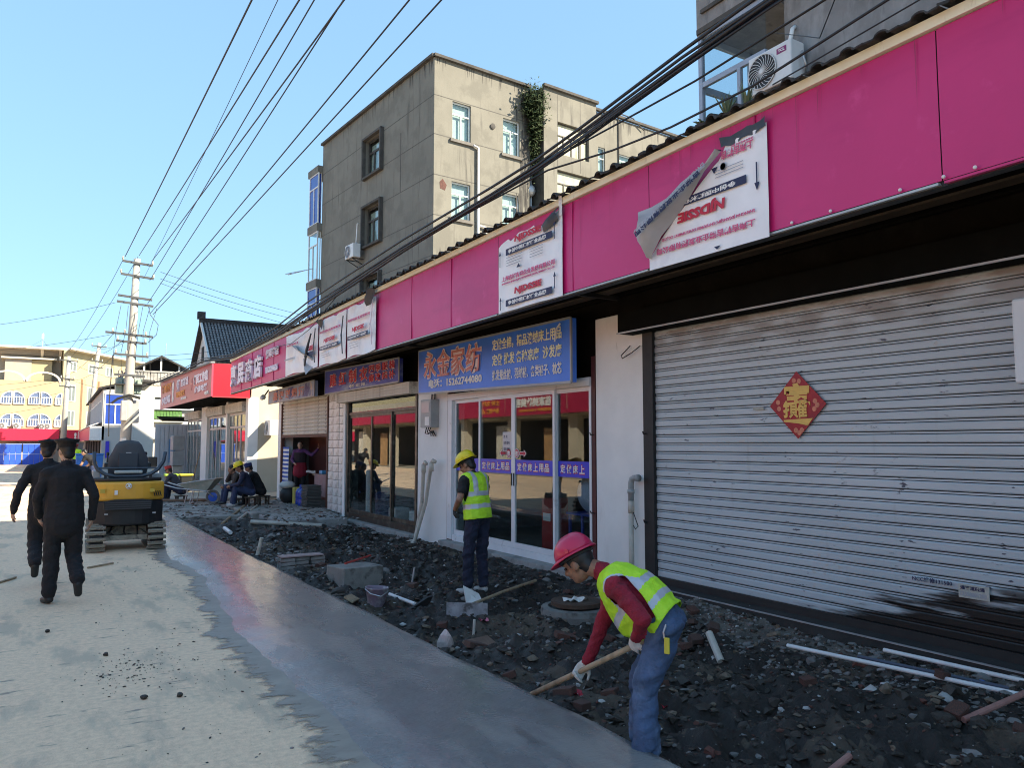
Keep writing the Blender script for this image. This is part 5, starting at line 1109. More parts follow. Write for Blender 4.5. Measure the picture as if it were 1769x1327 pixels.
# --- utility poles
m_polec = M('spun_concrete_pole', (.40, .385, .34), .85, .12, 2, .15, 20, c2=(.26, .25, .22), c2s=2, stretch=(2, 2, .3), c2lo=.55, c2hi=.75)
def crossarm(par, c, half, tilt=0, r=.045, ins=(), yaw=0):
    c = Vector(c); d = Vector((math.cos(yaw), math.sin(yaw), tilt)).normalized(); g = MB(); g.bar(c-d*half+Vector((0, -.14, 0)), c+d*half+Vector((0, -.14, 0)), r*1.6, r*1.8); a = g.build('crossarm', M('dark_steel_arm', (.06, .065, .07), .6, .2), par)
    for k in ins: MB().lathe([(.02, -.02), (.045, .02), (.03, .05), (.045, .08), (.02, .14)], c+d*half*k+Vector((0, -.14, .05)), (0, 0, 1), 8).build('insulator', m_pvc, par)
up_ = thing('utility_pole', 'tall concrete utility pole carrying a transformer, at the curb beyond the excavator', 'utility pole', (2.82, 34, 0))
MB().tube([(2.80, 34, -.1), (2.86, 34, 2.2), (2.94, 34, 5.5), (3.02, 34, 9.15)], [.215, .20, .165, .125], 18).build('pole_shaft', m_polec, up_, smooth=True)
for z, hf, xo, ins in ((8.95, .55, .02, (-.98, .98)), (8.42, .60, .03, (-.98, .98)), (7.55, .62, 0, ()), (7.30, .66, .02, ()), (6.05, .85, -.12, (-.7, -.2, .7)), (5.75, .55, -.03, (-.9, .9)), (5.22, .62, -.0, (-.9, -.3, .9)), (4.42, .55, -.02, ())): crossarm(up_, (2.82+.0225*z+xo, 34, z), hf, -.07 if z > 7 else -.05, ins=ins)
MB().box(2.40, 3.55, 33.9, 34.3, 4.05, 4.10).build('transformer_platform', m_black, up_)
m_trans = M('pale_green_transformer', (.30, .38, .33), .5, .1, 3)
MB().box(2.45, 2.86, 34.25, 34.75, 3.72, 4.35).build('transformer_tank', m_trans, up_, bevel=.03); MB().box(3.0, 3.4, 34.25, 34.75, 3.72, 4.35).build('transformer_tank', m_trans, up_, bevel=.03)
for k in range(7): MB().box(2.62+.1*k, 2.66+.1*k, 34.15, 34.25, 3.75, 4.28).build('cooling_fin', m_trans, up_)
for x in (2.55, 2.7, 3.12, 3.28): MB().tube([(x, 34.4, 4.35), (x-.02, 34.35, 4.62), (x+.06, 34.3, 4.7), (x+.12, 34.35, 4.55), (x+.12, 34.4, 4.36)], .018, 5).build('bushing', m_steel, up_)
MB().box(2.62, 2.84, 33.6, 33.9, 2.62, 3.42).build('switch_box', m_plastic, up_, bevel=.03); MB().box(3.02, 3.3, 33.95, 34.3, 2.55, 3.45).build('switch_box', m_plastic, up_, bevel=.03)
for z in (3.5, 3.46): MB().tube([(2.3, 33.7, z-.18), (2.5, 33.7, z), (2.9, 33.7, z+.15), (3.3, 33.8, z+.05)], .035, 6).build('cable_loop', m_black, up_)
for k in range(6):
    x = 2.35+.26*k; MB().tube([(x+.15, 33.9, 7.2), (x+.10*math.sin(k), 33.75, 6.2), (x-.05, 33.85, 5.3), (x, 33.95, 4.5)], .012, 4).build('jumper_wire', m_black, up_)
MB().tube([(2.28, 33.9, 5.2), (2.22, 33.9, 3.3), (2.25, 33.9, 2.0)], .02, 5).build('down_wire', m_black, up_)
MB().tube([(3.48, 33.9, 7.3), (3.55, 33.8, 6.9), (3.85, 33.7, 6.5), (3.80, 33.7, 6.1), (3.5, 33.8, 5.75)], .014, 4).build('jumper_wire', m_black, up_)
MB().box(2.66, 2.86, 33.76, 33.79, 1.55, 1.95).build('notice', p_white, up_)
for (xb, xt, Y, zt_, r0, lab) in ((1.20, 1.36, 58, 7.45, .17, 'slim concrete utility pole before the yellow building'), (2.98, 3.72, 70, 9.85, .18, 'leaning far utility pole between the yellow building and the corner shop')):
    t = thing('utility_pole', lab, 'utility pole', (xb, Y, 0))
    MB().tube([(xb, Y, 0), ((xb+xt)/2, Y, zt_/2), (xt, Y, zt_)], [r0*1.15, r0, r0*.75], 12).build('pole_shaft', m_polec, t, smooth=True)
    for z, hf in ((zt_-.3, .55), (zt_-1.5, .40), (zt_-2.0, .45)): crossarm(t, (xb+(xt-xb)*z/zt_, Y, z), hf, -.08, .04, (-.9, .9))

# --- overhead wires, each one a thing
m_wire = M('black_wire', (.012, .013, .016), .55, 0)
WN = [0]
def sag(a, b, s, n=14):
    a = Vector(a); b = Vector(b); return [a.lerp(b, t/n)+Vector((0, 0, -4*s*(t/n)*(1-t/n))) for t in range(n+1)]
def wire(pts, r, lab, gp=None): return tag(MB().tube(pts, r, 5).build('overhead_wire', m_wire, smooth=True), lab, 'wire', gp)
def thru(a, m, ext, s=.15): # from a on the pole through m and on past the camera by factor ext
    a = Vector(a); m = Vector(m); return sag(a, a+(m-a)*ext, s)
sky_w = [((2.58, 33.9, 9.18), (2.6, 12.5, 8.9), .016, 'leftmost overhead wire, from the left insulator on the pole top'), ((3.3, 33.9, 8.42), (3.0, 12.44, 8.99), .007, 'thinnest overhead wire, second from the left at the top edge'),
         ((3.08, 33.9, 9.28), (3.0, 11.2, 8.36), .014, 'overhead wire from the very top of the pole'), ((3.50, 33.9, 8.30), (3.4, 11.77, 8.78), .012, 'overhead wire just left of the close pair crossing the sky'),
         ((3.55, 33.9, 9.10), (3.5, 10.7, 8.24), .014, 'upper wire of the close pair crossing the sky'), ((3.45, 33.9, 7.35), (3.62, 11.0, 8.46), .012, 'lower wire of the close pair crossing the sky'),
         ((3.55, 33.9, 6.95), (4.2, 9.91, 8.07), .013, 'overhead wire ending left of the roof corner of the cement block'), ((3.66, 33.9, 6.93), (4.6, 9.69, 8.09), .013, 'overhead wire nearest to the roof corner of the cement block')]
for a, m, r, lab in sky_w: wire(thru(a, m, 1.9, .10), r, lab)
for a, b, lab in (((3.9, 34, 8.72), (12.6, 38.5, 8.0), 'uppermost service wire from the pole to the cement block'), ((3.9, 34, 8.44), (12.6, 38.5, 7.7), 'middle service wire from the pole to the cement block'), ((3.9, 34, 8.26), (12.6, 38.5, 7.3), 'lowest of three service wires from the pole to the cement block'),
                  ((3.3, 34, 5.22), (10.5, 44.0, 7.4), 'upper wire from the pole toward the tiled house'), ((3.3, 34, 5.05), (10.5, 44.0, 7.0), 'lower wire from the pole toward the tiled house')): wire(sag(a, b, .15), .009, lab)
for a, b, lab in (((2.3, 34, 7.3), (-6, 40, 6.2), 'upper wire leaving the pole to the left across the sky'), ((2.3, 34, 6.05), (-6, 40, 5.4), 'lower wire leaving the pole to the left across the sky')): wire(sag(a, b, .3), .008, lab)
for i, (a, b) in enumerate((((2.55, 34, 9.15), (1.0, 58, 7.3)), ((3.05, 34, 9.25), (1.4, 58, 7.3)), ((2.3, 34, 6.1), (.95, 58, 6.05)), ((3.2, 34, 6.1), (3.2, 70, 9.5)), ((2.6, 34, 5.8), (3.0, 70, 9.0)), ((2.4, 34, 5.3), (1.5, 58, 5.9)))):
    wire(sag(a, b, .35), .010, 'thin wire running from the transformer pole to the far poles', 'thin wires between the far poles')
for i, (z0, z1) in enumerate(((6.05, 6.3), (5.9, 5.2), (5.1, 4.3), (4.4, 3.4))): wire(sag((1.2, 58, z0), (-9, 76, z1), .3), .010, 'thin wire crossing the front of the yellow building', 'thin wires before the yellow building')
for i, (z0, z1) in enumerate(((7.1, 5.6), (6.0, 5.0))): wire(sag((1.3, 57.9, z0), (5.2, 52.2, z1), .3), .010, 'thin wire from the slim far pole to the corner shop', 'thin wires to the corner shop')
# cable bundle slung along the fascia
path = [(4.45, 1.0, 5.06), (4.45, 3.67, 4.95), (4.46, 4.57, 4.90), (4.46, 6.05, 4.76), (4.46, 6.8, 4.70), (4.46, 7.8, 4.66), (4.46, 10.35, 4.60), (4.46, 12.9, 4.48), (4.48, 15.3, 4.39), (4.5, 17.7, 4.24), (4.6, 22.9, 4.20), (4.75, 28.5, 4.62), (4.9, 34, 4.74), (4.95, 42.2, 4.86)]
rb = random.Random(5)
for k in range(7):
    ox, oz, ph = rb.gauss(0, .022), rb.gauss(0, .022), rb.random()*6
    P = []
    for i, p in enumerate(path):
        s = 1.0+.9*math.exp(-((p[1]-15)/5)**2)
        P.append((p[0]+(ox+.012*math.sin(i*1.3+ph))*s*1.2, p[1], p[2]+(oz+.010*math.cos(i*1.1+ph))*s*1.6))
    if k < 3: P += [(3.8, 40, 4.3), (2.95, 34.2, 3.45)]
    wire(P, (.016, .013, .018, .010, .014, .009, .016)[k], 'black cable in the twisted bundle slung along the shop fascia', 'twisted cable bundle along the shop fascia')
wire([(4.7, 1.5, 5.12), (4.7, 3.36, 4.90), (4.7, 4.69, 4.83), (4.68, 5.8, 4.82), (4.6, 7.15, 4.78), (4.5, 9, 4.66), (4.48, 12, 4.56), (4.5, 17, 4.3)], .010, 'single black cable just below the twisted bundle, joining it left of the balcony')
wire([(4.7, 1.4, 5.0), (4.7, 2.87, 4.66), (4.7, 4.07, 4.53), (4.7, 5.0, 4.53), (4.68, 5.8, 4.58), (4.6, 6.81, 4.68), (4.5, 9.0, 4.62), (4.5, 16, 4.32)], .011, 'thick black cable sagging in front of the air conditioner with the magenta badge')
wire([(4.7, 1.9, 4.74), (4.7, 2.64, 4.55), (4.7, 3.45, 4.49), (4.8, 3.95, 4.52)], .006, 'thin pale wire sagging to the roof edge before the timber base'); 
wire([(4.75, 3.1, 5.3), (5.6, 4.1, 5.2), (8.3, 6.8, 7.3)], .005, 'thin wire going up from the roof to the raw cement wall')
wire([(4.5, 12.9, 4.55), (4.6, 15.5, 4.05), (4.8, 17.6, 4.0), (4.9, 19.5, 4.12)], .007, 'thin cable looping down across the wrinkled plastic sheets')
t = wire([(4.9, 42.2, 4.86), (4.0, 41, 4.5), (2.3, 33.7, 3.32), (2.2, 33.4, 3.3)], .022, 'thick black cable from the far fascia corner to the transformer pole')

# --- opposite side of the street: seen only in the reflections of the glass
op = thing('opposite_shop_row', 'shop row across the street with red fascia, seen mirrored in the glass doors', 'building', (-9.8, 30, 0))
MB().box(-14, -10.6, -10, 74, 3.2, 4.9).build('upper_wall', m_cream_wall, op); MB().box(-14, -13.8, -10, 74, 0, 3.3).build('back_wall', M('opposite_dark_interior', (.05, .05, .05), .9, .2), op)
MB().box(-10.6, -9.85, -10, 74, 3.40, 3.46).build('canopy', m_soffit, op)
k = 0; y = -10
while y < 74:
    MB().box(-9.85, -9.8, y+.02, y+5.9, 3.3, 4.42).build('fascia_panel', M('opposite_crimson', (.42, .015, .06), .45, .06), op)
    MB().box(-10.9, -10.5, y, y+.8, 0, 3.3).build('column', m_cream_wall, op)
    if k % 2 == 0: MB().box(-10.85, -10.8, y+.8, y+2.6, 0, 2.8).build('door', m_shut2, op)
    else: MB().box(-10.85, -10.8, y+2.0, y+3.4, 0, 2.6).build('door', M('wooden_door', (.38, .22, .10), .7, .2), op)
    y += 6; k += 1
ot = thing('shop_sign', 'white characters of a beauty shop on the opposite red fascia, mirrored in the glass', 'sign', (-9.78, 36, 3.6))
letter('苗家美妆美容', (-9.79, 33.2, 3.72), (0, 1, 0), Z3, 3.6, .52, p_white, ot, t=.02, bold=.04); letter('美容美甲 13851540926', (-9.79, 33.2, 3.46), (0, 1, 0), Z3, 3.2, .18, p_orange, ot, t=.02, bold=.03)
letter('主营 化妆品', (-9.79, 38.5, 3.95), (0, 1, 0), Z3, 2.5, .3, p_orange, ot, t=.02, bold=.03); letter('护肤品', (-9.79, 38.5, 3.5), (0, 1, 0), Z3, 2.5, .3, p_orange, ot, t=.02, bold=.03)
# ================================================================== PEOPLE
def V3(*a): return np.array(a, float)
def unit(a): a = np.array(a, float); return a/np.linalg.norm(a)
def cone(p0, p1, r0, r1, m, wide=1.0, side=None):
    return dict(k='c', p0=np.array(p0, float), p1=np.array(p1, float), r0=r0, r1=r1, m=m, wide=wide, side=None if side is None else unit(side))
def ball(c, r, m, fr=None): # ellipsoid, fr = columns of axes
    return dict(k='e', c=np.array(c, float), r=np.array(r if hasattr(r, '__len__') else (r, r, r), float), m=m, fr=np.eye(3) if fr is None else fr)
def prim_mesh(mb, q, grow=0.0):
    if q['k'] == 'e':
        rot = Matrix([list(r) for r in q['fr']]); mb.ell(q['c'], tuple(q['r']+grow), nu=14, nv=10, rot=rot); return
    d = q['p1']-q['p0']; L_ = np.linalg.norm(d); d = d/max(L_, 1e-6)
    a = q['side'] if q['side'] is not None else unit(np.cross(d, (0.31, .95, .11)))
    a = unit(a-d*np.dot(a, d)); b = np.cross(d, a); n = 12; V = []; rings = []
    r0, r1 = q['r0']+grow, q['r1']+grow
    for k in range(4): t = math.pi/2*(1-k/3.0); rings.append((-r0*math.sin(t), r0*math.cos(t)))
    for k in range(4): t = math.pi/2*k/3.0; rings.append((L_+r1*math.sin(t), r1*math.cos(t)))
    for h_, r in rings:
        r = max(r, 1e-4)
        for k in range(n): an = 2*math.pi*k/n; V.append(q['p0']+d*h_+(a*math.cos(an)*q['wide']+b*math.sin(an))*r)
    F = [(i*n+k, i*n+(k+1) % n, (i+1)*n+(k+1) % n, (i+1)*n+k) for i in range(len(rings)-1) for k in range(n)]
    F.append(tuple(range(n-1, -1, -1))); F.append(tuple((len(rings)-1)*n+k for k in range(n)))
    mb.add(V, F)
def prim_dist(q, P):
    if q['k'] == 'e':
        l = (P-q['c']) @ q['fr']; return (np.linalg.norm(l/q['r'], axis=1)-1)*q['r'].min()
    d = q['p1']-q['p0']; t = np.clip(((P-q['p0']) @ d)/max(d @ d, 1e-9), 0, 1); x = P-q['p0']-t[:, None]*d
    if q['side'] is not None and q['wide'] != 1: sd = q['side']; s_ = x @ sd; x = x-np.outer(s_*(1-1/q['wide']), sd)
    return np.linalg.norm(x, axis=1)-(q['r0']+(q['r1']-q['r0'])*t)
_tmp = bpy.data.scenes.new('tmp')
def blob(name, prims, mats, voxel, parent, smooth=2, wrinkle=None, grow=0.0, keep=None, recolor=None, thick=0):
    mb = MB()
    for q in prims: prim_mesh(mb, q, grow)
    me = mb.mesh(name, mats[0]); o = bpy.data.objects.new(name, me); _tmp.collection.objects.link(o)
    m = o.modifiers.new('r', 'REMESH'); m.mode = 'VOXEL'; m.voxel_size = voxel
    if smooth: s = o.modifiers.new('s', 'SMOOTH'); s.iterations = smooth; s.factor = .5
    vl = _tmp.view_layers[0]; vl.update(); dg = vl.depsgraph; ev = o.evaluated_get(dg); m2 = bpy.data.meshes.new_from_object(ev)
    bpy.data.objects.remove(o); bpy.data.meshes.remove(me); m2.name = name
    n = len(m2.vertices); co = np.empty(n*3); m2.vertices.foreach_get('co', co); co = co.reshape(-1, 3)
    nf = len(m2.polygons); ce = np.empty(nf*3); m2.polygons.foreach_get('center', ce); ce = ce.reshape(-1, 3)
    D = np.stack([prim_dist(q, ce) for q in prims], 1); mi = np.array([q['m'] for q in prims])[D.argmin(1)]
    if recolor is not None: mi = recolor(ce, mi)
    if wrinkle:
        Dv = np.stack([prim_dist(q, co) for q in prims], 1); mv = np.array([q['m'] for q in prims])[Dv.argmin(1)]
        no = np.empty(n*3); m2.vertices.foreach_get('normal', no); no = no.reshape(-1, 3)
        amp = np.array([wrinkle.get(int(i), 0) for i in mv])
        w1 = fbm(co[:, 0]*9+co[:, 2]*3+50, co[:, 2]*16+co[:, 1]*7+50, 3, 5)-.5; w2 = 1-np.abs(fbm(co[:, 2]*7-co[:, 0]*5+80, co[:, 1]*8+co[:, 2]*9+80, 3, 9)-.5)*5
        co = co+no*(amp*(w1*1.6+.5*w2-.2))[:, None]; m2.vertices.foreach_set('co', co.ravel())
    m2.materials.clear()
    for mm in mats: m2.materials.append(mm)
    m2.polygons.foreach_set('material_index', mi.astype(np.int32)); m2.polygons.foreach_set('use_smooth', np.ones(nf, bool)); m2.update()
    if keep is not None:
        bm = bmesh.new(); bm.from_mesh(m2); k = keep(ce); bm.faces.ensure_lookup_table()
        bmesh.ops.delete(bm, geom=[bm.faces[i] for i in range(nf) if not k[i]], context='FACES'); 
        for it in range(8):      # even out the cut edges
            bv_ = [v for v in bm.verts if v.is_boundary]; nw = []
            for v in bv_:
                nb = [e.other_vert(v).co for e in v.link_edges if e.is_boundary]; nw.append(v.co*.4+sum(nb, Vector())/len(nb)*.6 if len(nb) == 2 else v.co.copy())
            for v, c_ in zip(bv_, nw): v.co = c_
        bmesh.ops.delete(bm, geom=[v for v in bm.verts if not v.link_faces], context='VERTS')
        bm.to_mesh(m2); bm.free()
    ob = place(name, m2, parent, world=False)
    if thick: sm = ob.modifiers.new('solid', 'SOLIDIFY'); sm.thickness = thick; sm.offset = 0
    return ob
def hand(prims, wr, d, n, m, curl=.5, side=1, sc=1.0):
    """wr wrist, d hand direction, n palm normal (fingers curl toward n), side +1: thumb on the d x n side"""
    d = unit(d); n = unit(np.array(n, float)-d*np.dot(n, d)); t = np.cross(d, n)*side; wr = np.array(wr, float)
    palm = wr+d*.045*sc; fr = np.stack([t, d, n], 1)
    prims.append(ball(palm, (.040*sc, .05*sc, .018*sc), m, fr)); prims.append(cone(wr-d*.02, wr+d*.02, .026*sc, .028*sc, m))
    for i, (o_, L_) in enumerate(((.030, .075), (.011, .085), (-.010, .078), (-.029, .060))):
        b0 = wr+d*.082*sc+t*o_*sc; c = curl*(1.0+.08*i)
        d1 = unit(d*math.cos(c)+n*math.sin(c)); d2 = unit(d*math.cos(c*2.3)+n*math.sin(c*2.3))
        m1 = b0+d1*L_*.5*sc; e = m1+d2*L_*.5*sc
        prims.append(cone(b0-d*.01, m1, .0095*sc, .009*sc, m)); prims.append(cone(m1, e, .009*sc, .0078*sc, m))
    b0 = wr+d*.03*sc+t*.034*sc; td = unit(d*.7+t*.6+n*(.2+.5*curl)); m1 = b0+td*.036*sc; td2 = unit(d*.8+t*.1+n*(.3+.5*curl))
    prims.append(cone(b0, m1, .0125*sc, .011*sc, m)); prims.append(cone(m1, m1+td2*.03*sc, .011*sc, .009*sc, m))
def head(prims, c, f, u, m, sc=1.0):
    f = unit(f); u = unit(np.array(u, float)-f*np.dot(u, f)); s = np.cross(f, u); c = np.array(c, float); fr = np.stack([s, f, u], 1)
    L = lambda a, b, k: c+(s*a+f*b+u*k)*sc
    prims += [ball(L(0, -.012, .028), np.array((.075, .094, .088))*sc, m, fr), ball(L(0, .018, -.035), np.array((.060, .068, .072))*sc, m, fr), ball(L(0, .045, -.078), np.array((.038, .035, .028))*sc, m, fr),
              cone(L(0, .082, .012), L(0, .104, -.022), .010*sc, .0155*sc, m), ball(L(0, .072, .025), np.array((.055, .022, .014))*sc, m, fr),
              ball(L(.073, -.005, -.012), np.array((.012, .022, .032))*sc, m, fr), ball(L(-.073, -.005, -.012), np.array((.012, .022, .032))*sc, m, fr),
              ball(L(.032, .070, -.028), np.array((.024, .020, .020))*sc, m, fr), ball(L(-.032, .070, -.028), np.array((.024, .020, .020))*sc, m, fr), ball(L(0, .086, -.052), np.array((.022, .012, .009))*sc, m, fr)]
    return s, f, u
m_skin = M('tanned_skin', (.27, .14, .085), .48, .2, 14, .35, 45, c2=(.20, .085, .055), c2s=12, c2lo=.5, c2hi=.7); m_skin2 = M('fair_skin', (.42, .25, .17), .5, .08, 18)
m_hair = M('black_hair', (.006, .005, .005), .5, .2, 40); m_eye = M('eye_dark', (.02, .015, .012), .2, 0); m_lip = M('lip', (.24, .09, .07), .5, 0)
m_blkcloth = M('black_uniform_cloth', (.008, .008, .010), .85, .3, 10, 1.0, 9, bdist=.03); m_navycloth = M('navy_cloth', (.014, .018, .045), .85, .3, 10, .3, 80); m_dkshoe = M('black_shoe', (.012, .012, .013), .45, .2, 10)
m_redcloth = M('dark_red_jersey', (.26, .010, .028), .85, .25, 8, 1.0, 13, bdist=.035, c2=(.13, .008, .016), c2s=9, c2lo=.55, c2hi=.7); m_jeans = M('faded_blue_jeans', (.062, .105, .195), .9, .35, 5, 1.0, 12, bdist=.035, c2=(.19, .27, .40), c2s=3.4, c2lo=.45, c2hi=.7, stretch=(1, 1, .5))
m_hiviz = M('fluorescent_vest', (.48, .82, .020), .55, .08, 5, .9, 9, bdist=.03); m_silver = M('reflective_tape', (.46, .48, .52), .35, .06, 20, .05, 40, metal=.15); m_glove = M('white_knit_glove', (.55, .54, .50), .9, .15, 30, .3, 120)
m_dkglove = M('dark_work_glove', (.04, .04, .05), .8, .2, 20); m_helmr = M('pink_red_helmet', (.50, .02, .075), .28, .05, 6, .02, 20, c2=(.38, .03, .07), c2s=9, c2lo=.6, c2hi=.72); m_helmy = M('yellow_helmet', (.78, .60, .01), .3, .04, 6)
m_tee = M('black_tee', (.010, .010, .011), .85, .2, 12, .3, 80); m_dkjeans = M('dark_work_trousers', (.014, .018, .040), .9, .3, 8, 1.0, 11, bdist=.03); m_boot = M('dusty_pale_boot', (.40, .39, .37), .8, .2, 12, .2, 40)
def eyes(par, c, f, u, sc=1.0):
    f = unit(f); u = unit(np.array(u, float)-f*np.dot(u, f)); s = np.cross(f, u)
    for k in (-1, 1):
        MB().ell(np.array(c)+(s*.030*k+f*.083+u*.004)*sc, (.011*sc, .009*sc, .008*sc), nu=8, nv=6).build('eye', m_eye, par, world=False, smooth=True)
        MB().bar(np.array(c)+(s*.016*k+f*.092+u*.028)*sc, np.array(c)+(s*.046*k+f*.082+u*.027)*sc, .008*sc, .006*sc).build('eyebrow', m_hair, par, world=False)
def helmet(par, c, f, u, mat, sc=1.0, vents=True):
    """safety helmet around head centre c"""
    f = unit(f); u = unit(np.array(u, float)-f*np.dot(u, f)); s = np.cross(f, u); c = np.array(c, float)+u*.045*sc
    def L(a, b, k): return c+(s*a+f*b+u*k)*sc
    n, mrow = 28, 9; P = []
    for j in range(mrow+1):
        t = math.pi/2*j/mrow; row = []
        for i in range(n+1):
            a = 2*math.pi*i/n; r = math.cos(t)**.8; rx, ry = .108, .132
            x = rx*r*math.cos(a); y = ry*r*math.sin(a)-.005; z = .018+.112*math.sin(t)
            rid = .010*math.exp(-(x/.018)**2)*(1 if j > 2 else 0); row.append(L(x, y, z+rid))
        P.append(row)
    g = MB(); g.grid(P)
    B0 = []; B1 = []
    for i in range(n+1):
        a = 2*math.pi*i/n; fr = max(0, math.sin(a)); e = .012+.038*fr**1.5
        B0.append(L(.108*math.cos(a), .132*math.sin(a)-.005, .018)); B1.append(L((.108+e)*math.cos(a), (.132+e)*math.sin(a)-.005, .006-.012*fr))
    g.grid([B0, B1]); o = g.build('helmet', mat, par, world=False, smooth=True, fix=False)
    sm = o.modifiers.new('solid', 'SOLIDIFY'); sm.thickness = .005*sc
    h_ = MB(); h_.tube([L(.090*math.cos(a), .108*math.sin(a)-.005, .0) for a in [2*math.pi*i/20 for i in range(21)]], .011*sc, 6, cap=False); h_.build('head_band', m_black, par, world=False)
    for k in (-1, 1): MB().lathe([(.014*sc, 0), (.013*sc, .006*sc)], L(.106*k, -.02, .04), s*k, 12).build('helmet_button', mat, o, world=False)
    return o
def person(label, loc, rz, J, cl, group=None, voxel=.011, cat='person'):
    """J joints (side, forward, up); cl material choices"""
    t = thing('person', label, cat, loc, rz, group)
    mats = [cl.get('skin', m_skin), cl['top'], cl['legs'], cl['shoe'], cl.get('glove', cl.get('skin', m_skin)), cl.get('belt', m_black)]
    loose = cl.get('loose', 1.0); q = []
    P = {k: np.array(v, float) for k, v in J.items()}
    sidev = unit(P['shR']-P['shL']); hs = unit(P['hipR']-P['hipL']); pel = (P['hipL']+P['hipR'])/2; sh = (P['shL']+P['shR'])/2
    mid = P.get('waist', (pel+sh)/2+0.0)
    q += [cone(pel+(mid-pel)*.05, pel+(mid-pel)*.35, .105*loose, .105*loose, 2, 1.42, hs), cone(pel+(mid-pel)*.45, mid, .112*loose, .112*loose, 1, 1.38, sidev), cone(mid, sh+(mid-sh)*.22, .112*loose, .120*loose, 1, 1.38, sidev),
          cone(P['shL'], P['shR'], .068*loose, .068*loose, 1)]
    q += [cone(sh+unit(sh-mid)*.02, P['neck'], .075, .058, 1), cone(P['neck'], P['head']-unit(P['head']-P['neck'])*.03, .054, .052, 0), cone(P['neck']*.75+sh*.25, P['shL'], .052, .058, 1), cone(P['neck']*.75+sh*.25, P['shR'], .052, .058, 1)]
    if cl.get('coat'): lo_ = pel-unit(sh-pel)*cl['coat']; q += [cone(mid, lo_, .118*loose, .128*loose, 1, 1.42, hs)]
    for S in 'LR':
        ar = cl.get('arm', 1); fa = cl.get('fore', ar)
        q += [cone(P['sh'+S], P['el'+S], .060*loose, .048*loose, 1 if cl.get('sleeve', 1) else 0)]
        if cl.get('sleeve', 1) == .5: q[-1]['p1'] = P['sh'+S]+(P['el'+S]-P['sh'+S])*.55; q[-1]['r1'] = .058; q.append(cone(P['sh'+S], P['el'+S], .045, .041, 0))
        sl = cl.get('sleeve', 1) == 1
        q += [cone(P['el'+S], P['wr'+S], (.047*loose if sl else .042), (.038*loose if sl else .030), 1 if sl else 0)]
        hd = P['hd'+S] if 'hd'+S in P else unit(P['wr'+S]-P['el'+S]); hn = P['hn'+S] if 'hn'+S in P else np.array((-1 if S == 'R' else 1, 0.2, 0)); hand(q, P['wr'+S]+unit(hd)*.012, hd, hn, 4, J_curl.get(label, cl.get('curl', .45)), -1 if S == 'R' else 1, cl.get('hs', 1.0))
        lg = loose*cl.get('trouser', 1.0)
        q += [cone(P['hip'+S], P['kn'+S], .092*lg, .068*lg, 2), cone(P['kn'+S], P['an'+S]+(P['kn'+S]-P['an'+S])*.08, .066*lg, cl.get('cuff', .060)*lg, 2)]
        fd = unit(P['toe'+S]-P['an'+S]); an = P['an'+S]
        q += [cone(an, an-V3(0, 0, .03), .042, .045, 3), cone(an-V3(0, 0, .045)-fd*.02, an+fd*.13+(-V3(0, 0, .045) if abs(fd[2]) < .4 else V3(0, 0, 0)), .040, .035, 3, 1.15, np.cross(fd, V3(0, 0, 1)) if abs(fd[2]) < .9 else None)]
    hf, hu = P['hf'], P.get('hu', V3(0, 0, 1)); hs_ = cl.get('head', 1.0)
    head(q, P['head'], hf, hu, 0, hs_)
    body = blob('body', q, mats, voxel, t, 2, {1: .013, 2: .016} if voxel < .0105 else ({1: .010, 2: .012} if voxel < .014 else {1: .006, 2: .008}))
    eyes(t, P['head'], hf, hu, hs_)
    return t, P, q
J_curl = {}
def hair(t, P, grow=.010, voxel=.012, long=False, mat=None):
    f = unit(P['hf']); u = unit(np.array(P.get('hu', V3(0, 0, 1)), float)-f*np.dot(P.get('hu', V3(0, 0, 1)), f)); s = np.cross(f, u); c = P['head']; fr = np.stack([s, f, u], 1)
    q = [ball(c+u*.030-f*.016, (.080, .096, .092), 0, fr), ball(c-u*.035-f*.055, (.062, .05, .06), 0, fr)]
    if long: q += [ball(c-u*.05-f*.06, (.08, .06, .11), 0, fr)]
    return blob('hair', q, [mat or m_hair], voxel, t, 1, None, keep=lambda ce: ((ce-c) @ f < .055+.25*((ce-c) @ u)-.02))
def cap(t, P, mat=m_blkcloth, flare=1.0):
    f = unit(P['hf']); u = unit(np.array(P.get('hu', V3(0, 0, 1)), float)-f*np.dot(P.get('hu', V3(0, 0, 1)), f)); s = np.cross(f, u); c = P['head']
    g = MB(); n = 24; prof = [(.088, .035), (.093, .040), (.093, .085), (.104*flare, .098), (.116*flare, .118), (.112*flare, .132), (.05, .139), (.0, .140)]
    g.grid([[c+(s*r*math.cos(2*math.pi*i/n)*.92+f*(r*math.sin(2*math.pi*i/n)*1.12-.012)+u*(h_+.012*math.sin(2*math.pi*i/n)*(h_ > .09))) for i in range(n+1)] for r, h_ in prof]); g.build('cap', mat, t, world=False, smooth=True, fix=False)
    v = MB(); v.grid([[c+(s*(.085+.0*k)*math.cos(a)+f*((.100+.055*k)*math.sin(a)-.012)+u*(.042-.022*k)) for a in [math.pi*(.12+.76*i/10) for i in range(11)]] for k in (0, .5, 1)]); v.build('visor', m_dkshoe, t, world=False, smooth=True, fix=False)
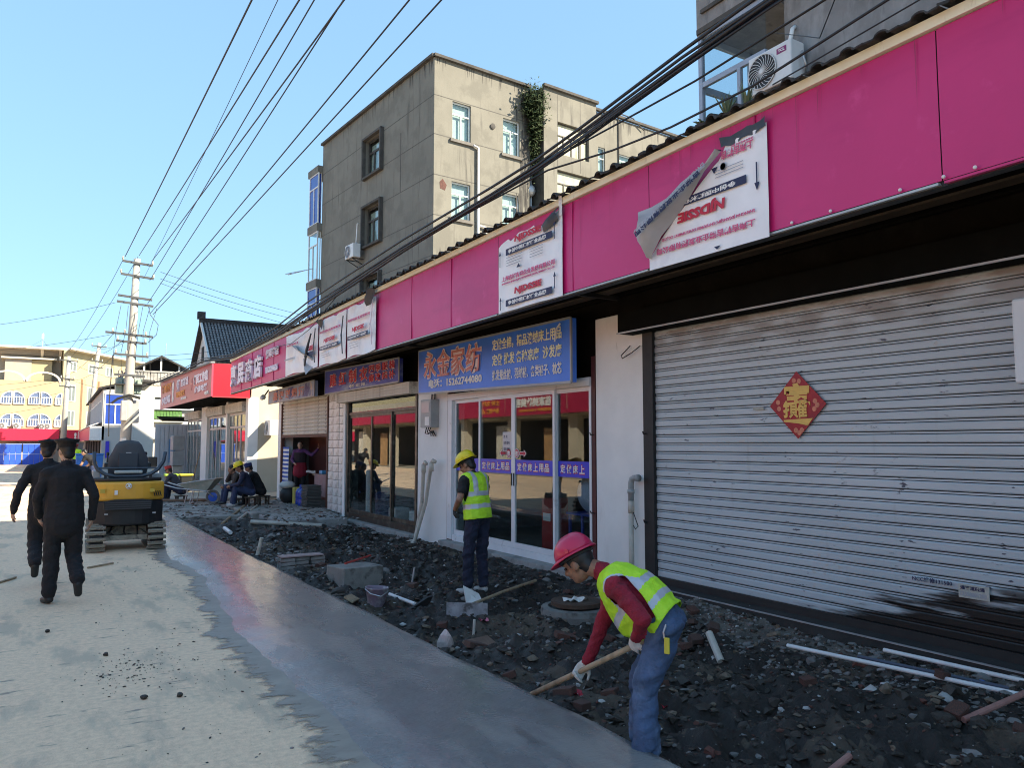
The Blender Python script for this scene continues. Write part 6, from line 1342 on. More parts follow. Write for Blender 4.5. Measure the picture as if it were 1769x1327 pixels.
def vest(t, P, q, hem, grow=.022, bands=((.32, .42), (.60, .70)), voxel=.011, extra=()):
    pel = (P['hipL']+P['hipR'])/2; sh = (P['shL']+P['shR'])/2; ax = unit(sh-pel); L_ = np.linalg.norm(sh-pel); sd = unit(P['shR']-P['shL']); fw = np.cross(ax, sd)*-1
    qq = [p for p in q if p['m'] in (1, 2) and p['k'] == 'c' and p['side'] is not None and p['wide'] > 1.3]
    lo = pel+ax*hem*L_; qq = qq+[cone(lo, pel+ax*.5*L_, .118, .112, 0, 1.42, sd), cone(P['shL']*.62+sh*.38, P['shR']*.62+sh*.38, .074, .074, 0)]
    qq = [dict(p, m=0) for p in qq]+list(extra)
    def rc(ce, mi):
        r = ce-pel; a = (r @ ax)/L_; b = r @ sd; out = np.zeros(len(ce), int)
        for (b0, b1) in bands: out[(a > b0) & (a < b1)] = 1
        out[(np.abs(np.abs(b)-.105) < .028) & (a > bands[-1][1]-.02)] = 1
        return out
    def kp(ce):
        r = ce-pel; a = (r @ ax)/L_; rn = ce-P['neck']; nk = np.linalg.norm(rn-np.outer(rn @ ax, ax), axis=1)
        arm = np.zeros(len(ce), bool)
        for S in 'LR':
            d = unit(P['el'+S]-P['sh'+S]); rr = ce-P['sh'+S]; tt = rr @ d; arm |= (tt > -.02) & (np.linalg.norm(rr-np.outer(tt, d), axis=1) < .085) & (np.abs((ce-sh) @ sd) > .165)
        return (a > hem) & ~((nk < .088) & (a > .93)) & ~arm
    return blob('safety_vest', qq, [m_hiviz, m_silver], voxel, t, 2, {0: .007, 1: .007}, grow=grow, keep=kp, recolor=rc, thick=.004)
STAND = dict(hipL=(-.09, 0, .90), hipR=(.09, 0, .90), knL=(-.10, .02, .49), knR=(.10, .02, .49), anL=(-.10, -.01, .085), anR=(.10, -.01, .085), toeL=(-.12, .15, .07), toeR=(.12, .15, .07), shL=(-.18, 0, 1.38), shR=(.18, 0, 1.38), neck=(0, .0, 1.46), head=(0, .03, 1.585), hf=(0, 1, 0), hu=(0, 0, 1), elL=(-.24, -.03, 1.10), elR=(.24, -.03, 1.10), wrL=(-.25, .05, .86), wrR=(.25, .05, .86))
def J_(**k): d = dict(STAND); d.update(k); return d

# --- worker with the red helmet, bent over a long-handled hoe
wa_loc = (2.99, 3.47, -.10)
Ja = J_(hipL=(-.09, -.17, .80), hipR=(.09, -.13, .80), knL=(-.10, -.04, .44), knR=(.09, .05, .44), anL=(-.10, -.05, .08), anR=(.10, .05, .08), toeL=(-.14, .10, .06), toeR=(.10, .21, .06),
        waist=(0, .01, .945), shL=(-.17, .10, 1.00), shR=(.15, .22, .975), neck=(0, .26, 1.055), head=(.0, .405, 1.085), hf=(.02, .86, -.50), hu=(0, .5, .86),
        elL=(-.26, -.10, .86), elR=(.20, .33, .72), wrL=(-.13, -.01, .735), wrR=(.155, .42, .475), hdL=(.35, .35, -.75), hnL=(.6, -.3, .2), hdR=(.05, .62, -.72), hnR=(-.6, -.2, -.3))
J_curl['x'] = .9
ta, Pa, qa = person('worker in pink-red helmet and fluorescent vest bending over a hoe at the wet strip', wa_loc, R(28.4), Ja,
        dict(top=m_redcloth, legs=m_jeans, shoe=m_dkshoe, glove=m_glove, curl=.85, trouser=1.04, cuff=.078, hs=1.05), voxel=.0085)
vest(ta, Pa, qa, .02, .020, ((.22, .33), (.55, .67)), .009, extra=[cone((-.02, .13, .93), (-.01, .06, .79), .085, .075, 0, 1.5, (1, .1, 0)), cone((-.1, .02, .86), (-.09, -.02, .76), .05, .05, 0)])
helmet(ta, Pa['head'], Pa['hf'], Pa['hu'], m_helmr); hair(ta, Pa)
MB().tube([(-.185, -.20, .83), (-.20, -.19, .79), (-.20, -.195, .76)], .006, 5).build('key_ring', m_steel, ta, world=False); MB().box(-.21, -.195, -.225, -.195, .68, .765).build('key_tag', M('yellow_tag', (.55, .48, .05), .5, .1), ta, world=False, bevel=.004)
th_ = thing('hoe', 'long wooden-handled hoe held by the worker in the pink-red helmet', 'hoe', wa_loc, R(28.4))
m_wood = M('worn_wood_handle', (.36, .26, .16), .6, .25, 6, .2, 40, c2=(.20, .14, .08), c2s=6, stretch=(1, 1, .3))
MB().tube([(-.125, -.055, .715), (.15, .47, .405), (.44, 1.03, .075)], [.0165, .0175, .019], 10).build('handle', m_wood, th_, world=False, smooth=True)
MB().tube([(.425, 1.0, .09), (.455, 1.06, .06)], .026, 10).build('ferrule', m_steel, th_, world=False); MB().prism([(.40, 1.07, .07), (.52, 1.04, .07), (.54, 1.02, -.07), (.39, 1.05, -.07)], (.002, .008, 0)).build('blade', m_steel, th_, world=False)

# --- worker with the yellow helmet, seen from behind
wb_loc = (4.55, 8.28, sz(4.55, 8.28)-.01)
Jb = J_(hipL=(-.09, 0, .90), hipR=(.09, -.01, .90), waist=(0, .03, 1.11), shL=(-.175, .06, 1.36), shR=(.175, .05, 1.36), neck=(0, .09, 1.43), head=(-.01, .165, 1.535), hf=(-.25, .80, -.42), hu=(-.08, .42, .9), elL=(-.27, .05, 1.13), elR=(.27, .10, 1.12), wrL=(-.18, .20, 1.01), wrR=(.10, .27, 1.0), hdL=(.3, .5, -.7), hnL=(.6, -.4, 0), anL=(-.10, .06, .085), knL=(-.10, .06, .49), toeL=(-.14, .2, .07))
tb, Pb, qb = person('worker in yellow helmet and fluorescent vest standing with his back turned before the sliding doors', wb_loc, R(20), Jb, dict(top=m_tee, legs=m_dkjeans, shoe=m_boot, glove=m_dkglove, sleeve=.5, curl=.7, skin=m_skin, trouser=1.05), voxel=.0095)
vest(tb, Pb, qb, -.02, .026, ((.24, .36), (.56, .68)), .0095); helmet(tb, Pb['head'], Pb['hf'], Pb['hu'], m_helmy); hair(tb, Pb)

# --- two officers walking away
Jo = J_(hipL=(-.09, 0, .92), hipR=(.09, 0, .92), knL=(-.10, .05, .50), anL=(-.11, .02, .09), toeL=(-.15, .17, .07), knR=(.11, .06, .50), anR=(.13, -.26, .25), toeR=(.14, -.24, .10), shL=(-.175, 0, 1.39), shR=(.175, 0, 1.39), neck=(0, .01, 1.50), head=(0, .035, 1.625), elL=(-.255, .03, 1.13), elR=(.275, -.07, 1.14), wrL=(-.22, .16, .93), wrR=(.27, .02, .90), hf=(-.35, 1, -.12))
dark = dict(top=m_blkcloth, legs=m_blkcloth, shoe=m_dkshoe, skin=m_skin2, loose=1.10, trouser=1.10, curl=.35, coat=.10)
t, P, q = person('person in black uniform and cap walking away, right of the pair', (.25, 9.75, 0), R(4), Jo, dark, 'officers walking away', voxel=.011); hair(t, P); cap(t, P, flare=1.12)
Jo2 = J_(hipL=(-.09, 0, .92), hipR=(.09, 0, .92), knR=(.10, .10, .50), anR=(.10, .08, .09), toeR=(.12, .22, .07), knL=(-.10, .03, .50), anL=(-.11, -.32, .30), toeL=(-.11, -.30, .14), shL=(-.175, .03, 1.39), shR=(.175, .03, 1.39), neck=(0, .05, 1.50), head=(0, .08, 1.62), elL=(-.30, -.02, 1.13), wrL=(-.33, .10, .90), elR=(.28, 0, 1.13), wrR=(.25, .1, .9), hf=(.25, .95, -.1))
t, P, q = person('person in black uniform and cap walking ahead, half hidden at the left of the pair', (.09, 11.1, 0), R(4), Jo2, dark, 'officers walking away', voxel=.012); hair(t, P); cap(t, P, flare=1.05)

# --- people resting and working farther on
def sit(dx=0, lean=.12, seat=.26, kn=.42, **k):
    d = dict(hipL=(-.10, 0, seat+.10), hipR=(.10, 0, seat+.10), knL=(-.16, .40, kn+.06), knR=(.16, .42, kn+.04), anL=(-.15, .45, .09), anR=(.17, .48, .09), toeL=(-.16, .62, .07), toeR=(.19, .64, .07), shL=(-.19, lean+.06, seat+.56), shR=(.19, lean+.06, seat+.56),
             neck=(0, lean+.10, seat+.63), head=(0, lean+.17, seat+.75), hf=(0, .9, -.35), hu=(0, .35, .9), elL=(-.26, lean+.16, seat+.33), elR=(.26, lean+.16, seat+.33), wrL=(-.12, lean+.36, seat+.28), wrR=(.10, lean+.38, seat+.26)); d.update(k); return d
navy = dict(top=m_navycloth, legs=M('blue_work_trousers', (.022, .035, .085), .9, .2, 8), shoe=m_boot, curl=.6, loose=1.12)
t, P, q = person('worker in yellow helmet and navy jacket sitting bent forward on a low stool', (4.85, 21.3, .07), R(78), sit(lean=.16), navy, 'workers resting by the far slab', voxel=.015); helmet(t, P['head'], P['hf'], P['hu'], m_helmy); hair(t, P, voxel=.016)
t, P, q = person('person in black jacket and blue cap sitting with back to the sunlit wall', (5.22, 21.7, .07), R(70), sit(lean=.20, seat=.24), dict(top=m_blkcloth, legs=m_blkcloth, shoe=m_dkshoe, loose=1.2, curl=.6), 'workers resting by the far slab', voxel=.016); hair(t, P, voxel=.016); cap(t, P, M('blue_cap', (.02, .03, .12), .8, .1), .85)
t, P, q = person('bareheaded person in dark clothes crouching with a hand to the mouth beside the wheelbarrow', (4.80, 22.3, .07), R(85), sit(lean=.10, seat=.20, wrR=(.06, .30, .82), elR=(.22, .36, .62)), dict(top=M('brown_grey_jacket', (.05, .04, .035), .9, .2), legs=navy['legs'], shoe=m_dkshoe, loose=1.08, curl=.6), 'workers resting by the far slab', voxel=.016); hair(t, P, voxel=.016)
t, P, q = person('worker in red cap crouching over planks behind the excavator', (3.75, 25.6, 0), R(60), sit(lean=.25, seat=.16), dict(top=M('dark_grey_jacket', (.045, .045, .055), .9, .2), legs=m_dkjeans, shoe=m_dkshoe, loose=1.08, curl=.6), voxel=.016); hair(t, P, voxel=.018); cap(t, P, M('red_cap', (.35, .03, .03), .8, .1), .85)
t, P, q = person('person in black shirt and jeans leaning forward beside the far utility pole', (1.62, 30.5, 0), R(55), J_(shL=(-.18, .22, 1.28), shR=(.18, .22, 1.28), neck=(0, .29, 1.34), head=(0, .38, 1.42), hf=(0, .85, -.5), hu=(0, .5, .85), elL=(-.22, .32, 1.02), elR=(.22, .30, 1.02), wrL=(-.14, .50, .88), wrR=(.14, .50, .86), waist=(0, .06, 1.10)), dict(top=m_tee, legs=navy['legs'], shoe=m_dkshoe, sleeve=.5, skin=m_skin2, curl=.5), voxel=.016); hair(t, P, voxel=.018)
t, P, q = person('person in red cap and bright vest standing behind the blue bins', (1.55, 44.5, 0), R(150), J_(), dict(top=m_hiviz, legs=m_dkjeans, shoe=m_dkshoe), voxel=.018); cap(t, P, M('red_cap', (.35, .03, .03), .8, .1), .9)
m_plum = M('plum_sweater', (.10, .035, .12), .9, .15, 12)
t, P, q = person('woman in plum sweater and dark red apron smiling in the half-open doorway, one arm raised', (6.62, 23.0, .16), R(150), J_(shL=(-.16, 0, 1.33), shR=(.16, 0, 1.33), neck=(0, .01, 1.40), head=(0, .03, 1.515), elL=(-.36, .08, 1.22), wrL=(-.55, .12, 1.40), hdL=(-.2, .1, .95), elR=(.24, .02, 1.08), wrR=(.12, .24, 1.0), hf=(-.1, 1, -.02)), dict(top=m_plum, legs=m_blkcloth, shoe=m_dkshoe, skin=m_skin2, curl=.2, loose=1.05), voxel=.015); hair(t, P, voxel=.016, long=True)
pel = (P['hipL']+P['hipR'])/2; shc = (P['shL']+P['shR'])/2
qq = [dict(p, m=0) for p in q if p['k'] == 'c' and p['side'] is not None and p['wide'] > 1.3]+[cone(V3(0, 0, .70), V3(0, 0, .98), .15, .12, 0, 1.35, (1, 0, 0))]
blob('apron', qq, [M('dark_vest_cloth', (.025, .018, .022), .9, .2), M('dark_red_apron', (.24, .012, .03), .85, .15)], .014, t, 1, None, grow=.014, recolor=lambda ce, mi: (ce[:, 2] < 1.0).astype(int), keep=lambda ce: ce[:, 2] < 1.30)
m_smile = MB().box(-.018, .018, .112, .116, 1.46, 1.468).build('teeth', p_white, t, world=False)
bpy.data.scenes.remove(_tmp)
# ================================================================== EXCAVATOR AND OTHER OBJECTS
m_exy = M('excavator_yellow', (.70, .36, .035), .42, .08, 4, .03, 20, c2=(.42, .22, .04), c2s=5, c2lo=.6, c2hi=.75); m_exk = M('excavator_black', (.012, .012, .013), .5, .2, 6, .05, 30)
m_track = M('dusty_track_steel', (.30, .27, .21), .85, .25, 8, .3, 40, c2=(.14, .12, .10), c2s=10); m_seat = M('dark_grey_vinyl', (.055, .065, .08), .5, .1, 6, .1, 40); m_tube = M('dark_blue_grey_tube', (.05, .065, .085), .4, .1, 5, metal=.2)
ex = thing('mini_excavator', 'yellow and black mini excavator seen from behind, parked beside the wet strip', 'excavator', (1.26, 14.55, 0), R(-2))
def E(nm, mats, mb, **k): return mb.build(nm, mats, ex, world=False, **k)
r_t, hl = .20, .56
pad = MB(); pad.box(-.135, .135, -.028, .028, -.014, .010); pad.box(-.135, .135, -.007, .007, .010, .028); pad_me = pad.mesh('track_shoe', m_track)
per = 4*hl+2*math.pi*r_t; npad = 34
for sx in (-.435, .435):
    tr = E('track_frame', m_exk, MB().box(sx-.09, sx+.09, -hl, hl, .10, .34).lathe([(.15, -.10), (.17, -.08), (.17, .08), (.15, .10)], (sx, -hl, .215), (1, 0, 0), 18).lathe([(.15, -.10), (.17, -.08), (.17, .08), (.15, .10)], (sx, hl, .215), (1, 0, 0), 18))
    for k in range(npad):
        s = per*k/npad
        if s < 2*hl: y, z, a = -hl+s, .215-r_t, math.pi
        elif s < 2*hl+math.pi*r_t: q = (s-2*hl)/r_t; y, z, a = hl+r_t*math.sin(q), .215-r_t*math.cos(q), math.pi-q
        elif s < 4*hl+math.pi*r_t: y, z, a = hl-(s-2*hl-math.pi*r_t), .215+r_t, 0
        else: q = (s-4*hl-math.pi*r_t)/r_t; y, z, a = -hl-r_t*math.sin(q), .215+r_t*math.cos(q), -q
        o = bpy.data.objects.new('track_shoe', pad_me); col.objects.link(o); o.parent = tr; o.location = (sx, y, z); o.rotation_euler = (-a if True else a, 0, 0)
E('car_body', m_track, MB().box(-.30, .30, -.35, .45, .20, .36).box(-.31, .31, -.52, -.44, .16, .24))
for s in (-1, 1): E('chassis_leg', m_track, MB().bar((s*.32, -.45, .20), (s*.10, -.30, .36), .06, .06))
E('slew_ring', m_exk, MB().lathe([(.26, .34), (.26, .42)], n=24))
# rounded house
def house(z0, z1, hw, yb_, yf, bow, r=.10, n=10):
    pts = []
    for i in range(n+1): t = -1+2*i/n; pts.append((t*hw, yb_+bow*(t*t)**1.3))
    pts += [(hw, yf), (-hw, yf)]; return [(x, y, z0) for x, y in pts], (0, 0, z1-z0)
E('lower_body', m_exk, MB().prism(*house(.40, .80, .53, -.66, .5, .16)), bevel=.03)
E('counterweight', m_exy, MB().prism(*house(.80, 1.10, .54, -.70, -.05, .18)), bevel=.035)
for s in (-1, 1): E('side_cover', m_exy, MB().box(s*.54-.02 if s > 0 else -.54, .54 if s > 0 else -.52, -.45, .45, .80, 1.06), bevel=.015)
E('floor_plate', m_exk, MB().box(-.50, .50, -.1, .62, .78, .84)); E('top_deck', m_exk, MB().prism(*house(1.10, 1.16, .50, -.62, .02, .16)), bevel=.02)
E('grille_band', m_exk, MB().prism([(-.34, -.735, .66), (.34, -.735, .66), (.36, -.74, .80), (.2, -.742, .825), (-.2, -.742, .825), (-.36, -.74, .80)], (0, .05, 0)), bevel=.01)
for k in range(4): E('grille_bar', M('dark_grey_bar', (.05, .05, .055), .5, .1), MB().box(-.33, .33, -.745, -.737, .67+.033*k, .683+.033*k))
for k in range(4): E('vent_slot', m_exk, MB().prism([(.385+.032*k, -.665+.012*k, .86), (.40+.032*k, -.66+.012*k, .86), (.375+.032*k, -.672+.012*k, .945), (.36+.032*k, -.677+.012*k, .945)], (0, .02, 0)))
E('hinge', M('dusty_yellow', (.50, .36, .05), .6, .2), MB().box(-.40, -.33, -.69, -.66, .93, .99)); E('hinge', MATS['dusty_yellow'], MB().box(.31, .38, -.69, -.66, .93, .99))
E('warning_label', p_white, MB().box(-.20, -.155, -.718, -.708, .90, .97))
E('emblem', M('chrome_white', (.75, .76, .78), .3, 0, metal=.3), MB().lathe([(.047, 0), (.047, .008), (.036, .010), (.036, .0)], (.0, -.712, 1.035), (0, -1, 0), 20, cap=False))
l = letter('S', (-.026, 0, 0), (1, 0, 0), (0, 0, 1), .052, .05, MATS['chrome_white'], None, t=.008, bold=.05, slant=.2); adopt(l, ex, world=False); l.location = (0, -.715, 1.012)
E('tail_bracket', m_steel, MB().box(-.33, -.28, -.70, -.66, .585, .605)); E('tail_bracket', m_steel, MB().box(.36, .41, -.69, -.65, .585, .605))
# seat
def rbox(nm, mt, x0, x1, y0, y1, z0, z1, bv=.04): return E(nm, mt, MB().box(x0, x1, y0, y1, z0, z1), bevel=bv)
P = []
for j, (z, hw, y) in enumerate(((1.18, .235, -.20), (1.32, .255, -.25), (1.48, .25, -.29), (1.60, .20, -.31), (1.70, .165, -.32), (1.76, .12, -.32), (1.775, .04, -.315))):
    P.append([(1.18*hw*math.sin(math.pi/2*t), y-.03*(1-t*t), z-.01*abs(t)) for t in np.linspace(-1, 1, 9)])
sb_ = MB(); sb_.grid(P); sb_.grid([[(x*.96, y+.12, z) for x, y, z in r] for r in P])
e0 = [r[0] for r in P]+P[-1][1:]+[r[-1] for r in P[::-1]][1:]; sb_.grid([e0, [(x*.96, y+.12, z) for x, y, z in e0]])
E('seat_back', m_seat, sb_, smooth=True); rbox('seat_panel', M('blue_black_shell', (.022, .030, .045), .4, .05), -.15, .15, -.335, -.29, 1.24, 1.56, .015); rbox('seat_cushion', m_seat, -.25, .25, -.2, .28, 1.16, 1.28)
rbox('handle_bar', m_steel, -.04, .04, -.345, -.335, 1.555, 1.57, .003)
hp = [(-.50, -.45, 1.58), (-.50, -.45, 1.40), (-.44, -.46, 1.29), (-.33, -.47, 1.215), (-.2, -.475, 1.185), (0, -.48, 1.18), (.2, -.475, 1.185), (.33, -.47, 1.215), (.44, -.46, 1.29), (.52, -.45, 1.42), (.545, -.45, 1.58)]
E('guard_hoop', m_tube, MB().tube(hp, .030, 10), smooth=True); E('guard_rail', m_tube, MB().tube([(-.45, -.455, 1.32), (.46, -.455, 1.31)], .014, 8))
rbox('work_lamp', M('grey_green_pad', (.36, .40, .38), .5, .1), -.21, .21, -.52, -.48, 1.225, 1.28, .02)
for s in (-1, 1):
    E('hoop_post', m_exk, MB().box(s*.33-.02, s*.33+.02, -.49, -.45, 1.1, 1.22)); rbox('armrest', m_exk, s*.30-.05, s*.30+.05, -.25, .15, 1.30, 1.40, .02)
    E('control_lever', m_exk, MB().tube([(s*.30, .12, 1.3), (s*.29, .16, 1.52)], .014, 6).ell((s*.29, .16, 1.54), (.025, .025, .035)))
rbox('battery_box', m_plastic, -.52, -.40, -.35, -.1, 1.10, 1.28, .02); rbox('tool_box', m_plastic, .36, .5, -.3, -.1, 1.10, 1.22, .02)
E('boom', m_exy, MB().bar((0, .62, .75), (.05, 1.25, 1.30), .12, .16).bar((.05, 1.25, 1.30), (.05, 1.9, 1.15), .11, .14)); E('dipper', m_exy, MB().bar((.05, 1.88, 1.2), (.05, 2.1, .45), .09, .12))
E('bucket', m_track, MB().prism([(-.15, 1.95, .42), (-.15, 2.25, .45), (-.15, 2.3, .15), (-.15, 2.05, .05), (-.15, 1.9, .2)], (.4, 0, 0))); E('boom_ram', m_steel, MB().tube([(0, .65, .6), (.03, 1.1, 1.05)], .03, 8))
for k in range(3): E('hose', m_exk, MB().tube([(-.2+.18*k, -.42, .40), (-.24+.2*k, -.52, .30), (-.16+.16*k, -.50, .22), (0, -.3, .24)], .014, 6))

# --- wheelbarrow
wbx = thing('wheelbarrow', 'grey-green wheelbarrow with a blue wheel near the sitting workers', 'wheelbarrow', (3.95, 23.7, 0), R(-31))
def Wb(nm, mt, mb, **k): return mb.build(nm, mt, wbx, world=False, **k)
tb0 = [(-.30, -.20, .42), (.28, -.20, .40), (.28, .20, .40), (-.30, .20, .42)]; tb1 = [(-.50, -.31, .58), (.55, -.30, .74), (.55, .30, .74), (-.50, .31, .58)]
g = MB(); g.add(tb0+tb1, [(0, 1, 2, 3), (0, 1, 5, 4), (1, 2, 6, 5), (2, 3, 7, 6), (3, 0, 4, 7)]); o = Wb('tray', M('dusty_grey_green_tray', (.26, .29, .25), .6, .15, 5, c2=(.36, .34, .29), c2s=4), g); sm = o.modifiers.new('solid', 'SOLIDIFY'); sm.thickness = .012
Wb('tray_rim', m_steel, MB().tube([tb1[0], tb1[1], tb1[2], tb1[3], tb1[0]], .014, 6))
for s in (-1, 1):
    Wb('handle', m_steel, MB().tube([(-1.05, s*.29, .60), (-.55, s*.25, .46), (.25, s*.20, .38), (.42, s*.06, .21)], .017, 8)); Wb('leg', m_steel, MB().tube([(-.25, s*.24, .42), (-.32, s*.27, .02), (-.18, s*.27, .02), (-.1, s*.23, .41)], .014, 6))
whl = Wb('wheel', M('blue_wheel_disc', (.02, .10, .48), .45, .1), MB().lathe([(.05, -.04), (.13, -.02), (.13, .02), (.05, .04)], (.38, 0, .20), (0, 1, 0), 20)); MB().tube([(.38+.17*math.cos(a), 0, .20+.17*math.sin(a)) for a in [2*math.pi*k/22 for k in range(23)]], .035, 8, cap=False).build('tyre', M('dusty_tyre', (.17, .165, .15), .9, .2), whl, world=False)
# --- bins and clutter behind
for (x, y, lab, mt, lid) in ((1.72, 42.2, 'blue plastic bin at the far end, left of the two', M('blue_bin_plastic', (.03, .17, .55), .5, .1), None), (2.32, 42.0, 'blue plastic bin at the far end, right of the two', None, None), (4.02, 30.0, 'dark bin with a lime green lid behind the wheelbarrow', M('black_bin', (.02, .022, .022), .5, .1), M('lime_lid', (.30, .50, .04), .5, .05)), (4.50, 29.9, 'dark bin with a yellow lid behind the wheelbarrow', M('black_bin', (.02, .022, .022), .5, .1), M('yellow_lid', (.62, .52, .05), .5, .05))):
    t = thing('wheelie_bin', lab, 'bin', (x, y, 0)); mt = mt or MATS['blue_bin_plastic']; h_ = 1.2 if not lid else .58; w2 = .27 if not lid else .19
    MB().add([(x-w2*.8, y-w2*.8, .06), (x+w2*.8, y-w2*.8, .06), (x+w2*.8, y+w2*.8, .06), (x-w2*.8, y+w2*.8, .06), (x-w2, y-w2, h_), (x+w2, y-w2, h_), (x+w2, y+w2, h_), (x-w2, y+w2, h_)], [(0, 3, 2, 1), (4, 5, 6, 7), (0, 1, 5, 4), (1, 2, 6, 5), (2, 3, 7, 6), (3, 0, 4, 7)]).build('bin_body', mt, t, bevel=.02)
    MB().box(x-w2-.03, x+w2+.03, y-w2-.04, y+w2+.03, h_, h_+.07).build('lid', lid or mt, t, bevel=.02)
    for s in (-1, 1): MB().lathe([(.08, -.03), (.08, .03)], (x+s*w2*.7, y+w2, .08), (1, 0, 0), 12).build('wheel', m_black, t)
t = thing('market_table', 'folding table piled with red and pink goods behind the excavator', 'table', (3.2, 31.5, 0))
MB().box(2.7, 3.8, 31.2, 32.0, .82, .86).build('table_top', m_plastic, t)
for x in (2.75, 3.75):
    for y in (31.25, 31.95): MB().box(x-.02, x+.02, y-.02, y+.02, 0, .82).build('leg', m_steel, t)
for i, (x, mt, lab) in enumerate(((2.85, M('pink_goods', (.55, .10, .18), .6, .1), 'pink bundle at the left end of the goods table'), (3.2, M('red_goods', (.45, .05, .04), .6, .1), 'red bundle in the middle of the goods table'), (3.55, m_black, 'tilted black board at the right end of the goods table'))):
    t = tag(MB().box(x-.15, x+.16, 31.3, 31.7, .865, 1.02+.12*(i == 2)+.05*i).build('goods_bundle', mt, bevel=.04), lab, 'goods')
m_dkwood = M('dark_old_wood', (.06, .045, .032), .8, .3, 8)
# --- stools under the sitting workers
for (x, y, z, lab) in ((4.86, 21.28, .07, 'low wooden stool under the worker in yellow helmet'), (5.24, 21.68, .07, 'low wooden stool under the person in black jacket'), (4.81, 22.29, .07, 'low wooden stool under the crouching bareheaded person'), (3.73, 25.58, 0, 'low wooden stool under the worker in red cap')):
    t = thing('stool', lab, 'stool', (x, y, z), R(10)); hh = .27 if '.07' else .2
    hh = .30 if 'black jacket' in lab or 'helmet' in lab else .20
    MB().box(-.16, .16, -.12, .12, hh-.09, hh-.06).build('seat', m_dkwood, t, world=False)
    for a in (-.12, .12):
        for b in (-.09, .09): MB().box(a-.02, a+.02, b-.02, b+.02, 0, hh-.09).build('leg', m_dkwood, t, world=False)
# --- things in front of the third shop
m_blueb = M('blue_water_bottle', (.02, .06, .36), .12, .1, 5); m_bag = M('white_sack', (.62, .60, .56), .7, .1, 5, .3, 12)
for (x, y, lab) in ((6.05, 20.7, 'blue water bottle beside the stack of slates, nearer of two'), (6.12, 21.15, 'blue water bottle beside the yellow carton, farther of two')):
    t = thing('water_bottle', lab, 'bottle', (x, y, .07))
    MB().lathe([(.13, 0), (.14, .03), (.14, .14), (.132, .16), (.14, .18), (.14, .34), (.10, .42), (.035, .45), (.035, .50), (.03, .50)], (x, y, .07), n=20).build('bottle_body', m_blueb, t, smooth=True); MB().lathe([(.038, 0), (.038, .05)], (x, y, .56), n=12).build('cap', m_blueb, t)
t = thing('slate_stack', 'stack of dark slates leaning by the tiled column', 'stack', (6.1, 20.15, .07))
rgt = random.Random(2)
for k in range(15): MB().box(5.92+rgt.uniform(-.02, .02), 6.3, 19.9+rgt.uniform(-.02, .02), 20.42+rgt.uniform(-.02, .02), .072+k*.038, .072+k*.038+.030).build('slate', M('dark_slate', (.07, .07, .065), .8, .3, 6), t)
t = tag(MB().box(6.0, 6.2, 21.35, 21.55, .07, .52).build('carton', M('yellow_carton', (.55, .45, .10), .6, .1), bevel=.01), 'yellow upright carton between bottle and black sack', 'carton')
t = thing('sack', 'black sack with a crumpled white bag on top in front of the doorway', 'sack', (6.0, 21.95, .07)); MB().ell((6.0, 21.95, .28), (.24, .26, .25), nu=16, nv=10).build('black_sack', m_black, t, smooth=True); MB().ell((5.98, 22.0, .56), (.22, .24, .12), nu=14, nv=8).ell((5.92, 22.15, .50), (.14, .16, .16), nu=12, nv=8).build('white_bag', m_bag, t, smooth=True)
t = thing('ironing_table', 'small table with a pinkish cloth behind the bottles inside the doorway', 'table', (6.75, 20.9, .1)); MB().box(6.6, 7.1, 20.3, 21.7, .84, .88).build('table_top', m_wood, t)
for y in (20.35, 21.65): MB().box(6.65, 6.7, y-.02, y+.02, .05, .84).build('leg', m_wood, t)
MB().grid([[(6.58-.02*math.sin(j*1.7), 20.4+1.1*j/10, .88-.06*i-.0*j) for i in range(11)] for j in range(11)]).build('cloth', M('pink_grey_cloth', (.34, .20, .19), .85, .15, 5), t, smooth=True, fix=False)
t = tag(MB().box(6.65, 6.8, 21.0, 21.25, .885, .98).build('box', M('light_blue_box', (.08, .30, .55), .5, .05), bevel=.01), 'small light blue box on the table inside the doorway', 'box')
t = tag(MB().grid([[(6.62+.03*math.sin(i*2.2), 21.5+.8*i/8, .885+.02*(i % 2)+.06*math.sin(j*.8)) for j in range(5)] for i in range(9)]).build('folded_shirts', p_white, fix=False), 'white and blue folded cloth on the table in front of the woman', 'cloth')
t = thing('striped_cloth', 'blue and white striped cloth hanging at the far jamb of the doorway', 'cloth', (6.45, 23.9, .2))
for k in range(22): MB().grid([[(6.40+.03*math.sin(j*1.1)-.012*k/22, 23.45+.72*j/8-.0*k, 1.62-.062*(k+q_)) for q_ in (0, 1)] for j in range(9)]).build('stripe', p_white if k % 2 else M('stripe_blue', (.06, .12, .42), .8, .05), t, fix=False)
t = tag(MB().box(6.42, 6.5, 19.8, 19.95, .05, 1.95).build('red_banner_post', M('red_fabric_bolt', (.32, .02, .03), .7, .2), bevel=.02), 'dark red upright fabric bolt at the near jamb of the doorway', 'fabric')
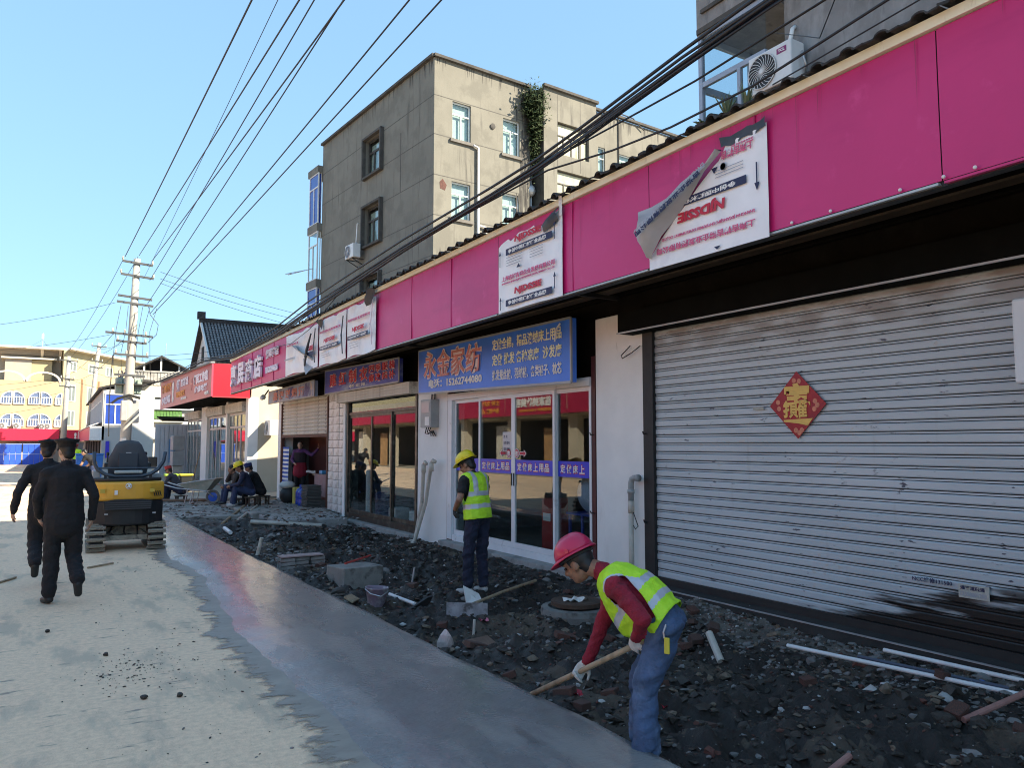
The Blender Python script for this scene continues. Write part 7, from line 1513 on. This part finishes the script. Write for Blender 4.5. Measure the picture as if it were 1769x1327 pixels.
# --- things behind the glass
t = thing('bedding_bag', 'clear bag of pale blue quilts behind the nearest glass pane', 'bag', (6.8, 8.9, .7)); MB().ell((6.8, 8.88, 1.0), (.20, .36, .30), nu=18, nv=12).build('bag', M('pale_blue_quilt', (.42, .50, .62), .5, .2, 3, .4, 6), t, smooth=True)
rk = thing('display_rack', 'blue steel rack under the quilt bag behind the glass', 'rack', (6.85, 8.9, .05))
for y in (8.55, 8.95, 9.25): MB().box(6.6, 6.63, y-.02, y+.02, .05, .72).build('leg', M('blue_steel', (.03, .05, .28), .4, .1), rk)
MB().box(6.58, 7.1, 8.5, 9.3, .69, .72).build('shelf', MATS['blue_steel'], rk)
t = thing('red_carton_stack', 'tall red carton with white label on the shop floor behind the glass', 'carton', (7.0, 10.2, .05)); MB().box(6.85, 7.15, 10.05, 10.35, .05, .85).build('carton', M('red_carton', (.36, .02, .02), .5, .1), t); MB().box(6.84, 6.85, 10.1, 10.3, .5, .62).build('label', p_white, t)
t = tag(MB().lathe([(.10, 0), (.10, 1.15)], (6.75, 17.6, .06), n=16).build('fabric_roll', p_white), 'white upright roll of fabric behind the tailor shop glass', 'roll')
t = tag(MB().lathe([(.22, 0), (.24, .1), (.24, .5), (.2, .55)], (6.9, 17.0, .06), n=18).build('blue_drum', M('navy_drum', (.02, .03, .12), .4, .1)), 'navy drum behind the tailor shop glass', 'drum')
for (y, lab) in ((15.9, 'white plastic crate behind the tailor shop glass'), (14.8, 'white paper bag behind the near end of the tailor shop glass')): tag(MB().box(6.6, 6.95, y-.2, y+.2, .06, .32).build('white_crate', p_white, bevel=.03), lab, 'crate')

def rock_me(nm, mt, seed, sub=2, flat=.7):
    bm = bmesh.new(); bmesh.ops.create_icosphere(bm, subdivisions=sub, radius=1.0); rg = random.Random(seed)
    pl = [(Vector((rg.gauss(0, 1), rg.gauss(0, 1), rg.gauss(0, 1))).normalized(), rg.uniform(.55, .85)) for _ in range(9)]
    for v in bm.verts:
        for n_, d in pl:
            k = v.co.dot(n_)
            if k > d: v.co -= n_*(k-d)
        v.co *= 1+rg.uniform(-.04, .04)
    me = bpy.data.meshes.new(nm); bm.to_mesh(me); bm.free(); me.materials.append(mt); return me
# --- tools and objects in the dug trench
def S(x, y, dz=0): return (x, y, sz(x, y)+dz)
t = thing('bucket', 'grey-purple plastic bucket full of mortar at the edge of the wet strip', 'bucket', S(3.27, 8.3, .0)); b0 = S(3.27, 8.3, .0)
MB().lathe([(.085, 0), (.09, .01), (.125, .19), (.132, .195), (.132, .21), (.118, .205), (.112, .17)], b0, (.06, 0, 1), 22, cap=False).build('bucket_body', M('grey_purple_plastic', (.20, .15, .19), .6, .15, 8, c2=(.32, .30, .30), c2s=9), t, smooth=True)
MB().lathe([(.02, .165), (.113, .165)], b0, (.06, 0, 1), 22).build('mortar', m_soilg, t); MB().tube([(b0[0]-.13, b0[1], b0[2]+.2), (b0[0]-.10, b0[1]-.1, b0[2]+.16), (b0[0]+.0, b0[1]-.15, b0[2]+.13), (b0[0]+.10, b0[1]-.1, b0[2]+.17), (b0[0]+.14, b0[1], b0[2]+.2)], .006, 5).build('bail', m_steel, t)
t = thing('mattock', 'short mattock with pale handle lying beside the bucket', 'mattock', S(3.6, 8.3)); MB().tube([S(3.62, 8.75, .05), S(3.60, 7.98, .07)], .02, 8).build('handle', m_pvcw, t); MB().prism([S(3.52, 7.95, .02), S(3.72, 7.9, .02), S(3.76, 7.85, .16), S(3.70, 7.86, .16)], (.0, .02, .01)).build('blade', m_black, t)
t = thing('levelling_rake', 'levelling rake with wide grey blade lying in front of the yellow-helmeted worker', 'rake', S(4.0, 7.6))
MB().tube([S(4.05, 7.47, .11), S(4.7, 7.9, .12), S(5.45, 8.38, .10)], .018, 8).build('handle', m_wood, t); MB().obox(S(3.92, 7.36, .075), unit((.80, -.60, 0)), (0, 0, 1), unit((.6, .8, 0)), .22, .075, .006).build('blade', M('worn_grey_blade', (.28, .28, .29), .55, .3, 9, c2=(.08, .08, .08), c2s=7), t)
t = tag(MB().prism([S(4.12, 7.75, .03), S(4.30, 7.70, .02), S(4.36, 7.9, .06), S(4.2, 7.98, .12)], (0, 0, .03)).build('white_bag', m_bag), 'crumpled white plastic bag beside the rake blade', 'bag')
mh = thing('manhole', 'round concrete manhole with a rusty brown cover in the dug soil', 'manhole', S(4.9, 6.75)); c_ = S(4.9, 6.75, -.05)
MB().lathe([(.36, -.1), (.38, .06), (.37, .11), (.30, .12), (.29, .08)], c_, n=26).build('concrete_ring', M('dusty_dark_concrete', (.17, .165, .15), .9, .25, 5, .5, 30, c2=(.06, .052, .045), c2s=4), mh); MB().lathe([(.0, .13), (.27, .13), (.27, .17), (.24, .18), (0, .175)], c_, n=24).build('cover', M('rusty_iron', (.06, .035, .022), .85, .3, 9, .4, 40), mh)
MB().prism([(c_[0]+.3, c_[1]-.2, c_[2]), (c_[0]+.75, c_[1]-.05, c_[2]), (c_[0]+.7, c_[1]+.35, c_[2]), (c_[0]+.25, c_[1]+.3, c_[2])], (0, 0, .10)).build('apron', MATS['dusty_dark_concrete'], mh, bevel=.01)
t = tag(MB().grid([[(c_[0]-.15+.05*i+.012*math.sin(j*2.3), c_[1]-.1+.05*j+.012*math.sin(i*2.1), c_[2]+.19+.022*math.sin(i*1.9+j*2.7)) for i in range(6)] for j in range(4)]).build('plastic_scrap', m_bag, fix=False), 'pale crumpled plastic scrap lying on the rusty manhole cover', 'scrap')
t = tag(MB().box(-.30, .30, -.22, .22, -.12, .16).build('concrete_block', M('weathered_block', (.24, .23, .205), .9, .25, 4, .5, 30, c2=(.10, .09, .08), c2s=4), bevel=.012), 'squarish concrete block with a red rod on it, between bucket and brick pile', 'block'); t.location = S(3.62, 9.95, .03); t.rotation_euler = (0, .03, R(12))
t = tag(MB().tube([S(3.45, 9.85, .23), S(3.95, 10.25, .22)], .014, 7).build('red_rod', M('red_plastic', (.42, .05, .04), .5, .1)), 'short red rod lying on the squarish concrete block', 'rod')
bp_ = thing('brick_pile', 'low pile of mortared grey bricks with a pinkish board on top near the strip edge', 'bricks', S(3.35, 11.5)); rgp = random.Random(6); o_ = S(3.38, 11.45)
m_gbrick = M('mortared_grey_brick', (.26, .24, .22), .9, .3, 7, .4, 40)
for r_ in range(4):
    for k in range(3):
        for q in range(2): 
            b = MB().box(-.105, .105, -.05, .05, -.024, .024).build('brick', m_gbrick, bp_, bevel=.006, world=False); b.location = ((k-1)*.225+rgp.uniform(-.02, .02), (q-.5)*.12+rgp.uniform(-.015, .015), .02+r_*.055); b.rotation_euler = (rgp.uniform(-.06, .06), rgp.uniform(-.06, .06), rgp.uniform(-.15, .15))
MB().box(-.32, .30, -.14, .10, .225, .24).build('board', M('pinkish_board', (.36, .25, .23), .8, .2, 4), bp_, world=False)
t = tag(place('plaster_chunk', rock_me('plaster_chunk', M('pinkish_white_plaster', (.58, .46, .42), .8, .15, 8, .3, 20), 40)), 'pinkish white upright plaster chunk at the strip edge', 'stone'); t.location = S(3.24, 6.5, .09); t.rotation_euler = (.1, .15, .5); t.scale = (.085, .075, .17)
for (a, b, r, mt, lab) in ((S(5.62, 4.63, .06), S(5.80, 1.2, .05), .017, m_pvcw, 'long white pvc rod lying in the trench, nearer of the two white ones'), (S(6.04, 4.0, .05), S(6.12, 1.9, .06), .017, m_pvcw, 'white pvc rod lying close under the roller shutter'), (S(5.84, 4.1, .03), S(5.80, 1.7, .05), .015, M('slate_blue_rod', (.07, .085, .12), .5, .1), 'dark slate-blue rod between the two white pvc rods'),
                          (S(4.95, 2.76, .03), S(6.0, 2.66, .16), .02, M('dusty_pink_rod', (.34, .17, .14), .7, .2, 8), 'dusty pink rod in the near right corner of the trench'), (S(3.72, 2.86, .02), S(4.06, 2.93, .08), .02, MATS['dusty_pink_rod'], 'short dusty pink rod at the lower picture edge'), (S(5.30, 5.10, .02), S(5.42, 5.36, .10), .035, m_pvc, 'short piece of dirty pvc pipe in the gravel behind the bending worker'),
                          (S(3.30, 16.2, .02), S(3.36, 17.1, .12), .04, m_pvcw, 'short white pipe stub sticking up at the far strip edge'), (S(3.6, 18.6, .03), S(4.6, 21.0, .14), .03, m_wood, 'long wooden pole lying before the sitting workers'), (S(3.9, 18.4, .03), S(4.9, 20.9, .16), .03, m_pvc, 'long cream pole lying before the sitting workers'), (S(4.0, 17.6, .05), S(5.4, 17.0, .05), .045, m_pvc, 'thick cream pipe lying along the broken slab'),
                          (S(2.98, 12.6, .0), S(3.03, 12.55, .28), .03, m_pvc, 'bent pvc stub rising beside the brick pile'), (S(4.1, 9.2, 0), S(4.13, 9.18, .22), .012, m_steel, 'thin steel pin standing in the soil behind the bucket'), (S(3.75, 6.9, 0), S(3.76, 6.9, .16), .014, m_pvc, 'short cream stub standing in the soil before the rake')):
    if abs(a[1]-b[1]) > .9 or 'corner' in lab or 'lower picture' in lab:
        up_l = max(sz(a[0]+(b[0]-a[0])*t_/12, a[1]+(b[1]-a[1])*t_/12)-(a[2]+(b[2]-a[2])*t_/12) for t_ in range(13))+r*.8
        a = (a[0], a[1], a[2]+up_l); b = (b[0], b[1], b[2]+up_l)
    tag(MB().tube([a, b], r, 10).build('rod' if r < .03 else 'pipe', mt), lab, 'rod' if r < .03 else 'pipe')
for i, (x, y, ln) in enumerate(((3.0, 25.2, 1.6), (3.1, 24.8, 1.7), (3.2, 24.9, 1.5))): tag(MB().tube([(x-.3, y, .04+.02*i), (x+ln-.3, y-.4-.05*i, .05)], .03, 8).build('steel_tube', M('rusty_tube', (.18, .11, .07), .8, .3, 6)), 'rusty steel tube lying by the wheelbarrow', 'tube', 'rusty tubes beside the wheelbarrow')
t = tag(MB().bar((5.95, 37.6, .05), (6.15, 37.2, 1.35), .04, .03).build('shovel_handle', m_wood), 'dark shovel leaning against the white column of the farther block', 'shovel')
t = tag(MB().ell((0, 0, 0), (.035, .035, .03), nu=10, nv=6).build('bottle_cap', M('bright_blue_plastic', (.03, .15, .60), .4, .05)), 'bright blue bottle cap between the white pvc rods', 'cap'); t.location = S(5.85, 3.12, .03)
m_redscrap = M('red_scrap_film', (.40, .02, .04), .5, .1, 8)
for (x, y, mt, lab) in ((3.12, 4.35, m_redscrap, 'small red plastic scrap by the hoe blade'), (3.75, 4.15, m_redscrap, 'small red plastic scrap near the knee of the bending worker'), (3.95, 7.1, M('pink_scrap_film', (.55, .16, .22), .6, .1), 'small pink scrap behind the bucket'), (3.4, 4.9, m_bag, 'white plastic scrap in the soil left of the bending worker')):
    a = S(x, y, .012); tag(MB().grid([[(a[0]+.03*i+.008*math.sin(j*2), a[1]+.03*j, a[2]+.018*math.sin(i*1.9+j*1.3)) for i in range(4)] for j in range(3)]).build('plastic_scrap', mt, fix=False), lab, 'scrap')
# planks and boards by the strip
for (x, y, rz_, L_, mt, lab) in ((3.08, 8.55, 1.0, .16, m_wood, 'short wooden plank tilted at the strip edge before the bucket'), (3.35, 6.05, .5, .20, M('brown_tile_piece', (.17, .11, .08), .7, .3, 7), 'broken brown board behind the plaster chunk')):
    t = tag(MB().box(-L_, L_, -.06, .06, -.012, .012).build('plank', mt, bevel=.004), lab, 'plank'); t.location = S(x, y, .07); t.rotation_euler = (.5, .1, rz_)
# single bricks and stones, 7 to 20 cm
def brick_me(seed):
    rg = random.Random(seed); L1 = rg.uniform(.2, .9); bm = bmesh.new(); pts = [(-1, -1), (L1+rg.uniform(-.25, .25), -1), (L1+rg.uniform(-.3, .3), 0), (L1+rg.uniform(-.25, .25), 1), (-1, 1)]
    lo = [bm.verts.new((x, y, -1)) for x, y in pts]; hi = [bm.verts.new((x+rg.uniform(-.06, .06), y*.96, 1+rg.uniform(-.15, .1))) for x, y in pts]; n = len(pts)
    bm.faces.new(lo[::-1]); bm.faces.new(hi)
    for i in range(n): bm.faces.new((lo[i], lo[(i+1) % n], hi[(i+1) % n], hi[i]))
    bmesh.ops.bevel(bm, geom=bm.edges[:], offset=.10, segments=1, affect='EDGES')
    me = bpy.data.meshes.new('brick'); bm.to_mesh(me); bm.free(); me.materials.append(M('soiled_brick', (.13, .052, .036), .92, .3, 9, .5, 40, c2=(.05, .038, .03), c2s=11, c2lo=.45, c2hi=.6) if seed % 3 else M('dull_brown_brick', (.09, .05, .038), .9, .3, 12, .4, 40)); return me
rk = [rock_me('stone', stone_mats[(0, 0, 1, 4, 0, 3)[i]], i) for i in range(6)]; bk = [brick_me(i) for i in range(5)]
rgo = random.Random(21)
def inframe(x, y):
    d = (x*.854-y*.52)/(x*.52+y*.854); return abs(d) < .64
n_ = 0
while n_ < 120:
    y = .9+17*rgo.random()**1.25; x = strip_r(y)+.12+(6.1-strip_r(y))*rgo.random()
    if not inframe(x, y) or any((x-a)**2+(y-b)**2 < .12 for a, b in ((2.99, 3.47), (3.1, 3.55), (4.55, 8.28), (3.27, 8.3))): continue
    s = rgo.uniform(.025, .065)*(1.0 if rgo.random() < .85 else 1.8); k = rgo.randrange(6)
    if k == 5 and rgo.random() < .5: k = 0
    o = inst('stone', rk[k], None, S(x, y, s*.25), (rgo.uniform(-.4, .4), rgo.uniform(-.4, .4), rgo.uniform(0, 6.28)), (s, s*rgo.uniform(.6, 1), s*rgo.uniform(.4, .7)))
    nmk = ('grey', 'pale grey', 'dark', 'brown', 'grey', 'whitish')[k]
    tag(o, f'rough {nmk} stone lying loose in the dug soil of the trench', 'stone', f'{nmk} stones in the trench'); n_ += 1
n_ = 0
while n_ < 46:
    y = .9+13*rgo.random()**1.2; x = strip_r(y)+.12+(5.9-strip_r(y))*rgo.random()
    if not inframe(x, y) or any((x-a)**2+(y-b)**2 < .12 for a, b in ((2.99, 3.47), (3.1, 3.55), (4.55, 8.28), (3.27, 8.3))): continue
    o = inst('brick', bk[n_ % 5], None, S(x, y, .012), (rgo.uniform(-.5, .5), rgo.uniform(-.3, .3), rgo.uniform(0, 6.28)), (rgo.uniform(.05, .11), .052, .026))
    tag(o, 'broken red-brown brick half buried in the dug soil', 'brick', 'broken bricks in the trench'); n_ += 1
for (x, y, z) in ((.52, 7.15, 0), (.66, 5.82, 0), (.87, 5.75, 0), (.12, 8.3, 0)):
    o = inst('stone', rk[2], None, (x, y, .012), (0, 0, x*9), (.03, .024, .018)); tag(o, 'small dark stone lying on the pale road', 'stone', 'dark stones on the road')
for (a, b, lab) in (((.62, 12.2, .015), (.95, 12.45, .02), 'thin brown stick lying on the road behind the excavator'), ((-.45, 11.3, .015), (-.2, 11.8, .015), 'thin pinkish stick on the road left of the officers')): tag(MB().tube([a, b], .014, 6).build('stick', m_wood), lab, 'stick')
